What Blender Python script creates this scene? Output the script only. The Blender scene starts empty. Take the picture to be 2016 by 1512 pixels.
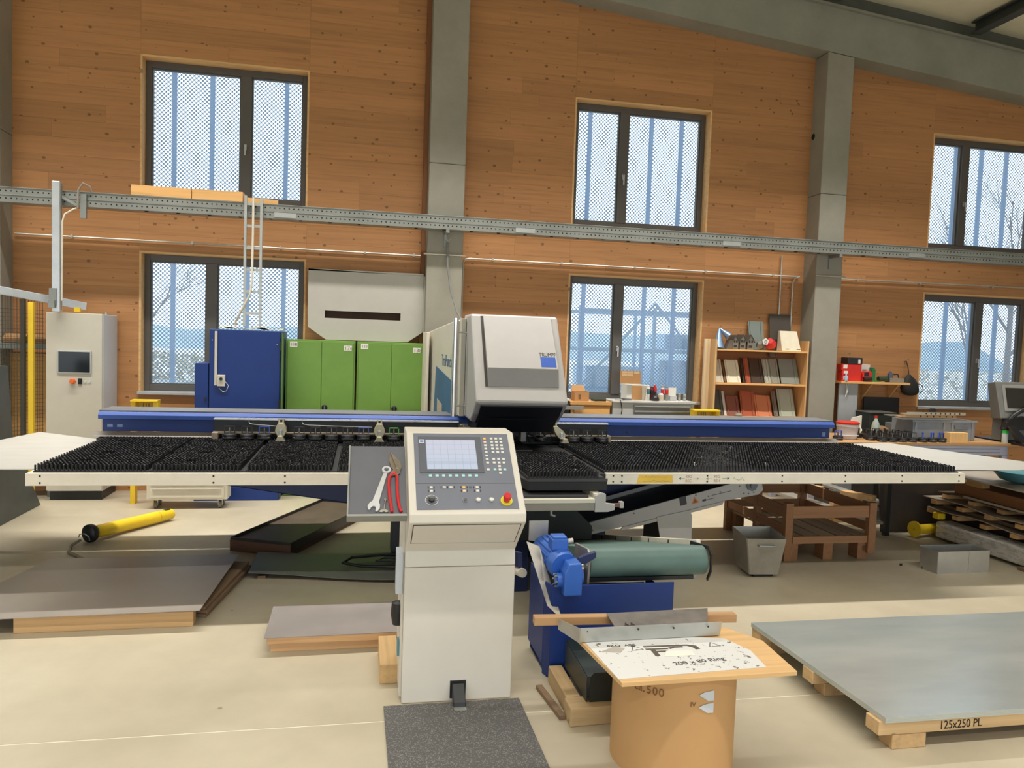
import bpy, bmesh, math, random
from mathutils import Vector, Matrix
random.seed(7)
scene = bpy.context.scene
COL = scene.collection

# ------------------------------------------------------------------ camera
def make_camera():
    pitch, roll, yaw = 0.0583, 0.0348, 0.1954
    fw = Vector((math.sin(yaw)*math.cos(pitch), math.cos(yaw)*math.cos(pitch), -math.sin(pitch)))
    rt = Vector((math.cos(yaw), -math.sin(yaw), 0))
    dn = fw.cross(rt)
    r2 = rt*math.cos(roll) - dn*math.sin(roll)
    d2 = rt*math.sin(roll) + dn*math.cos(roll)
    cam = bpy.data.cameras.new('camera')
    cam.sensor_width = 36.0
    cam.lens = 36.0*1495.85/2016
    cam.clip_start, cam.clip_end = 0.05, 400
    ob = bpy.data.objects.new('camera', cam)
    COL.objects.link(ob)
    m = Matrix((r2, -d2, -fw)).transposed().to_4x4()
    m.translation = (0, 0, 1.95)
    ob.matrix_world = m
    scene.camera = ob
make_camera()

# ------------------------------------------------------------------ sky and lamps
world = bpy.data.worlds.new('overcast_sky')
scene.world = world
world.use_nodes = True
bg = world.node_tree.nodes['Background']
bg.inputs[0].default_value = (0.86, 0.94, 1.0, 1)
bg.inputs[1].default_value = 2.1
scene.view_settings.view_transform = 'Standard'
scene.view_settings.look = 'None'
scene.view_settings.exposure = 0.12
scene.view_settings.gamma = 1.0
scene.view_settings.use_curve_mapping = False
scene.cycles.max_bounces = 8
scene.cycles.transparent_max_bounces = 16
scene.cycles.sample_clamp_indirect = 6.0

def lamp_row(name, y, z, x0, x1, power, spread):
    """one row of linear hall luminaires, running parallel to the window wall"""
    li = bpy.data.lights.new(name, 'AREA')
    li.shape = 'RECTANGLE'
    li.size, li.size_y = x1-x0, 0.16
    li.energy = power
    li.color = (1.0, 0.96, 0.895)
    li.spread = math.radians(spread)
    ob = bpy.data.objects.new(name, li)
    ob.location = ((x0+x1)/2, y, z)
    ob.rotation_euler = (0, 0, 0)
    COL.objects.link(ob)
LAMP_ROWS = [(7.5, 6.0, -7.0, 8.0, 395, 98), (1.6, 6.0, -7.0, 8.0, 230, 120), (-3.4, 6.0, -7.0, 8.0, 350, 120)]
for _y, _z, _a, _b, _p, _s in LAMP_ROWS:
    lamp_row('hall_lamp_row', _y, _z, _a, _b, _p, _s)

# ------------------------------------------------------------------ mesh helpers
class MB:
    def __init__(s): s.v, s.f, s.m, s.cur = [], [], [], 0
    def mat(s, i): s.cur = i; return s
    def _add(s, vs, fs):
        b = len(s.v)
        s.v += [tuple(v) for v in vs]
        s.f += [tuple(b+i for i in f) for f in fs]
        s.m += [s.cur]*len(fs)
        return s
    def box(s, x0, x1, y0, y1, z0, z1):
        vs = [(x, y, z) for z in (z0, z1) for y in (y0, y1) for x in (x0, x1)]
        return s._add(vs, [(0,2,3,1),(4,5,7,6),(0,1,5,4),(1,3,7,5),(3,2,6,7),(2,0,4,6)])
    def obox(s, c, size, rot=None):
        rot = rot or Matrix.Identity(3)
        c = Vector(c)
        hx, hy, hz = size[0]/2, size[1]/2, size[2]/2
        vs = [c + rot @ Vector((x, y, z)) for z in (-hz, hz) for y in (-hy, hy) for x in (-hx, hx)]
        return s._add(vs, [(0,2,3,1),(4,5,7,6),(0,1,5,4),(1,3,7,5),(3,2,6,7),(2,0,4,6)])
    def bar(s, a, b, w, h):
        """rectangular bar from a to b, w across (horizontal), h up"""
        a, b = Vector(a), Vector(b)
        d = (b-a); L = d.length; d.normalize()
        up = Vector((0,0,1)) if abs(d.z) < .95 else Vector((0,1,0))
        sx = d.cross(up).normalized(); uz = sx.cross(d).normalized()
        rot = Matrix((d, sx, uz)).transposed()
        return s.obox((a+b)/2, (L, w, h), rot)
    def prism(s, poly, axis, a, b):
        def p(u, v, t):
            return (t,u,v) if axis == 'x' else (u,t,v) if axis == 'y' else (u,v,t)
        n = len(poly)
        vs = [p(u, v, a) for u, v in poly] + [p(u, v, b) for u, v in poly]
        fs = [tuple(range(n)), tuple(range(2*n-1, n-1, -1))]
        fs += [(i, (i+1) % n, n+(i+1) % n, n+i) for i in range(n)]
        return s._add(vs, fs)
    def hexa(s, pts):
        """8 points: bottom ring then top ring"""
        return s._add(pts, [(3,2,1,0),(4,5,6,7),(0,1,5,4),(1,2,6,5),(2,3,7,6),(3,0,4,7)])
    def cyl(s, a, b, r, r2=None, n=16, cap=True):
        a, b = Vector(a), Vector(b)
        r2 = r if r2 is None else r2
        d = (b-a).normalized()
        t = Vector((1,0,0)) if abs(d.x) < .9 else Vector((0,1,0))
        e1 = d.cross(t).normalized(); e2 = d.cross(e1)
        vs = []
        for c, rr in ((a, r), (b, r2)):
            vs += [c + (e1*math.cos(2*math.pi*i/n) + e2*math.sin(2*math.pi*i/n))*rr for i in range(n)]
        fs = [(i, (i+1) % n, n+(i+1) % n, n+i) for i in range(n)]
        if cap: fs += [tuple(range(n-1, -1, -1)), tuple(range(n, 2*n))]
        return s._add(vs, fs)
    def pipe(s, a, b, ro, ri, n=24):
        """hollow cylinder"""
        a, b = Vector(a), Vector(b)
        d = (b-a).normalized()
        t = Vector((1,0,0)) if abs(d.x) < .9 else Vector((0,1,0))
        e1 = d.cross(t).normalized(); e2 = d.cross(e1)
        vs = []
        for c, rr in ((a, ro), (b, ro), (b, ri), (a, ri)):
            vs += [c + (e1*math.cos(2*math.pi*i/n) + e2*math.sin(2*math.pi*i/n))*rr for i in range(n)]
        fs = []
        for k in range(4):
            o, q = k*n, ((k+1) % 4)*n
            fs += [(o+i, o+(i+1) % n, q+(i+1) % n, q+i) for i in range(n)]
        return s._add(vs, fs)
    def tube(s, pts, r, n=8):
        pts = [Vector(p) for p in pts]
        vs, fs = [], []
        e1 = None
        for k, p in enumerate(pts):
            d = (pts[min(k+1, len(pts)-1)] - pts[max(k-1, 0)]).normalized()
            if e1 is None:
                t = Vector((0,0,1)) if abs(d.z) < .9 else Vector((1,0,0))
                e1 = d.cross(t).normalized()
            e1 = (e1 - d*e1.dot(d)).normalized()
            e2 = d.cross(e1)
            vs += [p + (e1*math.cos(2*math.pi*i/n) + e2*math.sin(2*math.pi*i/n))*r for i in range(n)]
        for k in range(len(pts)-1):
            fs += [(k*n+i, k*n+(i+1) % n, (k+1)*n+(i+1) % n, (k+1)*n+i) for i in range(n)]
        m = (len(pts)-1)*n
        fs += [tuple(range(n-1, -1, -1)), tuple(range(m, m+n))]
        return s._add(vs, fs)
    def lathe(s, prof, c, n=20, axis='z'):
        c = Vector(c)
        vs, fs = [], []
        for r, h in prof:
            for i in range(n):
                a = 2*math.pi*i/n
                o = (r*math.cos(a), r*math.sin(a), h) if axis == 'z' else (h, r*math.cos(a), r*math.sin(a)) if axis == 'x' else (r*math.cos(a), h, r*math.sin(a))
                vs.append(c + Vector(o))
        for k in range(len(prof)-1):
            fs += [(k*n+i, k*n+(i+1) % n, (k+1)*n+(i+1) % n, (k+1)*n+i) for i in range(n)]
        m = (len(prof)-1)*n
        fs += [tuple(range(n-1, -1, -1)), tuple(range(m, m+n))]
        return s._add(vs, fs)
    def slab(s, fr, poly, w0, w1):
        """polygon in a frame's (u,v) plane, from offset w0 to w1 along its normal"""
        n = len(poly)
        vs = [fr.pt(u, v, w0) for u, v in poly] + [fr.pt(u, v, w1) for u, v in poly]
        fs = [tuple(range(n-1, -1, -1)), tuple(range(n, 2*n))]
        fs += [(i, (i+1) % n, n+(i+1) % n, n+i) for i in range(n)]
        return s._add(vs, fs)
    def rect(s, fr, u0, u1, v0, v1, w0, w1):
        return s.slab(fr, [(u0, v0), (u1, v0), (u1, v1), (u0, v1)], w0, w1)

class Frame:
    def __init__(s, o, ex, ey):
        s.o = Vector(o); s.ex = Vector(ex).normalized(); s.ey = Vector(ey).normalized(); s.n = s.ex.cross(s.ey)
    def pt(s, u, v, w=0): return s.o + s.ex*u + s.ey*v + s.n*w
    def mat(s, u, v, w=0):
        m = Matrix((s.ex, s.ey, s.n)).transposed().to_4x4(); m.translation = s.pt(u, v, w); return m

OFF = {}
def props(o, label=None, cat=None, group=None, kind=None):
    if label: o['label'] = label
    if cat: o['category'] = cat
    if group: o['group'] = group
    if kind: o['kind'] = kind
    return o
def T(name, label, cat, loc=(0,0,0), group=None, rz=0.0, kind=None):
    """a thing: an Empty at its base that parents its parts"""
    o = bpy.data.objects.new(name, None)
    o.empty_display_size = .1
    o.location = loc; o.rotation_euler = (0, 0, rz)
    COL.objects.link(o)
    OFF[o.name] = Vector(loc)
    return props(o, label, cat, group, kind)
def mesh_from(name, mb, off, smooth, mats):
    me = bpy.data.meshes.new(name)
    me.from_pydata([(x-off.x, y-off.y, z-off.z) for x, y, z in mb.v], [], mb.f)
    bm = bmesh.new(); bm.from_mesh(me)
    bmesh.ops.recalc_face_normals(bm, faces=bm.faces)
    bm.to_mesh(me); bm.free()
    for m in mats: me.materials.append(m)
    if len(mats) > 1:
        for p, i in zip(me.polygons, mb.m): p.material_index = i
    if smooth:
        for p in me.polygons: p.use_smooth = True
        me.set_sharp_from_angle(angle=math.radians(38))
    return me
def O(name, mb, mats, parent=None, label=None, cat=None, group=None, kind=None, bev=0, smooth=False):
    """one mesh object; world coordinates in mb"""
    if not isinstance(mats, (list, tuple)): mats = [mats]
    if parent is not None:
        off = OFF[parent.name]
    else:
        xs, ys, zs = zip(*mb.v)
        off = Vector(((min(xs)+max(xs))/2, (min(ys)+max(ys))/2, min(zs)))
    me = mesh_from(name, mb, off, smooth, mats)
    ob = bpy.data.objects.new(name, me)
    COL.objects.link(ob)
    if parent is not None: ob.parent = parent
    else: ob.location = off
    OFF[ob.name] = off
    if bev:
        b = ob.modifiers.new('edge', 'BEVEL'); b.width = bev; b.segments = 2; b.limit_method = 'ANGLE'; b.angle_limit = math.radians(40)
        b.harden_normals = False
    return props(ob, label, cat, group, kind)
def text(body, fr_mat, size, mat, parent, name='lettering', width=None, align='LEFT'):
    cu = bpy.data.curves.new(name, 'FONT')
    cu.body = body; cu.size = size; cu.extrude = 0.0006; cu.align_x = align
    cu.materials.append(mat)
    ob = bpy.data.objects.new(name, cu)
    COL.objects.link(ob)
    m = fr_mat.copy()
    if width:
        bpy.context.view_layer.update()
        w = ob.dimensions.x
        if w > 0: m = m @ Matrix.Diagonal((width/w, 1, 1, 1))
    if parent is not None:
        ob.parent = parent
        m = Matrix.Translation(-OFF[parent.name]) @ m
    ob.matrix_basis = m
    # letters become plain mesh
    bpy.context.view_layer.update()
    me = bpy.data.meshes.new_from_object(ob.evaluated_get(bpy.context.evaluated_depsgraph_get()))
    mo_ = bpy.data.objects.new(name, me); COL.objects.link(mo_)
    mo_.parent = ob.parent; mo_.matrix_basis = ob.matrix_basis.copy()
    bpy.data.objects.remove(ob); bpy.data.curves.remove(cu)
    return mo_
def copy_tree(root, loc, rz, label=None):
    def rec(o, par):
        c = o.copy(); COL.objects.link(c)
        if par is not None: c.parent = par
        for ch in o.children: rec(ch, c)
        return c
    r = rec(root, None)
    r.location = loc; r.rotation_euler = (0, 0, rz)
    if label: r['label'] = label
    return r
def rot_z(a): return Matrix.Rotation(a, 3, 'Z')

# ------------------------------------------------------------------ materials
def lin(c):
    out = []
    for x in c:
        x /= 255.0
        out.append(x/12.92 if x <= .04045 else ((x+.055)/1.055)**2.4)
    return (*out, 1)
class NT:
    def __init__(s, name):
        s.m = bpy.data.materials.new(name); s.m.use_nodes = True
        s.t = s.m.node_tree; s.b = s.t.nodes['Principled BSDF']; s.out = s.t.nodes['Material Output']
    def n(s, typ, **kw):
        nd = s.t.nodes.new(typ)
        for k, v in kw.items():
            if k.startswith('_'): setattr(nd, k[1:], v)
            else: nd.inputs[k.replace('__', ' ')].default_value = v
        return nd
    def l(s, a, b): s.t.links.new(a, b)
    def math(s, op, a, b=None, c=None):
        nd = s.t.nodes.new('ShaderNodeMath'); nd.operation = op
        for i, x in enumerate((a, b, c)):
            if x is None: continue
            if isinstance(x, (int, float)): nd.inputs[i].default_value = x
            else: s.l(x, nd.inputs[i])
        return nd.outputs[0]
    def mix(s, fac, a, b, blend='MIX'):
        nd = s.t.nodes.new('ShaderNodeMix'); nd.data_type = 'RGBA'; nd.blend_type = blend
        for i, x in ((0, fac), (6, a), (7, b)):
            if isinstance(x, (int, float)): nd.inputs[i].default_value = x
            elif isinstance(x, tuple): nd.inputs[i].default_value = x
            else: s.l(x, nd.inputs[i])
        return nd.outputs[2]
    def coord(s, scale=(1,1,1), which='Object'):
        tc = s.n('ShaderNodeTexCoord'); mp = s.n('ShaderNodeMapping')
        mp.inputs['Scale'].default_value = scale
        s.l(tc.outputs[which], mp.inputs[0]); return mp.outputs[0]
    def ramp(s, fac, stops):
        r = s.n('ShaderNodeValToRGB'); cr = r.color_ramp
        while len(cr.elements) < len(stops): cr.elements.new(.5)
        for e, (p, c) in zip(cr.elements, stops): e.position = p; e.color = c
        s.l(fac, r.inputs[0]); return r.outputs[0]
    def bump(s, h, strength=.2, dist=.01):
        b = s.n('ShaderNodeBump'); b.inputs['Strength'].default_value = strength; b.inputs['Distance'].default_value = dist
        s.l(h, b.inputs['Height']); s.l(b.outputs[0], s.b.inputs['Normal'])
_MATS = {}
def scale_c(c, k): return (min(1, c[0]*k), min(1, c[1]*k), min(1, c[2]*k), 1)
def pm(name, rgb, rough=.5, metal=0.0, var=.12, vs=4.0, bump=0.0, stretch=(1,1,1), spec=.5):
    """painted / plain surface: base colour with mild cloudy wear"""
    if name in _MATS: return _MATS[name]
    t = NT(name); base = lin(rgb)
    nz = t.n('ShaderNodeTexNoise', Scale=vs, Detail=5.0, Roughness=.6)
    t.l(t.coord(stretch), nz.inputs['Vector'])
    t.l(t.ramp(nz.outputs[0], [(.3, scale_c(base, 1-var)), (.7, scale_c(base, 1+var))]), t.b.inputs['Base Color'])
    t.b.inputs['Roughness'].default_value = rough
    t.b.inputs['Metallic'].default_value = metal
    t.b.inputs['Specular IOR Level'].default_value = spec
    if bump: t.bump(nz.outputs[0], bump, .005)
    _MATS[name] = t.m
    return t.m
def wood(name, rgb, axis='x', knots=True, rough=.55, dark=.55, rand=.12, knot_scale=3.2, flat=False):
    """sawn spruce: grain stretched along one axis, knots, a tint of its own per board"""
    if name in _MATS: return _MATS[name]
    t = NT(name); base = lin(rgb)
    k = {'x': (.35, 9, 9), 'y': (9, .35, 9), 'z': (9, 9, .35)}[axis]
    nz = t.n('ShaderNodeTexNoise', Scale=3.0, Detail=7.0, Roughness=.62)
    info = t.n('ShaderNodeObjectInfo')
    tc = t.n('ShaderNodeTexCoord')
    off = t.n('ShaderNodeVectorMath', _operation='ADD')
    sc = t.n('ShaderNodeVectorMath', _operation='SCALE'); sc.inputs[0].default_value = (7.3, 3.1, 11.7)
    t.l(info.outputs['Random'], sc.inputs['Scale'])
    t.l(tc.outputs['Object'], off.inputs[0]); t.l(sc.outputs[0], off.inputs[1])
    mp = t.n('ShaderNodeMapping'); mp.inputs['Scale'].default_value = k
    t.l(off.outputs[0], mp.inputs[0]); t.l(mp.outputs[0], nz.inputs['Vector'])
    col = t.ramp(nz.outputs[0], [(.28, scale_c(base, .80)), (.5, base), (.75, scale_c(base, 1.13))])
    if knots:
        mk = t.n('ShaderNodeMapping')
        mk.inputs['Scale'].default_value = {'x': (.75, 1, 1), 'y': (1, .75, 1), 'z': (1, 1, .75)}[axis]
        t.l(off.outputs[0], mk.inputs[0])
        vo = t.n('ShaderNodeTexVoronoi', Scale=knot_scale)
        wob = t.n('ShaderNodeTexNoise', Scale=20.0, Detail=2.0)
        if flat:
            vo.voronoi_dimensions = '2D'
            sx = t.n('ShaderNodeSeparateXYZ'); cx = t.n('ShaderNodeCombineXYZ')
            t.l(mk.outputs[0], sx.inputs[0]); t.l(sx.outputs['X'], cx.inputs['X']); t.l(sx.outputs['Z'], cx.inputs['Y'])
            t.l(cx.outputs[0], vo.inputs['Vector'])
        else: t.l(mk.outputs[0], vo.inputs['Vector'])
        t.l(off.outputs[0], wob.inputs['Vector'])
        d = t.math('ADD', vo.outputs['Distance'], t.math('MULTIPLY', wob.outputs[0], .06))
        # only some cells carry a knot, of varying size
        sel = t.n('ShaderNodeSeparateColor'); t.l(vo.outputs['Color'], sel.inputs[0])
        lim = t.math('MULTIPLY_ADD', sel.outputs[0], .10, .03)
        kn = t.math('SMOOTH_MIN', t.math('MULTIPLY', t.math('SUBTRACT', lim, d), 40), 1.0, .2)
        kn = t.math('MAXIMUM', kn, 0.0)
        col = t.mix(t.math('MULTIPLY', kn, .7), col, scale_c(base, dark*.45))
    if rand:
        v = t.math('MULTIPLY_ADD', info.outputs['Random'], rand*2, 1-rand)
        hs = t.n('ShaderNodeHueSaturation'); t.l(v, hs.inputs['Value']); t.l(col, hs.inputs['Color']); col = hs.outputs[0]
    t.l(col, t.b.inputs['Base Color'])
    t.b.inputs['Roughness'].default_value = rough
    t.bump(nz.outputs[0], .12, .004)
    _MATS[name] = t.m
    return t.m
def metal(name, rgb, rough=.35, var=.15, stretch=(1,1,1), vs=3.0, metallic=1.0):
    """bare or galvanised sheet"""
    if name in _MATS: return _MATS[name]
    t = NT(name); base = lin(rgb)
    nz = t.n('ShaderNodeTexNoise', Scale=vs, Detail=6.0, Roughness=.65)
    t.l(t.coord(stretch), nz.inputs['Vector'])
    t.l(t.ramp(nz.outputs[0], [(.3, scale_c(base, 1-var)), (.7, scale_c(base, 1+var))]), t.b.inputs['Base Color'])
    rr = t.math('MULTIPLY_ADD', nz.outputs[0], .25, rough-.12)
    t.l(rr, t.b.inputs['Roughness'])
    t.b.inputs['Metallic'].default_value = metallic
    _MATS[name] = t.m
    return t.m
def emit(name, rgb, strength):
    if name in _MATS: return _MATS[name]
    t = NT(name)
    t.b.inputs['Base Color'].default_value = lin(rgb)
    t.b.inputs['Emission Color'].default_value = lin(rgb)
    t.b.inputs['Emission Strength'].default_value = strength
    _MATS[name] = t.m
    return t.m
# ------------------------------------------------------------------ the hall
def floor_material():
    t = NT('polished_concrete')
    co = t.coord()
    big = t.n('ShaderNodeTexNoise', Scale=.55, Detail=5.0, Roughness=.6); t.l(co, big.inputs['Vector'])
    fine = t.n('ShaderNodeTexNoise', Scale=9.0, Detail=8.0, Roughness=.7); t.l(co, fine.inputs['Vector'])
    spot = t.n('ShaderNodeTexVoronoi', Scale=2.3); t.l(co, spot.inputs['Vector'])
    c = t.ramp(big.outputs[0], [(.3, lin((172, 162, 140))), (.55, lin((194, 184, 161))), (.75, lin((206, 197, 176)))])
    c = t.mix(t.math('MULTIPLY', fine.outputs[0], .16), c, lin((150, 135, 110)))
    sp = t.math('LESS_THAN', spot.outputs['Distance'], .028)
    c = t.mix(t.math('MULTIPLY', sp, .55), c, lin((95, 84, 70)))
    t.l(c, t.b.inputs['Base Color'])
    t.l(t.math('MULTIPLY_ADD', fine.outputs[0], .25, .30), t.b.inputs['Roughness'])
    t.bump(fine.outputs[0], .05, .002)
    return t.m
M_FLOOR = floor_material()
floor = T('floor', 'polished beige concrete hall floor cast in slabs', 'floor', (0, 0, 0), kind='structure')
for x0, x1 in ((-14, 16),):
    O('floor_slab', MB().box(x0, x1, -7, 3.776, -.25, 0), M_FLOOR, floor)
    O('floor_slab', MB().box(x0, x1, 3.786, 10.0, -.25, 0), M_FLOOR, floor)
O('expansion_joint', MB().box(-14, 16, 3.776, 3.786, -.25, -.0015), pm('joint_filler', (226, 220, 200), .8), floor)

M_WALL = wood('spruce_clt_board', (184, 131, 83), 'x', True, .65, rand=.09, knot_scale=5.4, flat=True)
M_REVEAL = wood('spruce_lining', (226, 180, 122), 'x', True, .55, rand=.05)
M_SIDEW = pm('plain_side_wall', (150, 140, 124), .8)
O('wall_left', MB().box(-14.2, -14.0, -7, 9.9, 0, 8.2), M_SIDEW, None, 'plain hall side wall added out of view to lower side light, fence side', 'wall', kind='structure')  # unseen wall, added to lower the light from this side
O('wall_right', MB().box(16.0, 16.2, -7, 9.9, 0, 6.2), M_SIDEW, None, 'plain hall side wall added out of view to lower side light, bench side', 'wall', kind='structure')  # unseen counterpart, added to keep sky light out on the bench side
O('wall_front', MB().box(-14.0, 16.0, -7.2, -7.0, 4.2, 8.2), M_SIDEW, None, 'plain hall wall added out of view behind the viewer to cut rear sky light', 'wall', kind='structure')  # unseen, added and left open below to cut part of the rear sky
O('trim_2', MB().box(.685, .738, 9.56, 9.648, 0, 6.45), wood('brown_edge_post', (140, 92, 56), 'z', False, .7), None, 'narrow brown wooden edge post beside the middle pillar', 'trim', kind='structure')
M_CORE = pm('spruce_core', (150, 100, 55), .8)
WIN_X = (-2.568, 2.636, 7.914); WIN_W = 1.848
WIN_Z = ((1.188, 2.816), (3.476, 5.07))
YW = 9.65
wall = T('wall_back', 'orange spruce board wall with six windows', 'wall', (0, YW, 0), kind='structure')
core = MB()
bays = ((-3.93, .74), (1.18, 5.98), (6.38, 11.2))
levels = [0, WIN_Z[0][0], WIN_Z[0][1], WIN_Z[1][0], WIN_Z[1][1], 7.1]
def rows(a, b, h):
    n = max(1, round((b-a)/h)); return [(a+(b-a)*i/n, a+(b-a)*(i+1)/n) for i in range(n)]
for (b0, b1), wx in zip(bays, WIN_X):
    r0, r1 = wx-.02, wx+WIN_W+.02
    core.box(b0-.5, r0, YW+.022, YW+.3, 0, 7.2)
    core.box(r1, b1+.5, YW+.022, YW+.3, 0, 7.2)
    for i in (0, 2, 4): core.box(r0, r1, YW+.022, YW+.3, levels[i]+(.022 if i else 0), levels[i+1]-.02 if i < 4 else 7.2)
    for i in range(5):
        for z0, z1 in rows(levels[i], levels[i+1], .205):
            segs = [(b0, r0), (r1, b1)] if i in (1, 3) else [(b0, r0), (r0, r1), (r1, b1)]
            for s0, s1 in segs:
                # the boards are finger-jointed: break the long ones at odd places
                cuts = [s0]
                if s1-s0 > 1.3 and random.random() < .45: cuts.append(s0+(s1-s0)*random.uniform(.25, .75))
                cuts.append(s1)
                for c0, c1 in zip(cuts, cuts[1:]):
                    d = random.uniform(0, .0015)
                    O('wall_board', MB().box(c0+.0006, c1-.0006, YW+d, YW+.022, z0+.0006, z1-.0006), M_WALL, wall)
O('wall_core', core, M_CORE, wall)

# windows
M_FRAME = pm('anthracite_window_frame', (92, 88, 84), .45, var=.05)
M_SILL = metal('window_sill_aluminium', (190, 192, 194), .4, metallic=.4)
def glass_material():
    t = NT('window_glass')
    tr = t.n('ShaderNodeBsdfTransparent', Color=(.95, .975, .97, 1))
    gl = t.n('ShaderNodeBsdfGlossy', Roughness=.02)
    fr = t.n('ShaderNodeFresnel', IOR=1.45)
    mx = t.n('ShaderNodeMixShader')
    geo = t.n('ShaderNodeNewGeometry')
    fac = t.math('MULTIPLY', fr.outputs[0], t.math('SUBTRACT', 1.0, geo.outputs['Backfacing']))
    t.l(fac, mx.inputs[0]); t.l(tr.outputs[0], mx.inputs[1]); t.l(gl.outputs[0], mx.inputs[2])
    t.l(mx.outputs[0], t.out.inputs[0])
    return t.m
M_GLASS = glass_material()
M_HANDLE = metal('brushed_handle', (200, 200, 200), .3)
MULL = {(0, 1): .61, (0, 0): .41, (1, 1): .38, (1, 0): .39, (2, 1): .35, (2, 0): .57}
NAMES = {0: 'lower', 1: 'upper'}
BAYN = {0: 'behind the blue cabinet', 1: 'behind the punching head', 2: 'beyond the concrete pillar'}
wi = 0
for b in range(3):
    for lv in range(2):
        wi += 1
        x0, x1 = WIN_X[b], WIN_X[b]+WIN_W
        z0, z1 = WIN_Z[lv]
        w = T('window_%d' % wi, '%s dark-framed two-pane window %s' % (NAMES[lv], ('in the ' + ('blue cabinet bay', 'middle bay', 'bay past the pillar')[b])), 'window', ((x0+x1)/2, 9.8, z0), kind='structure')
        rv = .022
        O('reveal', MB().box(x0-rv, x0, YW-.004, 9.9, z0-rv, z1+rv), M_REVEAL, w)
        O('reveal', MB().box(x1, x1+rv, YW-.004, 9.9, z0-rv, z1+rv), M_REVEAL, w)
        O('reveal', MB().box(x0, x1, YW-.004, 9.9, z1, z1+rv), M_REVEAL, w)
        fy0, fy1 = 9.79, 9.87
        fw_ = .062
        mx = x0+WIN_W*MULL[(b, lv)]
        fr = MB()
        fr.box(x0, x0+fw_, fy0, fy1, z0, z1).box(x1-fw_, x1, fy0, fy1, z0, z1)
        fr.box(x0+fw_, x1-fw_, fy0, fy1, z1-.075, z1).box(x0+fw_, x1-fw_, fy0, fy1, z0, z0+.075)
        O('frame', fr, M_FRAME, w, bev=.004)
        O('mullion', MB().box(mx-.062, mx+.062, fy0-.012, fy1, z0+.075, z1-.075), M_FRAME, w, bev=.004)
        for a, c in ((x0+fw_, mx-.062), (mx+.062, x1-fw_)):
            bead = MB()
            g = .016
            bead.box(a, a+g, fy0+.02, fy1-.01, z0+.075, z1-.075).box(c-g, c, fy0+.02, fy1-.01, z0+.075, z1-.075)
            bead.box(a+g, c-g, fy0+.02, fy1-.01, z0+.075, z0+.075+g).box(a+g, c-g, fy0+.02, fy1-.01, z1-.075-g, z1-.075)
            O('glazing_bead', bead, M_FRAME, w)
            O('pane', MB().box(a+g, c-g, 9.828, 9.834, z0+.075+g, z1-.075-g), M_GLASS, w)
        zh = z0+(z1-z0)*.42
        hd = MB().box(mx-.014, mx+.014, fy0-.022, fy0-.012, zh-.03, zh+.04)
        hd.cyl((mx, fy0-.02, zh+.02), (mx, fy0-.06, zh+.02), .009, n=10).obox((mx, fy0-.062, zh-.035), (.018, .014, .13))
        O('handle', hd, M_HANDLE, w, 'brushed metal window handle', bev=.003)
        if lv == 0:
            O('sill', MB().box(x0-.03, x1+.03, YW-.05, 9.8, z0-.035, z0), M_SILL, w, bev=.004)
        else:
            O('sill', MB().box(x0-rv, x1+rv, YW-.004, 9.8, z0-.022, z0), M_REVEAL, w)

# pillars, sloping roof beam, ceiling
def concrete(name, rgb):
    t = NT(name); base = lin(rgb)
    co = t.coord()
    a = t.n('ShaderNodeTexNoise', Scale=1.6, Detail=7.0, Roughness=.65); t.l(co, a.inputs['Vector'])
    p = t.n('ShaderNodeTexVoronoi', Scale=22.0); t.l(co, p.inputs['Vector'])
    c = t.ramp(a.outputs[0], [(.3, scale_c(base, .86)), (.7, scale_c(base, 1.1))])
    pores = t.math('LESS_THAN', p.outputs['Distance'], .07)
    t.l(t.mix(t.math('MULTIPLY', pores, .35), c, scale_c(base, .5)), t.b.inputs['Base Color'])
    t.b.inputs['Roughness'].default_value = .8
    t.bump(a.outputs[0], .1, .01)
    return t.m
M_CONC = concrete('precast_concrete', (154, 150, 137))
M_CONC2 = concrete('precast_beam_concrete', (150, 150, 138))
def beam_z(x): return 6.12-.097*(x-3.9)
for i, (px0, px1, lab) in enumerate(((-4.37, -3.93, 'grey concrete pillar at the fence corner'), (.74, 1.18, 'grey concrete pillar behind the punching machine'), (5.98, 6.37, 'grey concrete pillar between tile shelf and wall shelf'))):
    p = T('concrete_pillar', lab, 'pillar', ((px0+px1)/2, 9.5, 0), kind='structure')
    zt0, zt1 = beam_z(px0), beam_z(px1)
    O('lower_section', MB().box(px0, px1, 9.35, 9.72, 0, 4.05), M_CONC, p, bev=.012)
    O('upper_section', MB().hexa([(px0, 9.35, 4.053), (px1, 9.35, 4.053), (px1, 9.72, 4.053), (px0, 9.72, 4.053),
                                  (px0, 9.35, zt0-.006), (px1, 9.35, zt1-.006), (px1, 9.72, zt1-.006), (px0, 9.72, zt0-.006)]), M_CONC, p, bev=.012)
    if i == 2:
        O('cast_in_socket', MB().pipe((5.976, 9.60, 4.86), (5.99, 9.60, 4.86), .05, .042), M_CONC, p)
        O('socket_hole', MB().cyl((5.9765, 9.60, 4.86), (5.985, 9.60, 4.86), .042), pm('dark_hole', (30, 28, 25), .9), p)
bx0, bx1 = -5.5, 14.0
rb = MB().hexa([(bx0, 9.35, beam_z(bx0)), (bx1, 9.35, beam_z(bx1)), (bx1, 9.8, beam_z(bx1)), (bx0, 9.8, beam_z(bx0)),
                (bx0, 9.35, beam_z(bx0)+.6), (bx1, 9.35, beam_z(bx1)+.6), (bx1, 9.8, beam_z(bx1)+.6), (bx0, 9.8, beam_z(bx0)+.6)])
O('concrete_beam', rb, M_CONC2, None, 'grey precast concrete roof beam sloping along the top of the wall', 'beam', kind='structure')
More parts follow.
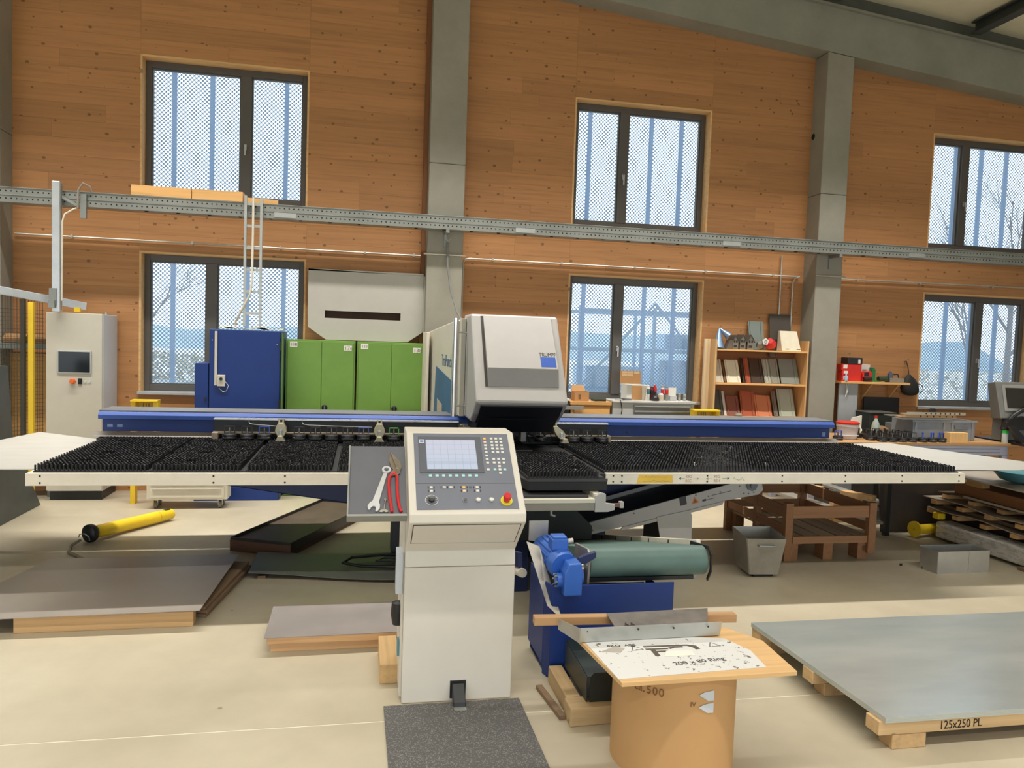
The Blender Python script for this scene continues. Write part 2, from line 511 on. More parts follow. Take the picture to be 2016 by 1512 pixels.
led = MB().hexa([(bx0, 9.30, beam_z(bx0)+.57), (bx1, 9.30, beam_z(bx1)+.57), (bx1, 9.349, beam_z(bx1)+.57), (bx0, 9.349, beam_z(bx0)+.57),
                 (bx0, 9.30, beam_z(bx0)+.60), (bx1, 9.30, beam_z(bx1)+.60), (bx1, 9.349, beam_z(bx1)+.60), (bx0, 9.349, beam_z(bx0)+.60)])
O('trim_1', led, pm('grey_trim', (140, 140, 128), .6), None, 'thin grey edge strip along the top of the roof beam', 'trim', kind='structure')
inf = MB().hexa([(bx0, 9.45, beam_z(bx0)+.602), (bx1, 9.45, beam_z(bx1)+.602), (bx1, 9.62, beam_z(bx1)+.602), (bx0, 9.62, beam_z(bx0)+.602),
                 (bx0, 9.45, beam_z(bx0)+.818), (bx1, 9.45, beam_z(bx1)+.818), (bx1, 9.62, beam_z(bx1)+.818), (bx0, 9.62, beam_z(bx0)+.818)])
O('gap_shade_strip', inf, pm('gap_shade_grey', (92, 94, 86), .7), None, 'dark grey strip standing in for the shaded gap between roof beam and ceiling', 'trim', kind='structure')  # dark strip painted where the gap above the beam lies in shade
ce = T('ceiling', 'pale cream ceiling panels on dark steel purlins', 'ceiling', (0, 0, 6.8), kind='structure')
M_CEIL = pm('cream_ceiling_panel', (232, 226, 200), .7, var=.05)
for k in range(12):
    a, c = -14+k*2.5, -14+(k+1)*2.5-.012
    y0, y1 = -7, 9.9
    za, zc = beam_z(a)+.82, beam_z(c)+.82
    O('ceiling_panel', MB().hexa([(a, y0, za), (c, y0, zc), (c, y1, zc), (a, y1, za), (a, y0, za+.12), (c, y0, zc+.12), (c, y1, zc+.12), (a, y1, za+.12)]), M_CEIL, ce)
M_PURL = pm('dark_purlin_steel', (62, 66, 64), .55)
for x in (-4.4, -1.9, .6, 3.1, 6.0, 8.15, 10.6, 13):
    z = beam_z(x)+.8
    pf = [(x-.075, z), (x+.075, z), (x+.075, z-.016), (x+.008, z-.016), (x+.008, z-.144), (x+.075, z-.144), (x+.075, z-.16), (x-.075, z-.16), (x-.075, z-.144), (x-.008, z-.144), (x-.008, z-.016), (x-.075, z-.016)]
    O('purlin', MB().prism(pf, 'y', -7, 9.3), M_PURL, ce)

# perforated facade screen and what lies outside
def screen_material():
    t = NT('perforated_facade_sheet')
    tc = t.n('ShaderNodeTexCoord'); sp = t.n('ShaderNodeSeparateXYZ'); t.l(tc.outputs['Object'], sp.inputs[0])
    q = .0354*math.sqrt(2)
    a = t.math('DIVIDE', t.math('ADD', sp.outputs['X'], sp.outputs['Z']), q)
    b = t.math('DIVIDE', t.math('SUBTRACT', sp.outputs['X'], sp.outputs['Z']), q)
    fa = t.math('SUBTRACT', t.math('FRACT', a), .5); fb = t.math('SUBTRACT', t.math('FRACT', b), .5)
    d = t.math('SQRT', t.math('ADD', t.math('MULTIPLY', fa, fa), t.math('MULTIPLY', fb, fb)))
    hole = t.math('LESS_THAN', d, .40)
    df = t.n('ShaderNodeBsdfDiffuse', Color=lin((150, 172, 196)))
    tl = t.n('ShaderNodeBsdfTranslucent', Color=lin((140, 168, 200)))
    ms = t.n('ShaderNodeMixShader'); ms.inputs[0].default_value = .35  # translucent share lets the metal pass sky light, standing in for glare
    t.l(df.outputs[0], ms.inputs[1]); t.l(tl.outputs[0], ms.inputs[2])
    tr = t.n('ShaderNodeBsdfTransparent')
    mx = t.n('ShaderNodeMixShader')
    t.l(hole, mx.inputs[0]); t.l(ms.outputs[0], mx.inputs[1]); t.l(tr.outputs[0], mx.inputs[2])
    t.l(mx.outputs[0], t.out.inputs[0])
    return t.m
def rib_material():
    t = NT('facade_rib_metal')
    df = t.n('ShaderNodeBsdfDiffuse', Color=lin((214, 226, 240)))
    tl = t.n('ShaderNodeBsdfTranslucent', Color=lin((196, 214, 236)))
    ms = t.n('ShaderNodeMixShader'); ms.inputs[0].default_value = .7  # backlight put into the material: translucent metal keeps the ribs pale
    t.l(df.outputs[0], ms.inputs[1]); t.l(tl.outputs[0], ms.inputs[2]); t.l(ms.outputs[0], t.out.inputs[0])
    return t.m
M_SCREEN, M_RIB = screen_material(), rib_material()
scr = T('facade_screen', 'perforated pale blue facade sheeting with upright ribs outside the windows', 'facade', (0, 10.25, 0), kind='structure')
def screen_panel(a, c):
    me = MB()._add([(a, 10.25, .3), (c, 10.25, .3), (c, 10.25, 6.0), (a, 10.25, 6.0)], [(0, 1, 2, 3)])
    O('screen_panel', me, M_SCREEN, scr)
for k in range(-2, 30):
    x = -2.35+.445*k
    near = any(w-.75 < x < w+WIN_W+.9 for w in WIN_X)
    if not near: continue
    O('rib', MB().box(x-.026, x+.026, 10.205, 10.249, .3, 6.0), M_RIB, scr)
    screen_panel(x+.026, x+.419)
M_GROUND = pm('yard_ground', (196, 196, 192), .9, var=.2, vs=.6)
O('ground_outside', MB().box(-70, 90, 10.35, 120, -.5, -.3), M_GROUND, None, 'pale paved yard outside the windows', 'ground', kind='structure')
O('ground_outside', MB().box(-70, 90, -60, -7.05, -.5, -.3), M_GROUND, None, 'paved yard in front of the hall', 'ground', kind='structure')
hm = MB()
hx = [-70+i*8 for i in range(21)]
for i in range(20):
    h0, h1 = 3.0+.9*math.sin(i*.7)+.5*math.sin(i*1.9), 3.0+.9*math.sin((i+1)*.7)+.5*math.sin((i+1)*1.9)
    a, c = hx[i], hx[i+1]
    hm.hexa([(a, 90, -.4), (c, 90, -.4), (c, 118, -.4), (a, 118, -.4), (a, 100, h0), (c, 100, h1), (c, 106, h1), (a, 106, h0)])
O('hills_outside', hm, pm('far_hill', (150, 168, 184), .9, var=.2, vs=.1), None, 'low blue-grey wooded hills far beyond the yard', 'hill', kind='structure')
# steel storage rack standing in the yard
rk = T('yard_rack', 'blue-grey steel storage rack in the yard seen through the middle window', 'rack', (6.2, 16.5, -.3))
M_RACK = pm('rack_blue_steel', (166, 188, 214), .6)
for x in (4.6, 6.3, 8.0):
    for y in (15.9, 17.1): O('upright', MB().box(x-.035, x+.035, y-.035, y+.035, -.3, 2.75), M_RACK, rk)
for z in (.9, 1.8, 2.65):
    for y in (15.9, 17.1): O('shelf_beam', MB().box(4.65, 7.95, y-.025, y+.025, z-.04, z+.04), M_RACK, rk)
O('brace', MB().bar((4.6, 15.88, .95), (6.3, 15.88, 2.85), .03, .05), M_RACK, rk)
O('brace', MB().bar((8.0, 15.88, .95), (6.3, 15.88, 2.85), .03, .05), M_RACK, rk)
for k, (x0, x1, z0, z1) in enumerate(((4.8, 6.1, .97, 1.45), (6.5, 7.8, .97, 1.6), (6.6, 7.5, 1.86, 2.2))):
    bb = T('yard_crate', ('pale blue crate on the lower rack bay, beside the window handle', 'larger pale blue crate at the far end of the lower rack bay', 'pale blue crate on the upper rack level')[k], 'crate', ((x0+x1)/2, 16.5, z0))
    O('body', MB().box(x0, x1, 16.0, 17.0, z0, z1), pm('crate_pale_blue', (186, 206, 230), .6), bb, bev=.02)
    for f in range(3): O('batten', MB().box(x0+(x1-x0)*(.15+.35*f)-.03, x0+(x1-x0)*(.15+.35*f)+.03, 15.97, 16.0, z0, z1), M_RACK, bb)
# bare hedges and trees
M_BARK = pm('bare_twig', (140, 132, 130), .9)
def bare_tree(x, y, h, label, seed, spread=1.0):
    r = random.Random(seed)
    t = T('bare_tree', label, 'tree', (x, y, -.3), 'bare trees beyond the yard')
    tr = MB().cyl((x, y, -.3), (x, y, h*.45), h*.014, h*.008, n=8)
    O('trunk', tr, M_BARK, t)
    br = MB()
    def grow(p, d, L, rad, lvl):
        q = p+d*L
        br.cyl(p, q, rad, rad*.6, n=4, cap=False)
        if lvl == 0: return
        for _ in range(3):
            nd = (d+Vector((r.uniform(-.8, .8)*spread, r.uniform(-.5, .5), r.uniform(-.1, .6)))).normalized()
            grow(p+d*L*r.uniform(.5, 1), nd, L*r.uniform(.55, .8), rad*.55, lvl-1)
    for _ in range(4):
        grow(Vector((x, y, h*r.uniform(.2, .45))), Vector((r.uniform(-.7, .7), r.uniform(-.4, .4), 1)).normalized(), h*.26, h*.007, 4)
    O('branches', br, M_BARK, t, kind='stuff')
bare_tree(-5.8, 22, 4.6, 'bare tree seen through the lower window behind the fence side', 3)
bare_tree(10.2, 19, 6.5, 'tall bare tree right of the yard rack', 5)
bare_tree(17.5, 18, 7.5, 'bare tree seen through the windows past the pillar', 8, 1.2)
bare_tree(23.5, 26, 7.5, 'second bare tree seen through the windows past the pillar', 9, 1.2)
def hedge(x0, x1, y, h, label, seed, rgb):
    r = random.Random(seed); m = MB()
    for i in range(2600):
        c = Vector((r.uniform(x0, x1), y+r.uniform(-.6, .6), -.3+h*r.random()**.8)); s_ = .07
        a = Vector((r.uniform(-1, 1), r.uniform(-1, 1), r.uniform(-1, 1)))*s_; b_ = Vector((r.uniform(-1, 1), r.uniform(-1, 1), r.uniform(-1, 1)))*s_
        m._add([c-a, c+b_, c+a, c-b_], [(0, 1, 2, 3)])
    O('hedge', m, pm('hedge_'+str(seed), rgb, .9, var=.4, vs=3), None, label, 'hedge', kind='stuff')
hedge(-9, -3, 24, 1.5, 'brown-green low hedge beyond the yard by the blue cabinet window', 21, (196, 190, 172))
hedge(9, 30, 24, 1.7, 'brown-green hedge beyond the yard past the rack', 22, (190, 184, 170))
M_CONT = pm('yard_container_grey', (150, 156, 160), .7)
yc = T('yard_container', 'long low grey concrete trough in the yard behind the blue cabinet', 'trough', (-4.8, 15, -.3))
O('body', MB().box(-6.2, -3.2, 14.6, 15.6, -.3, .95), M_CONT, yc, bev=.03)
for i in range(6): O('rib', MB().box(-6.1+i*.55, -6.02+i*.55, 14.55, 14.6, -.3, .9), M_CONT, yc)
# ------------------------------------------------------------------ things fixed to the wall
M_GALV = metal('galvanised_steel', (188, 190, 186), .42, .12, metallic=.75)
M_GALVD = metal('dull_galvanised_steel', (150, 152, 148), .5, .12, metallic=.6)
def tray_material():
    t = NT('perforated_tray_steel'); base = lin((150, 152, 146))
    tc = t.n('ShaderNodeTexCoord'); sp = t.n('ShaderNodeSeparateXYZ'); t.l(tc.outputs['Object'], sp.inputs[0])
    fx = t.math('SUBTRACT', t.math('FRACT', t.math('DIVIDE', sp.outputs['X'], .052)), .5)
    m = None
    for z0 in (.04, .118):
        dz = t.math('DIVIDE', t.math('SUBTRACT', sp.outputs['Z'], z0), .052)
        d = t.math('SQRT', t.math('ADD', t.math('MULTIPLY', fx, fx), t.math('MULTIPLY', dz, dz)))
        h = t.math('LESS_THAN', d, .16)
        m = h if m is None else t.math('MAXIMUM', m, h)
    nz = t.n('ShaderNodeTexNoise', Scale=2.0, Detail=5.0); t.l(tc.outputs['Object'], nz.inputs['Vector'])
    c = t.ramp(nz.outputs[0], [(.3, scale_c(base, .85)), (.7, scale_c(base, 1.1))])
    t.l(t.mix(m, c, lin((45, 42, 38))), t.b.inputs['Base Color'])
    t.b.inputs['Metallic'].default_value = .55; t.b.inputs['Roughness'].default_value = .45
    return t.m
M_TRAY = tray_material()
tray = T('cable_tray', 'long galvanised perforated cable tray running across the wall', 'cable tray', (2.6, 9.2, 3.23))
segs = [(-4.8, -.9), (-.898, 1.9), (1.902, 4.6), (4.602, 7.3), (7.302, 10.5)]
for a, c in segs:
    y0, y1, z0, z1 = 9.10, 9.30, 3.23, 3.385
    pf = [(y0, z0), (y0, z1), (y0+.012, z1), (y0+.012, z0+.082), (y0+.006, z0+.076), (y0+.012, z0+.07), (y0+.012, z0+.006), (y1-.004, z0+.006), (y1-.004, z1), (y1, z1), (y1, z0)]
    O('channel', MB().prism(pf, 'x', a, c), M_TRAY, tray)
    O('top_flange', MB().box(a, c, y0-.012, y0+.02, z1, z1+.004), M_GALV, tray)
    O('mid_ridge', MB().box(a, c, y0-.008, y0, z0+.074, z0+.084), M_GALVD, tray)
for x in (-.9, 1.9, 4.6, 7.3): O('splice_plate', MB().box(x-.12, x+.12, 9.092, 9.10, 3.245, 3.30), M_GALV, tray)
for x in (.96, 6.17):
    O('wall_bracket', MB().box(x-.02, x+.02, 9.1, 9.35, 3.19, 3.229).box(x-.02, x+.02, 9.335, 9.35, 3.05, 3.19), M_GALVD, tray)
O('hook', MB().tube([(.95, 9.2, 3.22), (.95, 9.2, 3.14), (.98, 9.2, 3.10), (1.01, 9.2, 3.14)], .008, n=6), M_GALV, tray)
M_DARKSLOT = pm('slot_dark_paint', (40, 38, 36), .9)  # near-black paint on the small tray clips
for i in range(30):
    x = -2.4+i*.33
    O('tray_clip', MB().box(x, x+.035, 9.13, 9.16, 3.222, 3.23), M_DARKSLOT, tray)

M_PINE = wood('pine_board', (222, 172, 108), 'x', True, .6)
tb = MB
O('pine_plank', MB().obox((-2.22, 9.17, 3.446), (.62, .16, .11), rot_z(.02)), M_PINE, None, 'short pine plank lying on the cable tray, end above the window corner', 'plank', bev=.003)
O('pine_plank', MB().obox((-1.63, 9.17, 3.446), (.54, .16, .11), rot_z(-.02)), M_PINE, None, 'pine plank on the cable tray beside the cable ladder', 'plank', bev=.003)
O('pine_plank', MB().obox((-1.16, 9.2, 3.42), (.34, .1, .06), rot_z(.1)), M_PINE, None, 'small pine offcut on the cable tray behind the ladder top', 'plank', bev=.003)

ld = T('cable_ladder', 'upright galvanised cable ladder from the tray down to the blue cabinet', 'cable ladder', (-1.24, 9.07, 2.0))
for x in (-1.325, -1.155): O('side_rail', MB().box(x-.014, x+.014, 9.05, 9.09, 2.0, 3.46), M_GALV, ld)
for i in range(6): O('rung', MB().box(-1.311, -1.169, 9.06, 9.08, 2.13+i*.245, 2.16+i*.245), M_GALV, ld)
M_CABW = pm('white_cable', (222, 216, 200), .6)
O('white_cable', MB().tube([(-1.24, 9.04, 3.45), (-1.24, 9.04, 3.0), (-1.245, 9.04, 2.5), (-1.26, 9.04, 2.36), (-1.34, 9.05, 2.2), (-1.42, 9.1, 2.05), (-1.43, 9.15, 2.0)], .013), M_CABW, None, 'pale cable strapped to the cable ladder', 'cable', smooth=True)
ap = T('support_post', 'bright aluminium profile post rising from the white cabinet past the tray', 'post', (-3.25, 9.05, 2.08))
O('profile', MB().box(-3.29, -3.21, 9.0, 9.08, 2.08, 3.47), metal('aluminium_profile', (205, 208, 210), .35, metallic=.7), ap, bev=.006)
O('slot', MB().box(-3.212, -3.206, 9.03, 9.05, 2.1, 3.45), M_GALVD, ap)
O('clamp', MB().box(-3.31, -3.24, 8.985, 9.0, 2.15, 2.33).box(-3.31, -3.25, 8.96, 8.985, 2.12, 2.2), M_GALVD, ap)
O('arm', MB().bar((-3.22, 9.06, 3.32), (-3.0, 9.09, 3.2), .03, .03).box(-3.03, -2.97, 9.06, 9.09, 3.1, 3.36), M_GALVD, ap)
O('loose_cable', MB().tube([(-3.05, 9.05, 3.2), (-3.04, 9.04, 3.4), (-2.99, 9.03, 3.47), (-2.93, 9.05, 3.44), (-2.92, 9.08, 3.38)], .011), pm('grey_cable', (150, 140, 128), .6), None, 'grey cable loop sticking up over the tray beside the post', 'cable', smooth=True)
O('loose_cable', MB().tube([(-3.2, 9.03, 2.2), (-3.195, 9.03, 3.05), (-3.17, 9.03, 3.13), (-3.08, 9.03, 3.19), (-3.06, 9.04, 3.2)], .009), M_CABW, None, 'thin white cable running up beside the aluminium post', 'cable', smooth=True)

M_COND = metal('conduit_steel', (196, 192, 182), .4, metallic=.6)
def conduit(pts, label, name='conduit_pipe', clips=()):
    t = T(name, label, 'conduit', pts[0])
    O('pipe', MB().tube(pts, .011, n=8), M_COND, t, smooth=True)
    for c in clips: O('clip', MB().box(c-.012, c+.012, YW-.05, YW-.0005, 2.94, 2.975), M_COND, t)
conduit([(-3.9, YW-.03, 2.955), (.715, YW-.03, 2.955)], 'thin steel conduit across the left wall bay under the tray', clips=(-3.3, -2.0, -1.0, 0, .6))
conduit([(.70, 9.325, 2.955), (1.22, 9.325, 2.955)], 'short conduit collar round the pillar behind the machine')
conduit([(1.22, YW-.03, 2.0), (1.22, YW-.03, 2.90), (1.25, YW-.03, 2.945), (1.30, YW-.03, 2.955), (5.9, YW-.03, 2.955)], 'steel conduit along the middle wall bay, bent down beside the pillar', clips=(1.6, 2.5, 3.5, 4.5, 5.5))
conduit([(6.42, YW-.03, 2.955), (10.6, YW-.03, 2.98)], 'steel conduit along the wall bay past the pillar', clips=(6.8, 7.8, 9.0))
conduit([(5.96, 9.32, 2.955), (6.40, 9.32, 2.955)], 'conduit collar round the pillar beside the tile shelf')
conduit([(5.62, YW-.03, 3.23), (5.62, YW-.03, 2.0)], 'upright conduit dropping behind the dark tile, nearer the window')
conduit([(5.9, YW-.04, 2.955), (5.83, YW-.04, 2.93), (5.80, YW-.04, 2.86), (5.80, YW-.04, 2.0)], 'upright conduit dropping behind the dark tile, nearer the pillar')
O('loose_cable', MB().tube([(.98, 9.3, 3.1), (.99, 9.28, 2.8), (1.03, 9.2, 2.5), (1.09, 9.0, 2.25), (1.14, 8.7, 2.1)], .012), pm('grey_supply_cable', (120, 122, 120), .6), None, 'grey supply cable hanging from the tray down to the punching machine', 'cable', smooth=True)

# ------------------------------------------------------------------ along the wall, far left: fence, cabinets
M_YEL = pm('signal_yellow_paint', (238, 200, 40), .4, var=.08)
M_YELB = pm('black_mesh_wire', (60, 58, 50), .6)
fe = T('safety_fence', 'yellow-posted black mesh safety fence with a bright aluminium top rail', 'fence', (-3.6, 9.0, 0))
O('top_rail', MB().bar((-4.6, 7.9, 2.45), (-3.12, 9.5, 2.16), .05, .085), metal('aluminium_rail', (214, 222, 230), .35, metallic=.4), fe, bev=.006)
O('post', MB().box(-3.53, -3.48, 9.02, 9.07, 0, 2.17), M_YEL, fe, bev=.003)
O('post', MB().box(-3.585, -3.55, 8.98, 9.02, 0, 2.2), M_YELB, fe)
O('rail_end_cap', MB().box(-3.2, -3.14, 9.38, 9.43, 2.09, 2.14), M_YEL, fe, bev=.003)
wires = MB()
for i in range(60):
    s_ = i/59*.80; x = -4.6+s_*1.45; y = 7.92+s_*1.56
    wires.box(x-.0022, x+.0022, y-.0022, y+.0022, .2, 2.42-s_*.27)
O('mesh_upright_wires', wires, M_YELB, fe, kind='stuff')
wires = MB()
for i in range(46):
    z = .2+i*.042
    wires.bar((-4.6, 7.92, z), (-3.43, 9.18, z), .003, .003)
O('mesh_cross_wires', wires, M_YELB, fe, kind='stuff')
# lumber rack seen behind the mesh
lr = T('scrap_rack', 'steel rack with timber offcuts behind the safety fence', 'rack', (-3.75, 9.4, 0))
for z in (.5, 1.72): O('shelf', MB().box(-4.3, -3.4, 9.25, 9.6, z-.06, z), pm('rack_grey', (110, 116, 112), .6), lr)
for x in (-4.28, -3.42): O('upright', MB().box(x-.025, x+.025, 9.3, 9.36, 0, 1.9), pm('rack_grey', (110, 116, 112), .6), lr)
O('back_panel', MB().box(-4.3, -3.42, 9.58, 9.6, .56, 1.6), wood('shelf_board', (214, 164, 96), 'x'), lr)
M_BARKY = wood('rough_timber', (150, 112, 72), 'x', True, .8)
lab = ['rough split timber on the rack top, nearest the cabinet', 'dark rough log on the rack behind the fence post', 'pale timber offcut at the rack end behind the mesh', 'timber offcuts low on the rack behind the mesh']
for k, (x, z, L, a) in enumerate(((-3.535, 1.727, .2, .1), (-3.79, 1.727, .24, -.1), (-4.07, 1.727, .24, .05), (-3.8, .507, .6, .05))):
    m = MB().prism([(-.05, 0), (.06, -.005), (.07, .06), (.0, .1), (-.06, .05)], 'x', -L/2, L/2)
    rr = rot_z(a)
    m.v = [tuple(Vector((x, 9.4, z)) + rr @ Vector((u, v, w))) for u, v, w in m.v]
    O('timber_offcut', m, M_BARKY, None, lab[k], 'timber')

M_CABLT = pm('cabinet_light_grey', (198, 192, 178), .45, var=.04)
M_CABSD = pm('cabinet_side_grey', (198, 203, 209), .4, var=.03)
M_BLK = pm('black_plastic', (28, 29, 31), .45)
M_DGREY = pm('dark_grey_paint', (72, 76, 74), .5)
wc = T('control_cabinet', 'tall light grey control cabinet with a dark touch screen', 'cabinet', (-3.1, 9.35, 0))
O('body', MB().box(-3.385, -2.815, 9.13, 9.62, .1, 2.07), M_CABSD, wc, bev=.008)
O('door', MB().box(-3.385, -2.82, 9.105, 9.13, .11, 2.075), M_CABLT, wc, bev=.006)
O('plinth', MB().box(-3.36, -2.83, 9.14, 9.62, 0, .1), M_BLK, wc)
O('screen_bezel', MB().box(-3.27, -2.925, 9.092, 9.105, 1.41, 1.665), M_GALV, wc, bev=.004)
O('screen', MB().box(-3.255, -2.94, 9.089, 9.0925, 1.425, 1.65), pm('dark_screen_glass', (26, 30, 34), .15), wc, 'switched-off dark touch screen')
O('stop_button', MB().cyl((-3.115, 9.105, 1.325), (-3.115, 9.085, 1.325), .03).cyl((-3.115, 9.085, 1.325), (-3.115, 9.06, 1.325), .022), pm('orange_button', (232, 108, 40), .4), wc, 'orange-red stop button', smooth=True)
O('key_switch', MB().box(-3.06, -3.02, 9.095, 9.105, 1.295, 1.36).cyl((-3.04, 9.1, 1.33), (-3.04, 9.08, 1.33), .012), M_BLK, wc)
for x in (-2.99, -2.945): O('push_button', MB().cyl((x, 9.105, 1.325), (x, 9.095, 1.325), .012), M_CABSD, wc)
O('socket_plate', MB().box(-3.40, -3.385, 9.14, 9.22, .9, 1.12), M_CABSD, wc)
for z in (.98, 1.05): O('socket', MB().cyl((-3.4, 9.18, z), (-3.41, 9.18, z), .015), M_BLK, wc)
for x in (-3.37, -2.84): O('lifting_eye', MB().cyl((x, 9.3, 2.07), (x, 9.3, 2.1), .012), M_GALV, wc)

# dark plate and film-covered sheet on the left of the machine
M_DPLATE = pm('dark_grey_coated_plate', (72, 77, 76), .5)
O('guard_plate', MB().prism([(6.4, 0), (8.9, 0), (8.67, .29), (8.24, .84), (8.14, 1.53), (6.4, 1.55)], 'x', -3.40, -3.36), M_DPLATE, None, 'large dark grey guard plate standing at the left edge of the picture', 'plate', bev=.004)
sh = MB().hexa([(-3.34, 5.88, .915), (-2.26, 5.86, .915), (-2.21, 7.34, .915), (-2.93, 7.74, .935), (-3.34, 5.88, .921), (-2.26, 5.86, .921), (-2.21, 7.34, .921), (-2.93, 7.74, .941)])
M_FILM = pm('white_protective_film', (180, 178, 171), .45, var=.06, vs=3, stretch=(1, 4, 1))
ft = T('film_sheet', 'large white film-covered metal sheet on a table left of the brush table', 'sheet', (-2.7, 6.6, 0))
O('sheet', sh, M_FILM, ft)
for x, y in ((-3.32, 6.3), (-3.1, 7.1)): O("trestle_leg", MB().box(x-.03, x+.03, y-.03, y+.03, 0, .913), M_DPLATE, ft)
# ------------------------------------------------------------------ blue and green cabinets, white panel
M_BLUE = pm('cabinet_blue_paint', (12, 48, 118), .48, var=.06)
M_NAVY = pm('machine_navy_paint', (22, 38, 82), .45, var=.08)
M_BLUEL = pm('beam_blue_paint', (40, 78, 160), .4, var=.06)
M_GREEN = pm('locker_green_paint', (112, 152, 66), .5, var=.05)
M_GREEND = pm('locker_green_dark', (84, 120, 52), .5, var=.05)
bc = T('switch_cabinet', 'tall dark blue electrical cabinet with a small white switch box', 'cabinet', (-1.25, 9.3, 0))
O('body', MB().box(-1.70, -.905, 9.08, 9.6, .02, 1.955), pm('blue_cabinet_side', (64, 88, 108), .45), bc, bev=.006)
O('door', MB().box(-1.69, -.925, 9.05, 9.08, .16, 1.95), M_BLUE, bc, bev=.006)
O('side_box', MB().box(-1.845, -1.702, 9.06, 9.5, .3, 1.565), M_BLUE, bc, bev=.006)
O('base', MB().box(-1.84, -.92, 9.04, 9.6, 0, .155), M_BLUE, bc, bev=.004)
for z in (.5, 1.12, 1.78): O('hinge', MB().box(-.935, -.905, 9.035, 9.05, z-.05, z+.05), M_BLK, bc)
O('door_edge', MB().box(-.9035, -.889, 9.0, 9.1, .16, 1.93), M_GREEND, bc)
O('cable_duct', MB().box(-1.632, -1.605, 9.03, 9.05, 1.32, 1.93), M_CABLT, bc, 'pale plastic cable duct')
O('switch_box', MB().box(-1.60, -1.515, 9.015, 9.05, 1.31, 1.44), M_CABLT, bc, 'small white switch box', bev=.005)
O('rotary_knob', MB().cyl((-1.557, 9.015, 1.395), (-1.557, 9.0, 1.395), .017), M_BLK, bc, smooth=True)
O('thin_wire', MB().tube([(-1.52, 9.03, 1.37), (-1.48, 9.035, 1.32), (-1.5, 9.035, 1.26), (-1.54, 9.035, 1.25), (-1.58, 9.035, 1.29)], .004, n=6), M_CABSD, bc, smooth=True)
for x, z in ((-1.66, 1.83), (-.96, 1.8), (-1.66, .95), (-.96, .95)): O('screw', MB().cyl((x, 9.05, z), (x, 9.046, z), .006, n=8), M_GALV, bc)
for z in (.34, 1.16): O('side_clip', MB().box(-1.74, -1.72, 9.045, 9.06, z-.02, z+.02), M_BLK, bc)
rag = MB()
rr_ = random.Random(4)
N_ = 22
for i in range(N_):
    for j in range(5):
        x = -1.6+i*.68/(N_-1); y = 9.08+j*.1
        rag.v.append((x+rr_.uniform(-.006, .006), y, 1.957+.008+.028*max(0, math.sin(i*.55+j*.6))*rr_.uniform(.5, 1)))
for i in range(N_-1):
    for j in range(4): rag.f.append((i*5+j, (i+1)*5+j, (i+1)*5+j+1, i*5+j+1)); rag.m.append(0)
ro = O('cloth', rag, pm('cream_cloth', (222, 212, 182), .9), None, 'crumpled cream cloth lying on top of the blue cabinet', 'cloth', smooth=True)
sm = ro.modifiers.new('thick', 'SOLIDIFY'); sm.thickness = .006

M_PLABEL = pm('white_label', (232, 230, 220), .6, var=.03)
M_INK = pm('dark_ink', (52, 46, 40), .7)
def locker(x0, x1, label, num, left_num):
    y0 = 9.28
    t = T('steel_locker', label, 'cabinet', ((x0+x1)/2, 9.45, 0), 'green lockers')
    O('body', MB().box(x0, x1, y0+.02, 9.62, 0, 1.865), M_GREEN, t, bev=.004)
    xm = (x0+x1)/2+.01
    for a, c in ((x0+.02, xm-.002), (xm+.002, x1-.02)):
        d = O('door', MB().box(a, c, y0, y0+.0198, .06, 1.845), M_GREEN, t, bev=.003)
    O('rotary_handle', MB().lathe([(.0, -.03), (.022, -.03), (.026, -.02), (.034, -.012), (.034, 0)], (xm+.045, y0, 1.065), 18, 'y'), M_BLK, t, 'black round rotary handle', smooth=True)
    O('handle_grip', MB().box(xm+.04, xm+.05, y0-.04, y0-.028, 1.045, 1.085), pm('handle_grey', (120, 118, 110), .5), t)
    O('number_plate', MB().box(x1-.135, x1-.04, y0-.002, y0, 1.75, 1.81), M_PLABEL, t)
    text(num, Matrix.Translation((x1-.13, y0-.0025, 1.758)) @ Matrix.Rotation(math.pi/2, 4, 'X'), .06, pm('number_ink', (120, 108, 96), .7), t, 'number', .085)
    O('sticker', MB().box(x0+.045, x0+.13, y0-.002, y0, 1.775, 1.84), M_PLABEL, t)
    for k, ch in enumerate(left_num): text(ch, Matrix.Translation((x0+.052+k*.025, y0-.0025, 1.79)) @ Matrix.Rotation(math.pi/2, 4, 'X'), .05, M_INK, t, 'digit')
locker(-.885, -.085, 'green two-door steel locker numbered 176, beside the blue cabinet', '176', '118')
locker(-.065, .735, 'green two-door steel locker numbered 138, beside the punching machine', '138', '111')
wp = T('machine_cover', 'big white sheet-metal panel with a slot standing on the green lockers', 'panel', (.03, 9.55, 1.868))
pf = [(-.66, 2.72), (.72, 2.695), (.725, 2.0), (.54, 1.872), (-.44, 1.872), (-.655, 2.02)]
M_WPANEL = pm('white_coated_panel', (192, 187, 178), .5, var=.04)
z0s, z1s = 2.135, 2.225
wm = MB()
wm.prism([(-.66, 2.72), (-.66, z1s), (.72, z1s), (.72, 2.695)], 'y', 9.5, 9.515)
wm.prism([(-.655, z0s), (.724, z0s), (.725, 2.0), (.54, 1.872), (-.44, 1.872), (-.655, 2.02)], 'y', 9.5, 9.515)
wm.box(-.659, -.46, 9.5, 9.515, z0s, z1s).box(.45, .722, 9.5, 9.515, z0s, z1s)
O('panel_face', wm, M_WPANEL, wp)
O('panel_edge', MB().box(.722, .74, 9.5, 9.6, 2.0, 2.69).box(-.66, .72, 9.5, 9.6, 2.70, 2.722), M_WPANEL, wp)
O('slot_back', MB().box(-.5, .5, 9.56, 9.57, 2.1, 2.26), pm('dark_brown_board', (70, 46, 32), .7), wp)

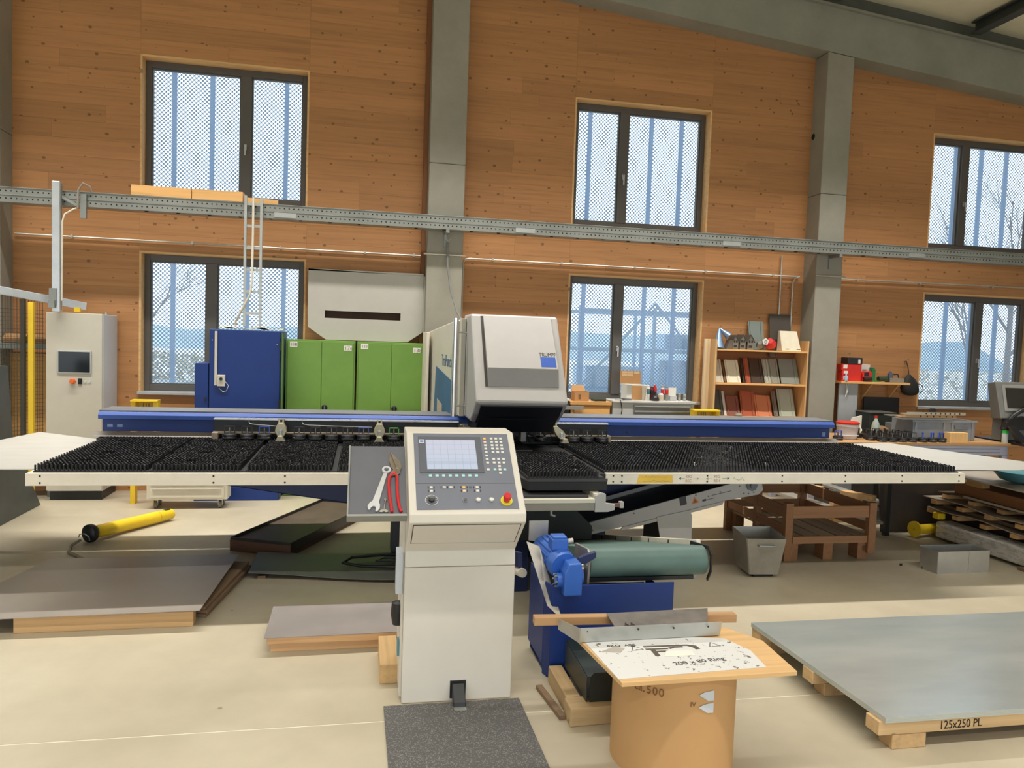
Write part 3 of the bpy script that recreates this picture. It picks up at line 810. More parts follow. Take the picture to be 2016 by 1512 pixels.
# rolling drawer pedestal under the brush table
tr = T('drawer_trolley', 'cream drawer pedestal on castors under the brush table', 'trolley', (-1.83, 8.75, 0))
M_CREAM = pm('trolley_cream', (222, 214, 194), .5, var=.04)
O('body', MB().box(-2.235, -1.41, 8.64, 8.87, .1, .62), M_CREAM, tr, bev=.008)
for z0, z1 in ((.125, .235), (.255, .42), (.44, .6)): O('drawer', MB().box(-2.2, -1.445, 8.622, 8.64, z0, z1), M_CREAM, tr, bev=.004)
for z in (.222, .407, .588): O('grip', MB().box(-2.17, -1.475, 8.612, 8.622, z-.018, z), pm('grip_shade', (186, 176, 156), .5), tr)
for x in (-2.15, -1.49):
    for y in (8.69, 8.83):
        O('castor', MB().cyl((x-.015, y, .04), (x+.015, y, .04), .04, n=18), pm('castor_rubber', (120, 112, 98), .6), tr, smooth=True)
        O('castor_fork', MB().box(x-.022, x-.017, y-.02, y+.02, .03, .098).box(x+.017, x+.022, y-.02, y+.02, .03, .098).box(x-.03, x+.03, y-.03, y+.03, .092, .1), M_GALV, tr)

# ------------------------------------------------------------------ the punching machine
M_WHITE = pm('machine_white_paint', (176, 173, 170), .38, var=.035)
M_WARMW = pm('machine_warm_white', (208, 204, 188), .42, var=.04)
M_MGREY = pm('machine_mid_grey', (146, 145, 144), .45, var=.04)
M_RAIL = pm('table_rail_white', (230, 222, 206), .5, var=.06, vs=6)
M_BRUSHB = pm('brush_board_black', (24, 25, 27), .6)
M_BRIST = pm('black_bristle', (30, 31, 34), .5, var=.1)
M_STEEL = metal('bright_steel', (205, 204, 198), .28)
M_CHROME = metal('chrome_tube', (225, 224, 220), .15)
M_TOPG = pm('beam_top_grey', (104, 106, 110), .5)
M_STRIP = pm('beam_wiper_strip', (118, 110, 102), .5)
pmach = T('punching_machine', 'large white and blue sheet punching machine with a long black brush table', 'machine', (1.35, 7.0, 0))
TX0, TX1, TY0, TY1 = -2.19, 5.06, 5.56, 7.12
ZB = .95
# frame rails
O('front_rail', MB().box(TX0, 1.15, TY0-.012, TY0+.03, .862, .947), M_RAIL, pmach, 'cream white front rail', bev=.003)
O('front_rail', MB().box(1.86, TX1, TY0-.012, TY0+.03, .862, .947), M_RAIL, pmach, 'cream white front rail', bev=.003)
O('side_rail', MB().box(TX0, TX0+.03, TY0+.03, TY1, .862, .947), M_RAIL, pmach, bev=.003)
O('side_rail', MB().box(TX1-.03, TX1, TY0+.03, TY1, .862, .947), M_RAIL, pmach, bev=.003)
for x in (-2.1, -1.0, -.52, 1.92, 1.99, 2.7, 3.35, 3.92, 4.45, 5.0):
    for z in (.882, .928): O('rail_screw', MB().cyl((x, TY0-.012, z), (x, TY0-.015, z), .007, n=8), M_INK, pmach)
rl = Frame((0, TY0-.0125, 0), (1, 0, 0), (0, 0, 1))
M_TAPE = pm('yellow_tape', (226, 186, 74), .6)
O('yellow_tape', MB().slab(rl, [(2.11, .868), (2.41, .875), (2.405, .935), (2.13, .938)], 0, .0008), M_TAPE, pmach, 'yellow tape with handwriting')
M_PEN = pm('green_pen', (96, 136, 128), .7)
def scribble(par, fr, u0, u1, v, h, w, mat, seed, n=18, thick=.0022):
    r = random.Random(seed); pts = []
    for i in range(n):
        u = u0+(u1-u0)*i/(n-1)+r.uniform(-.4, .4)*(u1-u0)/n
        pts.append(fr.pt(u, v+h*r.uniform(0, 1)*(1 if i % 2 else .3), w))
    O('handwriting', MB().tube(pts, thick/2, n=4), mat, par)
scribble(pmach, rl, 2.15, 2.36, .915, .016, .0015, M_PEN, 1)
scribble(pmach, rl, 2.16, 2.38, .882, .016, .0015, M_PEN, 2)
def arrow(par, fr, u, v, L, mat, w=.0012):
    s_ = 1 if L > 0 else -1
    m = MB().rect(fr, min(u, u+L), max(u, u+L), v-.0015, v+.0015, 0, w)
    m.slab(fr, [(u+L, v), (u+L-s_*.02, v+.012), (u+L-s_*.017, v), (u+L-s_*.02, v-.012)], 0, w)
    O('arrow_mark', m, mat, par)
arrow(pmach, rl, 2.51, .907, -.05, M_PEN); arrow(pmach, rl, 2.58, .905, .05, pm('pale_pen', (190, 186, 172), .7))
arrow(pmach, rl, 2.74, .905, -.05, pm('pale_pen', (190, 186, 172), .7)); arrow(pmach, rl, 2.83, .907, .06, M_PEN)
for i, (u, tx) in enumerate(((2.515, 'KIG'), (2.515, 'REC'), (2.755, 'KIG'), (2.755, 'REH'))):
    text(tx, rl.mat(u, .912 if i % 2 == 0 else .878, .001), .03, pm('faded_red_pen', (176, 150, 136), .7), pmach, 'handwriting', .05)
scribble(pmach, rl, 2.92, 3.02, .89, .03, .001, M_PEN, 5, 12)
# brush boards with bristles and ball casters
def brush_board(x0, x1, y0, y1, balls, zb=ZB, skip_poly=None):
    bb = O('brush_board', MB().box(x0+.002, x1-.002, y0, y1, zb-.012, zb+.006), M_BRUSHB, pmach)
    off = OFF[pmach.name]
    v, f = [], []
    sp = .0255
    nx = int((x1-x0-.02)/sp); ny = int((y1-y0-.01)/sp)
    r, h = .0062, .043
    for j in range(ny):
        for i in range(nx):
            x = x0+.013+i*sp+(sp*.5 if j % 2 else 0); y = y0+.008+j*sp
            if x > x1-.008: continue
            if any((x-bx)**2+(y-by)**2 < .043**2 for bx, by in balls): continue
            if skip_poly and skip_poly(x, y): continue
            dx, dy = random.uniform(-.002, .002), random.uniform(-.002, .002)
            b = len(v); X_, Y_, Z_ = x-off.x, y-off.y, zb+.005-off.z
            for k in range(5):
                a = 2*math.pi*k/5
                v.append((X_+r*math.cos(a), Y_+r*math.sin(a), Z_))
            for k in range(5):
                a = 2*math.pi*k/5
                v.append((X_+dx+r*1.05*math.cos(a), Y_+dy+r*1.05*math.sin(a), Z_+h+random.uniform(-.002, .002)))
            f += [(b+k, b+(k+1) % 5, b+5+(k+1) % 5, b+5+k) for k in range(5)]
            f.append((b+5, b+6, b+7, b+8, b+9))
    me = bpy.data.meshes.new('bristles'); me.from_pydata(v, [], f); me.materials.append(M_BRIST)
    ob = bpy.data.objects.new('bristles', me); COL.objects.link(ob); ob.parent = bb
    ob['kind'] = 'stuff'
    for bx, by in balls:
        m = MB().lathe([(.028, 0), (.028, .012), (.022, .016)], (bx, by, zb+.006), 16)
        m.lathe([(.014, .012), (.0135, .020), (.010, .026), (.005, .029), (.001, .030)], (bx, by, zb+.006), 16)
        O('ball_caster', m, metal('caster_steel', (128, 126, 122), .35), bb, 'steel ball caster', smooth=True)
lx = [TX0+.03, -1.42, -.79, -.16, .47, 1.12]
for a, c in zip(lx, lx[1:]):
    w = c-a
    brush_board(a, c, TY0+.03, TY1-.02, [(a+w*.35, 5.80), (a+w*.4, 6.18), (a+w*.75, 6.5), (a+w*.3, 6.8)])
rx = [1.86, 2.5, 3.14, 3.78, 4.42, TX1-.03]
for a, c in zip(rx, rx[1:]):
    w = c-a
    brush_board(a, c, TY0+.03, TY1-.02, [(a+w*.35, 5.84), (a+w*.7, 6.2), (a+w*.3, 6.5), (a+w*.65, 6.82)])
brush_board(1.19, 1.77, 5.30, 6.35, [(1.6, 5.5), (1.72, 5.95)], zb=.955)
O('flap_box', MB().prism([(1.13, 5.56), (1.19, 5.285), (1.785, 5.285), (1.785, 6.4), (1.13, 6.4)], 'z', .868, .942), M_BRUSHB, pmach, 'black box of the lowerable chute flap', bev=.004)
O('flap_edge', MB().box(1.19, 1.785, 5.278, 5.285, .935, .957), pm('flap_edge_grey', (60, 60, 60), .5), pmach)
O('table_apron', MB().box(1.785, 1.858, 5.56, 6.4, .87, .94), M_BRUSHB, pmach)
# transverse beam
M_DARKM = pm('dark_steel', (42, 43, 44), .4, metal=.4)
bx0, bx1 = -2.25, 4.9
O('beam_lower', MB().box(bx0+.02, bx1-.02, 7.215, 7.5, 1.022, 1.13), M_BLUE, pmach, bev=.004)
O('beam_cap', MB().prism([(7.16, 1.135), (7.16, 1.17), (7.185, 1.198), (7.52, 1.198), (7.52, 1.135)], 'x', bx0, bx1), M_BLUEL, pmach, bev=.003)
O('beam_top', MB().box(bx0, bx1, 7.19, 7.52, 1.198, 1.212), M_TOPG, pmach, bev=.003)
O('wiper_strip', MB().prism([(7.20, .975), (7.135, .985), (7.19, 1.02), (7.214, 1.02), (7.214, .975)], 'x', bx0-.03, -1.27), M_STRIP, pmach)
O('wiper_strip', MB().prism([(7.20, .975), (7.135, .985), (7.19, 1.02), (7.214, 1.02), (7.214, .975)], 'x', 2.38, bx1+.04), M_STRIP, pmach)
for x in (-2.19, -2.11): O('type_plate', MB().box(x, x+.045, 7.212, 7.215, 1.06, 1.085), pm('type_plate', (120, 140, 190), .4), pmach)
O('beam_gap_fill', MB().box(bx0, bx1, 7.121, 7.5, .93, .972), M_DARKM, pmach)  # plate added to stop lamp light leaking between table and beam
O('beam_gap_fill', MB().box(-1.27, 2.38, 7.14, 7.214, .972, 1.02), M_DARKM, pmach)
O('type_plate', MB().box(4.79, 4.83, 7.212, 7.215, 1.04, 1.085), pm('type_plate', (120, 140, 190), .4), pmach)
O('beam_hole', MB().cyl((2.62, 7.216, 1.06), (2.62, 7.21, 1.06), .012), M_BLK, pmach)
# carriage that holds the tools
M_DARKM = pm('dark_steel', (42, 43, 44), .4, metal=.4)
O('carriage_plate', MB().box(-1.27, .90, 7.06, 7.13, 1.02, 1.155), M_DARKM, pmach)
O('carriage_plate', MB().box(1.5, 2.36, 7.06, 7.13, 1.02, 1.155), M_DARKM, pmach)
for a, c in ((-1.275, .90), (1.5, 2.365)):
    O('carriage_edge', MB().box(a, c, 7.04, 7.12, 1.155, 1.168), M_STEEL, pmach, bev=.002)
    O('tool_rail', MB().box(a+.0, c, 7.0, 7.06, 1.038, 1.052), pm('tool_rail_tan', (166, 150, 128), .45, metal=.3), pmach)
O('carriage_end', MB().box(-1.275, -1.225, 6.96, 7.06, .99, 1.05), pm('tool_rail_tan', (166, 150, 128), .45, metal=.3), pmach, bev=.003)
O('carriage_end', MB().box(2.315, 2.37, 6.96, 7.06, .99, 1.055), pm('tool_rail_tan', (166, 150, 128), .45, metal=.3), pmach, bev=.003)
for a in ((-.98, -.72), (-.52, .1)):
    O('air_hose', MB().tube([(a[0], 7.05, 1.15), (a[0]+.01, 7.03, 1.125), (a[0]+.06, 7.02, 1.118), (a[1], 7.0, 1.108)], .004, n=6), M_GALVD, pmach, smooth=True)
# sheet clamps
M_CLAMP = metal('clamp_nickel', (196, 186, 158), .38, metallic=.7)
def clamp(x, lean=0.0):
    cl = O('sheet_clamp', MB().prism([(x-.028+lean*.2, 1.03), (x-.05+lean*.35, 1.07), (x-.045+lean*.6, 1.105), (x-.022+lean, 1.15), (x+.022+lean, 1.15), (x+.045+lean*.6, 1.105), (x+.05+lean*.35, 1.07), (x+.028+lean*.2, 1.03)], 'y', 6.90, 6.97), M_CLAMP, pmach, 'nickel-coloured sheet clamp', bev=.006)
    O('clamp_jaw', MB().prism([(x-.042, .995), (x-.03, 1.01), (x-.02, 1.04), (x+.02, 1.04), (x+.03, 1.01), (x+.042, .995)], 'y', 6.84, 6.93), M_CLAMP, cl, bev=.004)
    O('clamp_piston', MB().box(x-.014+lean*.3, x+.014+lean*.3, 6.885, 6.9, 1.03, 1.09), M_STEEL, cl, bev=.003)
    O('clamp_fork', MB().box(x-.024+lean, x-.01+lean, 6.93, 6.96, 1.15, 1.185).box(x+.01+lean, x+.024+lean, 6.93, 6.96, 1.15, 1.185), M_CLAMP, cl)
    O('clamp_bolt', MB().cyl((x-.027+lean, 6.945, 1.17), (x+.027+lean, 6.945, 1.17), .006, n=8), M_INK, cl)
clamp(-.69); clamp(.165); clamp(1.885, -.09)
O('clamp_hook', MB().tube([(.9, 6.95, 1.1), (.905, 6.93, 1.15), (.925, 6.93, 1.155), (.935, 6.93, 1.11), (.92, 6.93, 1.09)], .007, n=8), M_CLAMP, pmach, smooth=True)
# head cover
prof = [(6.30, 1.415), (6.80, 2.17), (7.22, 2.17), (7.22, 1.215), (6.62, 1.215), (6.45, 1.30)]
O('head_cover', MB().prism(prof, 'x', .945, 1.75), M_WHITE, pmach, 'white sloping punch head cover', bev=.022)
slope = Frame((1.055, 6.30, 1.415), (1, 0, 0), (0, .5, .755))
L_ = math.hypot(.5, .755)
# door wedge on the slope: (v, w) profile extruded along u
def wedge(fr, prof, u0, u1):
    n = len(prof)
    m = MB()
    m._add([fr.pt(u0, v, w) for v, w in prof]+[fr.pt(u1, v, w) for v, w in prof],
           [tuple(range(n)), tuple(range(2*n-1, n-1, -1))]+[(i, (i+1) % n, n+(i+1) % n, n+i) for i in range(n)])
    return m
vb, vc, vt = .305, .155, .885
dr = O('head_door', wedge(slope, [(vt, .002), (vt, .012), (vb, .062), (vb, .002)], .0, .625), M_WHITE, pmach, 'white raised door of the punch head', bev=.004)
O('door_grip_face', wedge(slope, [(vb, .0), (vb, .061), (vc, .006), (vc, .0)], .0, .625), M_MGREY, pmach, 'grey slanting grip face', bev=.003)
O('door_gap', wedge(slope, [(vt, -.001), (vt, .0035), (vc, .0035), (vc, -.001)], -.022, -.0005), pm('dark_gap', (58, 54, 48), .7), pmach)
O('door_gap', wedge(slope, [(vt, -.001), (vt, .0025), (vt-.02, .0025), (vt-.02, -.001)], -.02, .64), M_WHITE, pmach)
ang = math.atan2(.05, vt-vb)
dey = slope.ey*math.cos(ang)-slope.n*math.sin(ang)
door_fr = Frame(slope.pt(0, vb, .0625), slope.ex, dey)
O('logo_square', MB().rect(door_fr, .475, .61, .022, .130, 0, .0008), pm('logo_blue', (38, 84, 176), .4), dr, 'blue square logo')
text('TRUMPF', door_fr.mat(.466, .138, .0012), .058, M_INK, dr, 'lettering', .150)
# shade of the head recess painted as dark blocks; punch and cables
O('head_underside', MB().prism([(6.47, 1.31), (6.64, 1.225), (7.15, 1.225), (7.15, 1.12), (6.7, 1.12), (6.5, 1.25)], 'x', 1.0, 1.70), pm('recess_shade_black', (22, 24, 32), .5), pmach)
O('head_recess_shade', MB().prism([(6.33, 1.388), (6.45, 1.296), (6.62, 1.211), (6.62, 1.2), (6.44, 1.284), (6.322, 1.378)], 'x', .99, 1.705), pm('recess_shade_black', (22, 24, 32), .5), pmach, 'dark skin standing in for the shaded recess under the punch head')  # dark skin over the solid slope, painting the shade of an open recess
O('ram_block', MB().cyl((1.38, 6.95, 1.13), (1.38, 6.95, 1.06), .13, n=24).cyl((1.38, 6.95, 1.06), (1.38, 6.95, 1.0), .07, n=24), pm('ram_dark_steel', (64, 62, 58), .35, metal=.6), pmach, smooth=True)
O('ram_collar', MB().lathe([(.17, 0), (.19, .01), (.19, .03), (.17, .04)], (1.38, 6.95, 1.105), 28), pm('ram_dark_steel', (64, 62, 58), .35, metal=.6), pmach, smooth=True)
O('die_table', MB().box(1.125, 1.855, 6.42, 7.12, .91, .952), M_BRUSHB, pmach)
O('die_block', MB().box(1.22, 1.5, 6.5, 7.05, .9525, .985), M_BLK, pmach, bev=.01)
for _b in ((1.08, 1.17, 6.75, 6.9, 1.0, 1.09), (1.42, 1.47, 6.68, 6.74, 1.03, 1.12)): O('valve_block', MB().box(*_b), pm('valve_grey', (120, 116, 112), .4, metal=.4), pmach, bev=.005)
O('sensor_plate', MB().box(1.18, 1.30, 6.36, 6.40, .985, 1.005), M_GALV, pmach)
for i in range(7):
    x = 1.0+i*.11
    O('head_cable', MB().tube([(x, 7.0, 1.14), (x+.02, 6.85, 1.07+.02*(i % 3)), (x+.05*(-1)**i, 6.75, 1.05+.01*i), (x+.1, 6.85, 1.0+.02*(i % 2)), (x+.12, 7.0, 1.02)], .006+.002*(i % 2), n=6), M_BLK, pmach, smooth=True)
# arm behind the head
arm = [(.865, 7.22), (.68, 8.45), (.68, 8.9), (1.75, 8.9), (1.75, 7.22)]
O('arm_cover', MB().hexa([(.865, 7.2, .95), (1.75, 7.2, .95), (1.75, 8.95, .95), (.712, 8.95, .95), (.865, 7.2, 2.12), (1.75, 7.2, 2.12), (1.75, 8.95, 1.99), (.712, 8.95, 1.99)]), M_WARMW, pmach, 'warm white side cover of the machine arm', bev=.012)
O('arm_end_post', MB().box(.69, .722, 8.42, 8.96, .9, 2.0), M_RAIL, pmach, bev=.004)
d_ = Vector((.712-.865, 1.75, 0)).normalized()
side = Frame((.865, 7.2, 0), tuple(-d_), (0, 0, 1))      # u runs toward the camera, so letters read left to right from outside
side.o = Vector((.712, 8.95, 0))
M_SBLUE = pm('side_panel_blue', (64, 100, 142), .45)
LS = (Vector((.865, 7.2, 0))-Vector((.712, 8.95, 0))).length
O('blue_side_panel', MB().slab(side, [(.72, 1.1), (LS-.02, 1.1), (LS-.02, 1.52), (.80, 1.64)], .001, .006), M_SBLUE, pmach, 'slate blue slanted side panel')
O('side_panel_gap', MB().slab(side, [(.93, 1.1), (1.2, 1.1), (1.2, 1.26), (.93, 1.30)], .005, .008), pm('side_beige', (190, 178, 160), .5), pmach)
O('vent_slot', MB().slab(side, [(.5, 1.25), (.54, 1.25), (.54, 1.7), (.5, 1.7)], .001, .004), M_MGREY, pmach)
text('TruPunch', side.mat(1.10, 1.66, .002), .17, M_SBLUE, pmach, 'lettering', .50)
O('chrome_handle', MB().cyl((.835, 6.97, 1.225), (.835, 6.97, 2.13), .026, n=20), M_CHROME, pmach, 'tall chrome handle bar', smooth=True)
for z in (1.32, 2.0): O('handle_standoff', MB().cyl((.835, 6.97, z), (.95, 7.02, z), .008, n=8), M_CHROME, pmach, smooth=True)
O('side_door_seam', MB().box(.9425, .945, 7.03, 7.036, 1.28, 2.1), pm('dark_gap', (58, 54, 48), .7), pmach)
O('side_filler', MB().box(.90, .944, 7.06, 7.22, 1.215, 2.13), M_WARMW, pmach, bev=.004)
O('top_box', MB().box(.95, 1.12, 8.2, 8.5, 2.03, 2.09), M_BLK, pmach)
# base and cantilevers under the table
O('machine_base', MB().box(.72, 1.30, 5.66, 8.9, 0, .42), M_NAVY, pmach, bev=.01)
O('machine_base', MB().box(1.302, 2.22, 6.56, 8.9, 0, .42), M_NAVY, pmach, bev=.01)
O('machine_column', MB().box(.86, 1.7, 6.3, 8.8, .42, .86), pm('column_dark', (30, 34, 40), .6), pmach)
O('table_cantilever', MB().prism([(-1.15, .858), (-1.12, .67), (-.05, .50), (.85, .42), (.85, .858)], 'y', 6.55, 6.85), M_NAVY, pmach, bev=.01)
O('table_cantilever', MB().prism([(1.72, .858), (1.72, .42), (2.26, .5), (3.75, .66), (3.8, .858)], 'y', 6.55, 6.85), M_NAVY, pmach, bev=.01)
# sheet-lifting cross unit below the flap
O('linear_unit', MB().box(1.0, 1.66, 5.17, 5.30, .745, .80), pm('unit_grey', (140, 134, 124), .5), pmach, bev=.004)
O('linear_unit_cap', MB().box(1.0, 1.66, 5.165, 5.31, .80, .832), M_WARMW, pmach, bev=.004)
O('unit_top', MB().box(1.0, 1.62, 5.2, 5.9, .832, .85), pm('unit_top_dark', (44, 44, 46), .5), pmach)
O('unit_end_plate', MB().prism([(1.66, .735), (1.66, .85), (1.70, .875), (1.74, .865), (1.74, .80), (1.81, .79), (1.81, .75), (1.76, .735)], 'y', 5.165, 5.20), M_WHITE, pmach, bev=.003)
O('unit_side', MB().box(1.66, 1.72, 5.2, 5.95, .75, .862), M_WARMW, pmach, bev=.004)
O('unit_sensor', MB().box(1.86, 1.89, 5.2, 5.24, .755, .80), M_WHITE, pmach, bev=.002)
O('unit_sensor_rod', MB().box(1.81, 1.86, 5.205, 5.235, .76, .785), pm('copper_brown', (110, 80, 62), .5), pmach)
O('unit_pipe', MB().tube([(1.36, 5.25, .74), (1.36, 5.25, .70), (1.39, 5.25, .69)], .01, n=8), M_GALV, pmach, smooth=True)
O('chute_body', MB().prism([(1.05, .45), (1.05, .74), (1.55, .74), (1.75, .55), (1.75, .45)], 'y', 5.5, 6.3), pm('chute_black_green', (26, 32, 30), .6), pmach)

# ------------------------------------------------------------------ tool cassettes
M_TOOL = pm('tool_black_plastic', (34, 34, 36), .35)
M_TOOLS = metal('tool_steel', (150, 146, 138), .3)
def cassette_parts(t, bracket):
    O('ring', MB().lathe([(.03, .0), (.058, .003), (.062, .014), (.056, .024), (.062, .032), (.06, .046), (.045, .055), (.03, .056)], (0, 0, 0), 20), M_TOOL, t, smooth=True)
    O('steel_band', MB().lathe([(.05, .0235), (.0605, .0235), (.0605, .0285), (.05, .0285)], (0, 0, 0), 20), M_TOOLS, t, smooth=True)
    O('punch_pin', MB().cyl((0, 0, .05), (0, 0, .105), .009, n=10), M_TOOLS, t, smooth=True)
    O('bracket', MB().box(-.046, -.038, -.008, .008, .05, .118).box(.038, .046, -.008, .008, .05, .118).box(-.046, .046, -.008, .008, .11, .118), bracket, t)
M_BR = {'black': pm('bracket_black', (48, 48, 50), .4), 'blue': pm('bracket_blue', (70, 96, 196), .4), 'green': pm('bracket_green', (96, 190, 84), .4), 'orange': pm('bracket_orange', (222, 84, 42), .4)}
protos = {}
def cassette(x, y, z, kind, label, group, rz=0.0):
    if kind not in protos:
        t = T('tool_cassette', label, 'tool', (0, 0, 0), group)
        cassette_parts(t, M_BR[kind]); protos[kind] = t
        t.location = (x, y, z); t.rotation_euler = (0, 0, rz)
    else:
        t = copy_tree(protos[kind], (x, y, z), rz, label); t['group'] = group
    return t
G1 = 'tool cassettes in the machine rail'
for x, kind, lab in ((-1.12, 'black', 'black tool cassette in the rail, outermost at the left end'), (-.975, 'black', 'black tool cassette in the rail, second from the left end'), (-.83, 'blue', 'tool cassette with blue bracket left of the first clamp'),
                     (-.535, 'black', 'black tool cassette just right of the first clamp'), (-.395, 'black', 'black tool cassette, second after the first clamp'), (-.255, 'black', 'black tool cassette, third after the first clamp'), (-.115, 'black', 'black tool cassette, fourth after the first clamp'),
                     (.025, 'blue', 'tool cassette with blue bracket left of the second clamp'), (.295, 'green', 'tool cassette with green bracket beside the console'), (.435, 'orange', 'tool cassette with orange bracket at the console corner'),
                     (1.66, 'black', 'black tool cassette left of the leaning clamp under the head'), (2.12, 'black', 'black tool cassette just right of the leaning clamp'), (2.27, 'black', 'black tool cassette at the right end of the rail')):
    cassette(x, 6.93, .998, kind, lab, G1)
cassette(1.985, 6.93, .998, 'black', 'black tool cassette right behind the leaning clamp', G1)
# ------------------------------------------------------------------ operator console
M_CON = pm('console_warm_white', (218, 212, 200), .42, var=.03)
M_CONP = pm('console_panel_grey', (116, 120, 132), .42, var=.05)
M_CONP2 = pm('console_panel_dark', (92, 96, 104), .42, var=.04)
M_KEY = pm('key_white', (224, 222, 214), .4, var=.02)
M_KEYC = pm('key_cyan', (176, 224, 222), .4, var=.02)
M_KEYO = pm('key_orange', (246, 196, 96), .4, var=.02)
M_KEYP = pm('key_peach', (240, 204, 188), .4, var=.02)
cx0, cx1 = .244, .834
con = T('control_console', 'white operator console with sloping grey control panel', 'console', ((cx0+cx1)/2, 4.15, 0))
O('pedestal', MB().prism([(3.95, 0), (3.95, .735), (4.36, .735), (4.36, 0)], 'x', cx0, cx1), M_CON, con, bev=.006)
O('head_housing', MB().prism([(3.95, .737), (3.965, .82), (3.715, 1.03), (3.715, 1.074), (4.15, 1.431), (4.36, 1.431), (4.36, .737)], 'x', cx0, cx1), M_CON, con, bev=.005)
und = Frame((cx0, 3.965, .82), (1, 0, 0), (0, -.25, .21))
O('drawer_front', MB().rect(und, .025, .565, .10, .305, .0005, .004), M_CON, con, bev=.0015)
gap = MB().rect(und, .021, .569, .096, .1, 0, .0025).rect(und, .021, .569, .305, .309, 0, .0025).rect(und, .021, .025, .1, .305, 0, .0025).rect(und, .565, .569, .1, .305, 0, .0025)
O('drawer_gap', gap, M_INK, con)
cp = Frame((.244, 3.715, 1.074), (1, 0, 0), (0, .435, .357))
pn = O('control_panel', MB().rect(cp, .037, .556, .027, .547, .0005, .003), M_CONP, con, 'grey keypad and display panel', bev=.001)
O('panel_divider', MB().rect(cp, .039, .554, .1945, .1965, .003, .0036), M_INK, pn)
O('display_bezel', MB().rect(cp, .062, .40, .264, .521, .003, .007), M_CONP2, pn, bev=.001)
def screen_mat():
    t = NT('lit_lcd')
    tc = t.n('ShaderNodeTexCoord'); sp = t.n('ShaderNodeSeparateXYZ'); t.l(tc.outputs['Generated'], sp.inputs[0])
    gx = t.math('LESS_THAN', t.math('FRACT', t.math('MULTIPLY', sp.outputs['X'], 7.0)), .05)
    gz = t.math('LESS_THAN', t.math('FRACT', t.math('MULTIPLY', sp.outputs['Z'], 6.0)), .05)
    ln = t.math('MAXIMUM', gx, gz)
    band = t.math('MULTIPLY', t.math('GREATER_THAN', sp.outputs['Z'], .17), t.math('LESS_THAN', sp.outputs['Z'], .28))
    c = t.mix(t.math('MULTIPLY', ln, .5), lin((172, 184, 206)), lin((100, 110, 130)))
    c = t.mix(t.math('MULTIPLY', band, .4), c, lin((140, 156, 178)))
    c = t.mix(t.math('MULTIPLY', sp.outputs['Z'], .4), c, lin((190, 182, 204)))
    t.l(c, t.b.inputs['Base Color']); t.l(c, t.b.inputs['Emission Color'])
    t.b.inputs['Emission Strength'].default_value = .22; t.b.inputs['Roughness'].default_value = .3
    return t.m
O('display', MB().rect(cp, .10, .368, .287, .495, .007, .008), screen_mat(), pn, 'lit display with a pale grid')
O('logo_frame', MB().rect(cp, .066, .093, .471, .497, .007, .008), M_KEY, pn)
O('logo_square', MB().rect(cp, .070, .089, .476, .490, .008, .0085), pm('key_logo_blue', (96, 130, 206), .4), pn)
def key(u, v, m=M_KEY, s=.0145, h=None):
    h = h or s*.9
    O('key', MB().rect(cp, u-s/2, u+s/2, v-h/2, v+h/2, .003, .0055), m, pn)
for i in range(8): key(.115+i*.0343, .246, M_KEYC, .016)
for i in range(8): key(.4245, .510-i*.0249, (M_KEYO, M_KEYP, M_KEY)[min(i, 2)])
for j in range(5):
    for i in range(3): key(.462+i*.026, .511-j*.025)
for j in range(2):
    for i in range(3): key(.46+i*.0265, .361-j*.025)
for u, v, m in ((.486, .311, M_KEY), (.423, .287, M_KEY), (.459, .287, M_KEYC), (.486, .287, M_KEY), (.512, .287, M_KEYC), (.486, .263, M_KEY)): key(u, v, m)
for u, v, m in ((.115, .168, M_KEY), (.115, .145, M_KEY), (.182, .168, M_KEY), (.216, .168, M_KEY), (.283, .168, M_KEYO), (.317, .168, M_CONP2), (.352, .168, M_KEY), (.283, .145, M_KEYP), (.352, .145, M_KEY)): key(u, v, m)
signs = MB()
for u, v in ((.10, .168), (.13, .168), (.10, .145), (.13, .145), (.166, .168), (.199, .168), (.234, .168), (.268, .168), (.300, .168), (.334, .168), (.368, .168), (.268, .145), (.300, .145), (.336, .145), (.368, .145)):
    signs.rect(cp, u-.0025, u+.0025, v-.008, v+.008, .003, .0036)
O('key_symbols', signs, M_INK, pn, kind='stuff')
for u, v, ch in ((.182, .168, '-'), (.216, .168, '+')): text(ch, cp.mat(u-.004, v-.005, .006), .016, M_INK, pn, 'key_sign')
def disc(name, u, v, r, w0, w1, m, par=pn, n=24, r2=None): return O(name, MB().cyl(cp.pt(u, v, w0), cp.pt(u, v, w1), r, r2, n=n), m, par, smooth=True)
disc('dial_scale', .113, .085, .033, .003, .0042, M_CONP2); 
O('dial_ring', MB().pipe(cp.pt(.113, .085, .003), cp.pt(.113, .085, .005), .033, .031), M_KEY, pn)
for i in range(11):
    a = math.radians(-40+i*26)
    O('dial_tick', MB().rect(Frame(cp.pt(.113, .085, .0042), cp.ex*math.cos(a)+cp.ey*math.sin(a), -cp.ex*math.sin(a)+cp.ey*math.cos(a)), .024, .029, -.0006, .0006, 0, .0006), M_KEY, pn)
disc('dial_knob', .113, .085, .015, .0042, .012, M_BLK); disc('dial_cap', .113, .085, .011, .012, .032, pm('knob_grey', (112, 114, 122), .4), r2=.010)
for u, m in ((.283, M_CONP2), (.350, M_KEY), (.418, M_KEY)):
    disc('button_ring', u, .084, .015, .003, .008, M_MGREY); disc('push_button', u, .084, .0105, .008, .012, m)
disc('stop_base', .495, .077, .031, .003, .009, pm('stop_yellow', (226, 214, 60), .4))
disc('stop_stem', .495, .077, .016, .009, .03, pm('stop_red', (206, 40, 44), .35)); disc('stop_head', .495, .077, .0205, .03, .05, pm('stop_red', (206, 40, 44), .35), r2=.018)
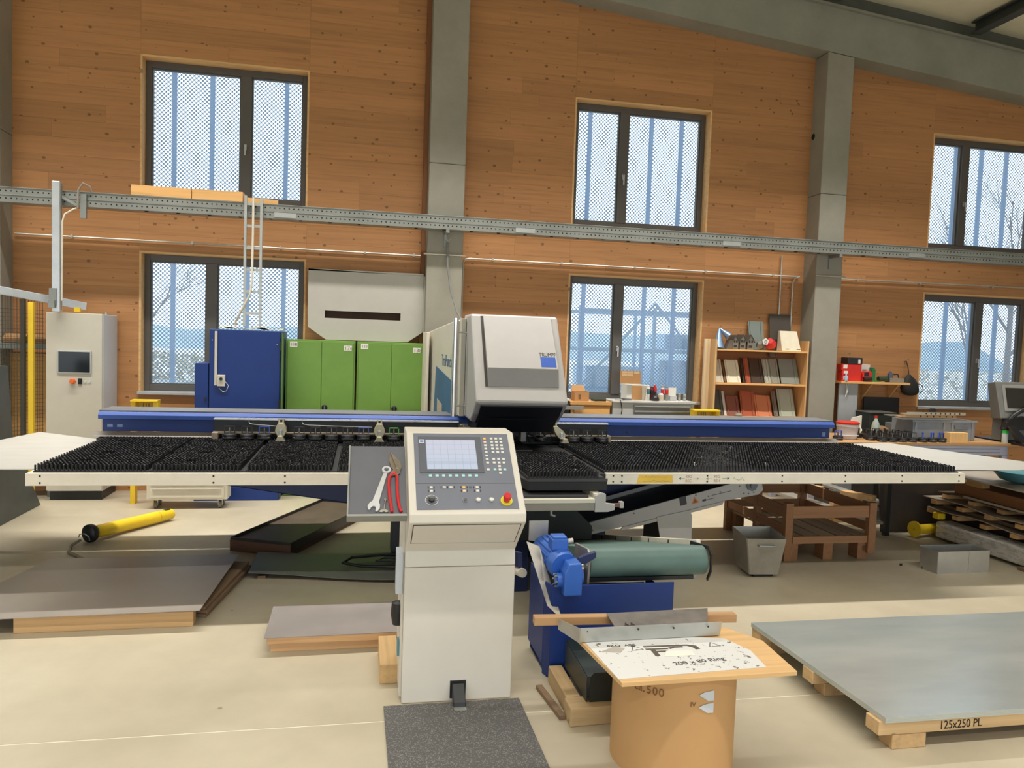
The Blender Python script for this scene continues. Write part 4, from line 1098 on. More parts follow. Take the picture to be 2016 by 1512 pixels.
# side and foot details
O('foot_pedal_housing', MB().box(.50, .585, 3.945, 3.952, .02, .115), M_BLK, con)
fp = O('foot_pedal', MB().prism([(3.84, .012), (3.95, .03), (3.95, .10), (3.935, .105), (3.85, .04)], 'x', .51, .575), M_BLK, con, 'black foot pedal', bev=.004)
O('pedal_plate', MB().box(.51, .575, 3.815, 3.86, .014, .02), M_GALV, con)
O('side_flap', MB().prism([(3.99, .58), (3.99, .80), (4.06, .82), (4.06, .60)], 'x', .20, .238), M_CABSD, con, bev=.004)
O('side_strip', MB().box(.232, .243, 4.0, 4.34, .02, 1.0), M_CON, con)
O('side_handle', MB().lathe([(.0, 0), (.03, .0), (.04, .06), (.035, .12), (.0, .13)], (.222, 4.1, .38), 14), M_BLK, con, smooth=True)
O('glass_bottle_stub', MB().box(.22, .242, 4.05, 4.12, .22, .30), pm('pale_teal', (96, 140, 150), .4), con)
# shelf on the side with hand tools
sf = Frame((-.05, 3.75, 1.06), (1, 0, 0), (0, .37, .295))
M_SHELF = pm('shelf_grey_rubber', (98, 100, 106), .55, var=.08)
tsh = T('tool_shelf', 'sloping grey tool shelf hooked on the console side', 'shelf', (.1, 3.95, 1.0))
O('plate', MB().rect(sf, .0, .285, .0, .47, -.012, 0), M_SHELF, tsh, bev=.002)
O('lip', MB().rect(sf, -.008, .285, -.012, .002, -.03, .016), M_GALVD, tsh, bev=.002)
O('edge', MB().rect(sf, -.008, .0, .0, .47, -.014, .006), M_GALVD, tsh)
wr = T('combination_wrench', 'big bright steel combination wrench on the tool shelf', 'wrench', tuple(sf.pt(.15, .16, 0)))
M_WR = metal('wrench_steel', (214, 215, 218), .3, .05, metallic=.35)
a_ = math.atan2(.292-.05, .186-.122)
wf = Frame(sf.pt(.122, .05, 0), sf.ex*math.cos(a_)+sf.ey*math.sin(a_), -sf.ex*math.sin(a_)+sf.ey*math.cos(a_))
Lw = math.hypot(.064, .242)
O('shaft', MB().slab(wf, [(.03, -.017), (Lw-.018, -.010), (Lw-.018, .010), (.03, .017)], .002, .010), M_WR, wr, bev=.002)
O('ring_end', MB().pipe(wf.pt(Lw, 0, .0005), wf.pt(Lw, 0, .016), .023, .0125, 24), M_WR, wr, smooth=True)
jaw = [(.034, -.017), (.02, -.027), (-.002, -.031), (-.022, -.024), (-.022, -.013), (-.006, -.012), (.004, -.006), (.004, .006), (-.006, .012), (-.022, .013), (-.022, .024), (-.002, .031), (.02, .027), (.034, .017)]
O('open_jaw', MB().slab(wf, jaw, .001, .012), M_WR, wr, bev=.0015)
sn = T('tin_snips', 'red-handled tin snips on the tool shelf', 'tin snips', tuple(sf.pt(.23, .2, 0)))
M_BLADE = metal('snip_blade', (158, 148, 136), .35)
M_RED = pm('red_handle_grip', (196, 34, 40), .35, var=.08)
O('blade', MB().slab(sf, [(.203, .416), (.2, .36), (.212, .31), (.235, .288), (.247, .295), (.24, .32)], .002, .008), M_BLADE, sn, bev=.001)
O('blade', MB().slab(sf, [(.206, .418), (.236, .375), (.258, .345), (.266, .315), (.258, .29), (.24, .285), (.236, .31)], .008, .014), M_BLADE, sn, bev=.001)
O('pivot_bolt', MB().cyl(sf.pt(.243, .297, .014), sf.pt(.243, .297, .019), .007, n=12), M_STEEL, sn)
O('pivot_plate', MB().slab(sf, [(.21, .25), (.205, .268), (.23, .30), (.255, .295), (.256, .27), (.236, .255)], .003, .013), M_BLADE, sn, bev=.001)
O('handle', MB().tube([sf.pt(u, v, .009) for u, v in ((.232, .275), (.21, .262), (.2, .24), (.196, .19), (.2, .12), (.207, .06), (.211, .016))], .0078, n=10), M_RED, sn, 'red plastic handle', smooth=True)
O('handle', MB().tube([sf.pt(u, v, .009) for u, v in ((.216, .275), (.238, .255), (.24, .21), (.239, .15), (.243, .08), (.25, .035), (.258, .018))], .0078, n=10), M_RED, sn, 'red plastic handle', smooth=True)
wb_ = T('wing_bolt', 'small steel wing bolt on the tool shelf between wrench and snips', 'bolt', tuple(sf.pt(.175, .06, 0)))
O('threaded_rod', MB().cyl(sf.pt(.180, .095, .006), sf.pt(.172, .032, .006), .004, n=10), M_STEEL, wb_, smooth=True)
O('wing', MB().slab(sf, [(.148, .022), (.152, .03), (.166, .036), (.178, .036), (.19, .03), (.194, .022), (.182, .018), (.171, .024), (.16, .018)], .001, .008), M_STEEL, wb_, bev=.001)
O('nut', MB().cyl(sf.pt(.1795, .092, .006), sf.pt(.181, .102, .006), .008, n=6), M_STEEL, wb_)

def mat_rubber():
    t = NT('rubber_granulate')
    co = t.coord()
    v = t.n('ShaderNodeTexVoronoi', Scale=230.0); t.l(co, v.inputs['Vector'])
    s = t.n('ShaderNodeSeparateColor'); t.l(v.outputs['Color'], s.inputs[0])
    nz = t.n('ShaderNodeTexNoise', Scale=4.0, Detail=3.0); t.l(co, nz.inputs['Vector'])
    fl = t.math('GREATER_THAN', t.math('ADD', s.outputs[0], t.math('MULTIPLY', nz.outputs[0], .25)), .95)
    t.l(t.mix(fl, lin((92, 91, 90)), lin((132, 129, 124))), t.b.inputs['Base Color'])
    t.b.inputs['Roughness'].default_value = .85
    t.bump(v.outputs['Distance'], .6, .004)
    return t.m
O('floor_mat', MB().prism([(.15, 3.92), (.875, 3.925), (.885, 2.6), (.165, 2.6)], 'z', 0.001, .012), mat_rubber(), None, 'dark grey speckled rubber mat in front of the console', 'mat', bev=.002)
M_BLOCKW = wood('block_spruce', (214, 176, 122), 'y', True, .7)
O('wood_block', MB().box(.135, .243, 4.2, 4.62, 0, .11), M_BLOCKW, None, 'squared wooden block beside the console foot', 'block', bev=.004)

# ------------------------------------------------------------------ left floor
M_RAWST = metal('raw_sheet_steel', (162, 153, 144), .42, .1, vs=1.2, metallic=.3)
M_RAWDK = metal('dark_sheet_steel', (118, 116, 112), .45, .12, vs=1.2, metallic=.12)
M_BEAMW = wood('squared_timber', (206, 166, 116), 'x', True, .65)
M_BEAMY = wood('old_timber', (130, 106, 82), 'y', True, .75)
O('steel_sheet', MB().hexa([(-2.62, 5.12, .108), (-1.0, 5.13, .122), (-.95, 6.41, .122), (-2.36, 6.44, .108), (-2.62, 5.12, .112), (-1.0, 5.13, .126), (-.95, 6.41, .126), (-2.36, 6.44, .112)]), M_RAWST, None, 'wide bare steel sheet propped on timbers on the left floor', 'sheet')
O('timber_beam', MB().obox((-1.58, 5.22, .05), (1.06, .09, .1), rot_z(.015)), M_BEAMW, None, 'pale squared timber under the front edge of the wide steel sheet', 'timber', bev=.004)
for k, (z, dx) in enumerate(((0, 0), (.027, .012), (.054, -.006))):
    O('timber_plank', MB().hexa([(-1.12+dx, 5.36, z), (-1.0+dx, 5.33, z), (-.86+dx, 6.36, z), (-.98+dx, 6.38, z), (-1.12+dx, 5.36, z+.024), (-1.0+dx, 5.33, z+.024), (-.86+dx, 6.36, z+.024), (-.98+dx, 6.38, z+.024)]), M_BEAMY, None, ('dark plank at the bottom of the stack beside the wide steel sheet', 'dark plank in the middle of the stack beside the wide steel sheet', 'top dark plank of the stack touching the wide steel sheet')[k], 'plank', bev=.003)
O('timber_beam', MB().obox((-2.28, 5.9, .05), (.1, .8, .1), rot_z(.0)), M_BEAMY, None, 'dark timber hidden under the far left of the wide sheet', 'timber', bev=.004)
# shallow steel tray
a_ = math.atan2(.74, 1.64); ca, sa = math.cos(a_), math.sin(a_)
tf = Frame((-1.11, 6.97, 0), (ca, -sa, 0), (sa, ca, 0))
st = T('steel_tray', 'long shallow dark steel tray on wooden feet on the left floor', 'tray', (-.6, 7.6, 0))
M_TRAYD = metal('tray_dark_steel', (70, 66, 62), .4, .15, metallic=.6)
O('bottom', MB().rect(tf, .01, .58, .01, 1.72, .09, .098), pm('tray_brown_bottom', (84, 70, 60), .5, var=.2), st)
for u0, u1, v0, v1 in ((0, .59, 0, .012), (0, .59, 1.718, 1.73), (0, .012, .012, 1.718), (.578, .59, .012, 1.718)): O('rim', MB().rect(tf, u0, u1, v0, v1, .035, .125), M_TRAYD, st, bev=.002)
O('front_foot', MB().rect(tf, .0, .59, -.004, .06, 0, .1), wood('dark_foot_wood', (92, 62, 44), 'x', False), st)
O('side_foot', MB().rect(tf, .53, .585, .07, 1.7, 0, .034), wood('dark_foot_wood', (92, 62, 44), 'x', False), st)
# wavy dark sheet
sw = MB(); nn = 24
for i in range(nn+1):
    x = -.84+i*1.32/nn
    z = .045+.02*math.sin((i-4)/nn*math.pi*1.1)*-1
    z = max(.012, z)
    for y in (6.02+.10*math.cos(i/nn*3.0), 6.70):
        sw.v += [(x, y, z), (x, y, z+.004)]
for i in range(nn):
    a = i*4; b = a+4
    for f in ((a, b, b+2, a+2), (a+1, a+3, b+3, b+1), (a, a+1, b+1, b), (a+2, b+2, b+3, a+3)): sw.f.append(f); sw.m.append(0)
O('steel_sheet', sw, M_RAWDK, None, 'dark bowed steel sheet lying between tray and wide sheet', 'sheet', smooth=True)
for x in (-.74, .42): O('sheet_batten', MB().box(x-.03, x+.03, 6.15, 6.66, 0, .022 if x < 0 else .03), M_BEAMY, None, 'thin batten under the %s end of the bowed sheet' % ('left' if x < 0 else 'console'), 'batten')
O('black_cable', MB().tube([(.55, 6.25, .1), (.3, 6.15, .07), (.02, 6.2, .068), (-.12, 6.3, .068), (-.05, 6.45, .068), (.2, 6.5, .07), (.45, 6.45, .08), (.6, 6.4, .09)], .012), M_BLK, None, 'black cable loop on the bowed steel sheet', 'cable', smooth=True)
O('black_cable', MB().tube([(.6, 6.3, .1), (.35, 6.28, .08), (.15, 6.33, .068), (.22, 6.42, .068), (.42, 6.36, .09), (.6, 6.5, .12)], .010), M_BLK, None, 'second black cable loop near the console on the bowed sheet', 'cable', smooth=True)
O('junction_box', MB().box(.28, .68, 6.62, 6.8, .05, .34), pm('dark_box_grey', (66, 68, 68), .6), None, 'dark grey box on the floor behind the console', 'box', bev=.006)
# plywood-topped stack beside the console
stk = T('sheet_stack', 'small steel sheet lying on stacked planks beside the console', 'sheet stack', (-.1, 4.95, 0))
O('top_sheet', MB().prism([(-.545, 4.675), (.62, 4.70), (.64, 5.25), (-.55, 5.225)], 'z', .098, .102), metal('grey_brown_sheet', (156, 148, 144), .5, .06, metallic=.4), stk)
M_STKW = wood('stack_plank', (210, 166, 118), 'x', True, .65)
for y0, y1, z0, z1, dx in ((4.69, 4.84, .055, .098, 0), (4.71, 4.86, .0, .05, .02), (5.05, 5.2, .055, .098, .01), (5.05, 5.2, 0, .05, 0)):
    O('plank', MB().box(-.53+dx, .6+dx, y0, y1, z0, z1), M_STKW, stk, bev=.003)
# yellow light-curtain post lying down
yp = T('light_curtain_post', 'yellow tubular post with black foot lying on the floor', 'post', (-2.1, 7.7, 0))
A_, B_ = Vector((-2.39, 7.32, .078)), Vector((-1.87, 8.15, .062))
dv = (B_-A_).normalized()
O('tube', MB().cyl(A_+dv*.06, A_+dv*.80, .058, n=28), M_YEL, yp, smooth=True)
O('tube_end', MB().cyl(A_+dv*.805, B_, .057, .05, n=28), M_YEL, yp, smooth=True)
O('groove', MB().cyl(A_+dv*.80, A_+dv*.805, .053, n=28), M_BLK, yp)
ft_ = O('black_foot', MB().lathe([(.0, 0), (.055, .0), (.08, .015), (.082, .05), (.07, .075), (.058, .085)], (0, 0, 0), 28), M_BLK, yp, smooth=True)
q_ = Vector((0, 0, 1)).rotation_difference(dv)
ft_.matrix_basis = Matrix.Translation(A_-OFF[yp.name]) @ q_.to_matrix().to_4x4() @ Matrix.Translation(OFF[yp.name])
O('slot', MB().obox(B_-dv*.06+Vector((0, 0, .052)), (.03, .06, .012), rot_z(math.atan2(dv.y, dv.x)-math.pi/2)), M_BLK, yp)
O('foot_ring', MB().tube([A_+Vector((-.055, -.03, -.02)), A_+Vector((-.04, -.055, .012)), A_+Vector((0, -.06, .018)), A_+Vector((.035, -.055, -.01)), A_+Vector((.04, -.045, -.05))], .005, n=6), M_GALV, yp, smooth=True)
O('grey_cable', MB().tube([(-2.42, 7.26, .04), (-2.47, 7.18, .012), (-2.42, 6.98, .012), (-2.25, 6.78, .012), (-2.05, 6.62, .012), (-1.85, 6.5, .012)], .012), pm('grey_floor_cable', (150, 140, 120), .6), None, 'grey-brown cable curving from the yellow post across the floor', 'cable', smooth=True)
# ------------------------------------------------------------------ scrap conveyor and bin in front
M_BELT = pm('green_conveyor_belt', (86, 112, 106), .5, var=.12, vs=5)
M_MOTOR = pm('motor_blue', (52, 102, 190), .38, var=.06)
M_STAIN = metal('stainless_plate', (178, 174, 166), .4, metallic=.7)
sb = T('scrap_bin', 'dark blue steel scrap bin under the green conveyor belt', 'bin', (1.47, 4.4, 0))
def bin_wall(p): return O('bin_wall', p, M_BLUE, sb, bev=.004)
bin_wall(MB().prism([(1.10, 4.16), (1.85, 4.165), (1.85, 4.175), (1.105, 4.17)], 'z', 0, .545))
bin_wall(MB().prism([(1.075, 4.235), (1.10, 4.16), (1.11, 4.168), (1.085, 4.24)], 'z', 0, .55))
bin_wall(MB().box(1.075, 1.085, 4.242, 4.62, .05, .55))
bin_wall(MB().box(1.84, 1.85, 4.18, 4.6, 0, .45))
bin_wall(MB().box(1.09, 1.84, 4.61, 4.62, 0, .40))
O('bin_floor', MB().box(1.09, 1.84, 4.18, 4.6, .0, .01), M_NAVY, sb)
cv = T('scrap_conveyor', 'green belt conveyor with blue gear motor rising from under the machine', 'conveyor', (1.7, 5.2, 0))
# belt side profile along Y (descends toward the machine)
zr, rr_, yr = .635, .088, 4.30
sl = (.06-.70)/(7.0-4.4)
belt = []
for i in range(11):
    a = math.pi*1.42 - i*(math.pi*.96)/10
    belt.append((yr+rr_*math.cos(a), zr+rr_*math.sin(a)))
top = [(6.5, zr+rr_+sl*(6.5-yr))]
prof = belt + [(6.5, .178), (6.5, .10), (4.55, .47)]
O('belt', MB().prism(prof, 'x', 1.345, 2.085), M_BELT, cv, 'worn green conveyor belt', smooth=True)
O('side_rail', MB().bar((2.115, 4.42, .70), (2.115, 7.0, .07), .03, .055), M_RAIL, cv, 'cream side rail with slots', bev=.003)
for i in range(7):
    y = 4.5+i*.36; z = .70+(y-4.42)*(-.63/2.58)
    O('rail_slot', MB().box(2.098, 2.1005, y-.008, y+.008, z-.016, z+.018), M_INK, cv)
O('rail_foot', MB().bar((2.115, 4.46, .665), (2.115, 7.0, .035), .02, .02), M_BLK, cv)
O('end_bracket', MB().prism([(4.195, .70), (4.24, .738), (4.5, .70), (4.5, .68), (4.25, .715), (4.212, .68), (4.212, .60), (4.25, .535), (4.24, .52), (4.195, .59)], 'x', 2.092, 2.104), M_DARKM, cv, bev=.003)
O('end_bracket', MB().prism([(4.2, .70), (4.24, .735), (4.5, .70), (4.5, .60), (4.4, .5), (4.25, .5), (4.22, .52)], 'x', 1.325, 1.34), M_STAIN, cv, bev=.003)
O('axle', MB().cyl((1.2, yr, zr-.03), (1.33, yr, zr-.03), .015, n=16).cyl((1.29, yr, zr-.03), (1.315, yr, zr-.03), .045, n=20), M_STEEL, cv, smooth=True)
O('wiper', MB().box(1.36, 2.02, 4.27, 4.29, .525, .548), M_BLK, cv)
O('guard_plate', MB().prism([(1.30, .72), (1.36, .735), (1.36, .70), (1.30, .665), (1.255, .665), (1.255, .70)], 'y', 4.17, 4.2), M_NAVY, cv, bev=.004)
# gear motor
gm = O('gear_box', MB().prism([(1.155, .50), (1.155, .63), (1.18, .685), (1.255, .69), (1.262, .64), (1.262, .50)], 'y', 4.10, 4.24), M_MOTOR, cv, 'bright blue gear box', bev=.008)
O('gear_flange', MB().cyl((1.262, 4.2, .585), (1.285, 4.2, .585), .05, n=24), M_MOTOR, gm, smooth=True)
O('gear_hub', MB().cyl((1.155, 4.17, .575), (1.125, 4.17, .575), .042, n=20).cyl((1.125, 4.17, .575), (1.118, 4.17, .575), .026, n=20), M_MOTOR, gm, smooth=True)
for a in range(6):
    an = a*math.pi/3; O('hub_bolt', MB().cyl((1.13, 4.17+.034*math.cos(an), .575+.034*math.sin(an)), (1.112, 4.17+.034*math.cos(an), .575+.034*math.sin(an)), .006, n=6), M_STEEL, gm)
md = Vector((-.16, .95, .12)).normalized(); m0 = Vector((1.185, 4.22, .635))
mo = O('motor_body', MB().cyl(m0, m0+md*.06, .082, .088, n=28).cyl(m0+md*.06, m0+md*.30, .083, n=28), M_MOTOR, cv, 'blue electric motor', smooth=True)
for k in range(16):
    a = 2*math.pi*k/16
    e1 = md.cross(Vector((0, 0, 1))).normalized(); e2 = md.cross(e1)
    r_ = e1*math.cos(a)+e2*math.sin(a)
    O('cooling_fin', MB().bar(m0+md*.09+r_*.085, m0+md*.28+r_*.085, .006, .014), M_MOTOR, mo)
O('terminal_box', MB().obox(m0+md*.10+Vector((.0, 0, .105)), (.10, .10, .07)), M_MOTOR, mo, bev=.008)
O('terminal_lid', MB().obox(m0+md*.10+Vector((.0, 0, .145)), (.085, .085, .015)), M_MOTOR, mo, bev=.006)
O('cable_gland', MB().cyl(m0+md*.1+Vector((.05, 0, .11)), m0+md*.1+Vector((.09, 0, .115)), .018, n=12), M_STAIN, mo, smooth=True)
O('motor_hood', MB().prism([(1.03, .72), (1.03, .84), (1.15, .84), (1.15, .70)], 'y', 4.5, 4.51), M_STAIN, cv)
O('support_plate', MB().hexa([(1.075, 4.16, .43), (1.155, 4.12, .36), (1.16, 4.13, .36), (1.08, 4.17, .43), (.985, 4.36, .75), (1.065, 4.36, .72), (1.07, 4.37, .72), (.99, 4.37, .75)]), M_STAIN, cv, 'slanting stainless support plate')
O('side_channel', MB().bar((.98, 4.5, .60), (.93, 6.4, .18), .03, .09), M_NAVY, cv, bev=.003)
O('side_roller', MB().cyl((.99, 4.46, .53), (.94, 6.0, .22), .028, n=12), M_RAIL, cv, smooth=True)

# inclined belt conveyor on its own stand
ic = T('parts_conveyor', 'grey inclined belt conveyor with warning triangle under the brush table', 'conveyor', (2.6, 6.2, 0))
M_ICG = pm('conveyor_grey', (164, 162, 158), .45, var=.04)
icf = Frame((1.84, 5.9, .375), (1.545, 0, .335), (-.335, 0, 1.545))
Li = math.hypot(1.545, .335)
O('side_plate', MB().slab(icf, [(0, -.005), (0, .085), (.06, .10), (Li-.08, .155), (Li, .16), (Li+.012, .03), (Li-.04, .0), (Li-.35, .015)], -.003, .006), M_ICG, ic, bev=.003)
O('lower_flange', MB().slab(icf, [(.28, -.028), (.3, .0), (Li-.36, .016), (Li-.38, -.012)], 0, .012), M_ICG, ic, bev=.002)
bel = MB()
bel._add([icf.pt(.0, .085, -.5), icf.pt(.0, .10, -.01), icf.pt(Li-.02, .155, -.01), icf.pt(Li-.02, .155, -.5), icf.pt(.0, .06, -.5), icf.pt(.0, .06, -.01), icf.pt(Li-.02, .1, -.01), icf.pt(Li-.02, .1, -.5)], [(0, 1, 2, 3), (7, 6, 5, 4), (0, 4, 5, 1), (1, 5, 6, 2), (2, 6, 7, 3), (3, 7, 4, 0)])
O('belt', bel, pm('black_belt', (34, 35, 36), .5), ic, 'black conveyor belt')
O('side_plate', MB().slab(icf, [(0, -.005), (0, .12), (Li, .19), (Li+.012, .03), (Li-.35, .015)], -.515, -.505), M_ICG, ic, bev=.003)
O('leg_plate', MB().prism([(2.43, .52), (2.72, .575), (2.745, .53), (2.755, .06), (2.53, .06)], 'y', 5.885, 5.897), M_ICG, ic, bev=.003)
O('leg_box', MB().box(2.50, 2.70, 5.91, 6.35, 0, .44), pm('leg_dark', (62, 62, 58), .6), ic)
O('foot', MB().box(2.40, 2.80, 5.86, 6.4, 0, .03), M_ICG, ic, bev=.003)
O('motor_flange', MB().cyl(icf.pt(Li-.09, .095, .006), icf.pt(Li-.09, .095, .022), .05, n=8).cyl(icf.pt(Li-.09, .095, .02), icf.pt(Li-.09, .095, .04), .022, n=16), M_CONP2, ic, 'dark bearing flange', smooth=True)
O('black_sticker', MB().slab(icf, [(.83, .06), (.89, .062), (.89, .135), (.83, .133)], .006, .0072), M_BLK, ic)
O('warning_triangle', MB().slab(icf, [(.93, .05), (1.0, .053), (.966, .112)], .006, .0072), pm('warning_orange', (196, 116, 48), .5), ic, 'orange warning triangle')
O('warning_border', MB().slab(icf, [(.945, .058), (.985, .060), (.966, .094)], .0072, .008), pm('warning_dark', (120, 72, 36), .5), ic)
O('black_sticker', MB().slab(icf, [(1.03, .052), (1.065, .053), (1.065, .07), (1.03, .069)], .006, .0072), M_BLK, ic)
for u0, u1, v in ((1.07, 1.14, .058), (1.12, 1.3, .085)): O('slot', MB().rect(icf, u0, u1, v, v+.004, .006, .007), M_INK, ic)
for u, v in ((.05, .03), (.42, .09), (.98, .12), (1.09, .085), (1.2, .1), (Li-.2, .11), (Li-.17, .04), (Li-.13, .03), (Li-.08, .03)): O('screw', MB().cyl(icf.pt(u, v, .006), icf.pt(u, v, .010), .007, n=8), M_CONP2, ic)

# ------------------------------------------------------------------ cardboard drum with boards on top
M_CARD = pm('brown_cardboard', (196, 152, 100), .7, var=.06, vs=2)
dm = T('cardboard_drum', 'big brown cardboard drum carrying a plywood board', 'drum', (1.485, 3.3, 0))
O('shell', MB().pipe((1.485, 3.3, 0), (1.485, 3.3, .5), .287, .28, 48), M_CARD, dm, smooth=True)
O('bottom', MB().cyl((1.485, 3.3, .005), (1.485, 3.3, .012), .28, n=48), M_CARD, dm)
def on_drum(a, z, w=.2885): return Vector((1.485+w*math.sin(a), 3.3-w*math.cos(a), z))
def drum_frame(a, z):
    t_ = Vector((math.cos(a), math.sin(a), 0)); return Frame(on_drum(a, z), tuple(t_), (0, 0, 1))
M_CINK = pm('brown_ink', (128, 88, 52), .7)
for ch, a in zip('ca.500', (-1.02, -.94, -.86, -.80, -.70, -.60)):
    text(ch, drum_frame(a, .405).mat(-.01, 0, .001), .05, M_CINK, dm, 'stencil')
text('IV', drum_frame(-.12, .375).mat(-.01, 0, .001), .03, M_CINK, dm, 'stencil')
for z in (.415, .36):
    f_ = drum_frame(.13, z)
    O('torn_tape', MB().slab(f_, [(-.045, .012), (-.02, .022), (.03, .026), (.03, -.02), (.0, -.018)], .0, .001), M_CABSD, dm, 'torn silver tape')
M_PLY = wood('plywood_board', (216, 176, 122), 'x', False, .6)
O('plywood_board', MB().prism([(1.105, 2.97), (1.93, 2.985), (1.955, 3.33), (1.84, 3.52), (1.045, 3.50)], 'z', .502, .522), M_PLY, None, 'plywood board lying on the cardboard drum', 'board', bev=.002)
def paper_mat():
    t = NT('peeling_white_film')
    co = t.coord()
    n1 = t.n('ShaderNodeTexNoise', Scale=26.0, Detail=4.0, Roughness=.7); t.l(co, n1.inputs['Vector'])
    n2 = t.n('ShaderNodeTexNoise', Scale=5.0, Detail=3.0); t.l(co, n2.inputs['Vector'])
    f = t.math('GREATER_THAN', t.math('ADD', n1.outputs[0], t.math('MULTIPLY', n2.outputs[0], .25)), .755)
    t.l(t.mix(f, lin((218, 218, 216)), lin((92, 86, 78))), t.b.inputs['Base Color'])
    t.b.inputs['Roughness'].default_value = .5
    return t.m
fs = T('film_sheet', 'white peeling film-covered sheet with printed mark on the plywood board', 'sheet', (1.45, 3.2, .523))
fz = Frame((0, 0, .5225), (1, 0, 0), (0, 1, 0))
O('sheet', MB().prism([(1.10, 3.0), (1.81, 3.04), (1.83, 3.22), (1.77, 3.37), (1.62, 3.40), (1.07, 3.40)], 'z', .5225, .5245), paper_mat(), fs)
M_PRINT = pm('print_dark_brown', (86, 76, 64), .6)
pf_ = Frame((1.42, 3.215, .5246), (1, -.02, 0), (.02, 1, 0))
O('printed_mark', MB().rect(pf_, -.09, .13, .09, .107, 0, .0004).slab(pf_, [(.13, .107), (.17, .09), (.175, .05), (.15, .045), (.145, .07), (.125, .088)], 0, .0004)
  .rect(pf_, -.09, .02, .06, .075, 0, .0004).slab(pf_, [(.02, .075), (.05, .088), (.1, .088), (.1, .075), (.055, .073), (.03, .06)], 0, .0004)
  .rect(pf_, -.07, -.045, -.01, .058, 0, .0004).rect(pf_, -.045, .01, .03, .046, 0, .0004), M_PRINT, fs, 'dark printed curved mark')
O('paper_note', MB().slab(pf_, [(-.03, -.02), (.12, -.02), (.125, .035), (.0, .04)], .0005, .0012), M_PLABEL, fs)
O('torn_patch', MB().slab(fz, [(1.11, 3.28), (1.2, 3.26), (1.24, 3.31), (1.19, 3.33)], .0022, .003), pm('torn_grey', (172, 164, 154), .6), fs)
text('200 x 80 Ring', Frame((1.40, 3.10, .5252), (1, .12, 0), (-.12, 1, 0)).mat(0, 0), .045, pm('pen_black', (70, 68, 66), .6), fs, 'handwriting', .26)
text('8KQ  ABS', Frame((1.16, 3.33, .5252), (1, 0, 0), (0, 1, 0)).mat(0, 0), .03, pm('pen_black', (70, 68, 66), .6), fs, 'lettering', .14)
for u, v in ((1.29, 3.30), (1.68, 3.30)):
    f2 = Frame((u, v, .5248), (1, .1, 0), (-.1, 1, 0))
    tri = MB()
    for a, c in (((-.03, -.018), (.03, -.018)), ((.03, -.018), (0, .03)), ((0, .03), (-.03, -.018))): tri.bar(f2.pt(*a), f2.pt(*c), .004, .0004)
    O('recycling_mark', tri, pm('pen_black', (70, 68, 66), .6), fs)
# galvanised angle trays and dark plate on the board
ga = T('galvanised_tray', 'bent galvanised angle tray lying across the plywood board', 'tray', (1.4, 3.42, .525))
O('base', MB().prism([(1.04, 3.395), (1.76, 3.405), (1.73, 3.56), (.99, 3.56)], 'z', .527, .530), M_GALVD, ga)
O('front_flange', MB().hexa([(1.04, 3.392, .527), (1.765, 3.402, .527), (1.765, 3.405, .527), (1.04, 3.395, .527), (1.04, 3.38, .60), (1.765, 3.39, .60), (1.765, 3.393, .60), (1.04, 3.383, .60)]), M_GALV, ga, 'upright galvanised front flange with holes')
for x in (1.075, 1.33, 1.51, 1.69): O('flange_hole', MB().cyl((x, 3.383, .582), (x, 3.3815, .582), .005 if x > 1.1 else .003, n=12), M_INK, ga)
O('end_flange', MB().hexa([(1.035, 3.39, .527), (1.038, 3.39, .527), (.983, 3.562, .527), (.98, 3.562, .527), (1.035, 3.38, .60), (1.038, 3.38, .60), (.983, 3.562, .58), (.98, 3.562, .58)]), M_STAIN, ga)
O('steel_plate', MB().hexa([(1.24, 3.44, .560), (1.72, 3.45, .560), (1.80, 3.62, .582), (1.24, 3.60, .582), (1.24, 3.44, .563), (1.72, 3.45, .563), (1.80, 3.62, .585), (1.24, 3.60, .585)]), metal('scuffed_dark_plate', (112, 106, 100), .5, .3, vs=9, metallic=.4), None, 'scuffed dark steel plate lettered AA above the galvanised tray', 'plate')
text('AA', Matrix.Translation((1.29, 3.465, .5675)) @ Matrix.Rotation(.13, 4, 'X'), .05, M_INK, bpy.data.objects[[o.name for o in bpy.data.objects if o.get('label', '').startswith('scuffed dark')][0]], 'lettering', .06)
O('timber_batten', MB().obox((1.40, 3.60, .552), (1.06, .05, .042), rot_z(-.06)), wood('slat_wood', (186, 146, 102), 'x', True, .65), None, 'rough wooden slat under the far edge of the dark plate', 'slat', bev=.003)

# pallet blocks with a dark green box
M_PALO = wood('old_pallet_wood', (196, 168, 124), 'x', True, .75)
pb = T('pallet_block', 'oil-stained wooden beam carrying the dark green box', 'block', (1.3, 3.7, 0))
O('beam', MB().hexa([(1.075, 3.60, 0), (1.6, 3.62, 0), (1.6, 3.75, 0), (1.075, 3.73, 0), (1.075, 3.60, .095), (1.6, 3.62, .095), (1.6, 3.75, .095), (1.075, 3.73, .095)]), M_PALO, pb, bev=.006)
O('beam', MB().box(1.085, 1.165, 3.735, 4.12, 0, .095), wood('old_pallet_wood_y', (190, 160, 116), 'y', True, .75), pb, bev=.006)
O('wooden_lath', MB().obox((1.035, 3.86, .012), (.035, .36, .022), rot_z(.12)), M_BEAMY, None, 'thin grey lath on the floor beside the oil-stained beam', 'lath')
gb = T('green_metal_box', 'dark green metal box on the oil-stained beam', 'box', (1.32, 3.85, .096))
M_DGREEN = pm('dark_green_coat', (36, 46, 42), .4)
O('front', MB().prism([(1.19, .097), (1.19, .225), (1.21, .25), (1.6, .25), (1.6, .097)], 'y', 3.66, 3.664), M_DGREEN, gb)
O('side', MB().prism([(3.664, .097), (4.09, .097), (4.09, .25), (3.664, .225)], 'x', 1.172, 1.176), M_DGREEN, gb)
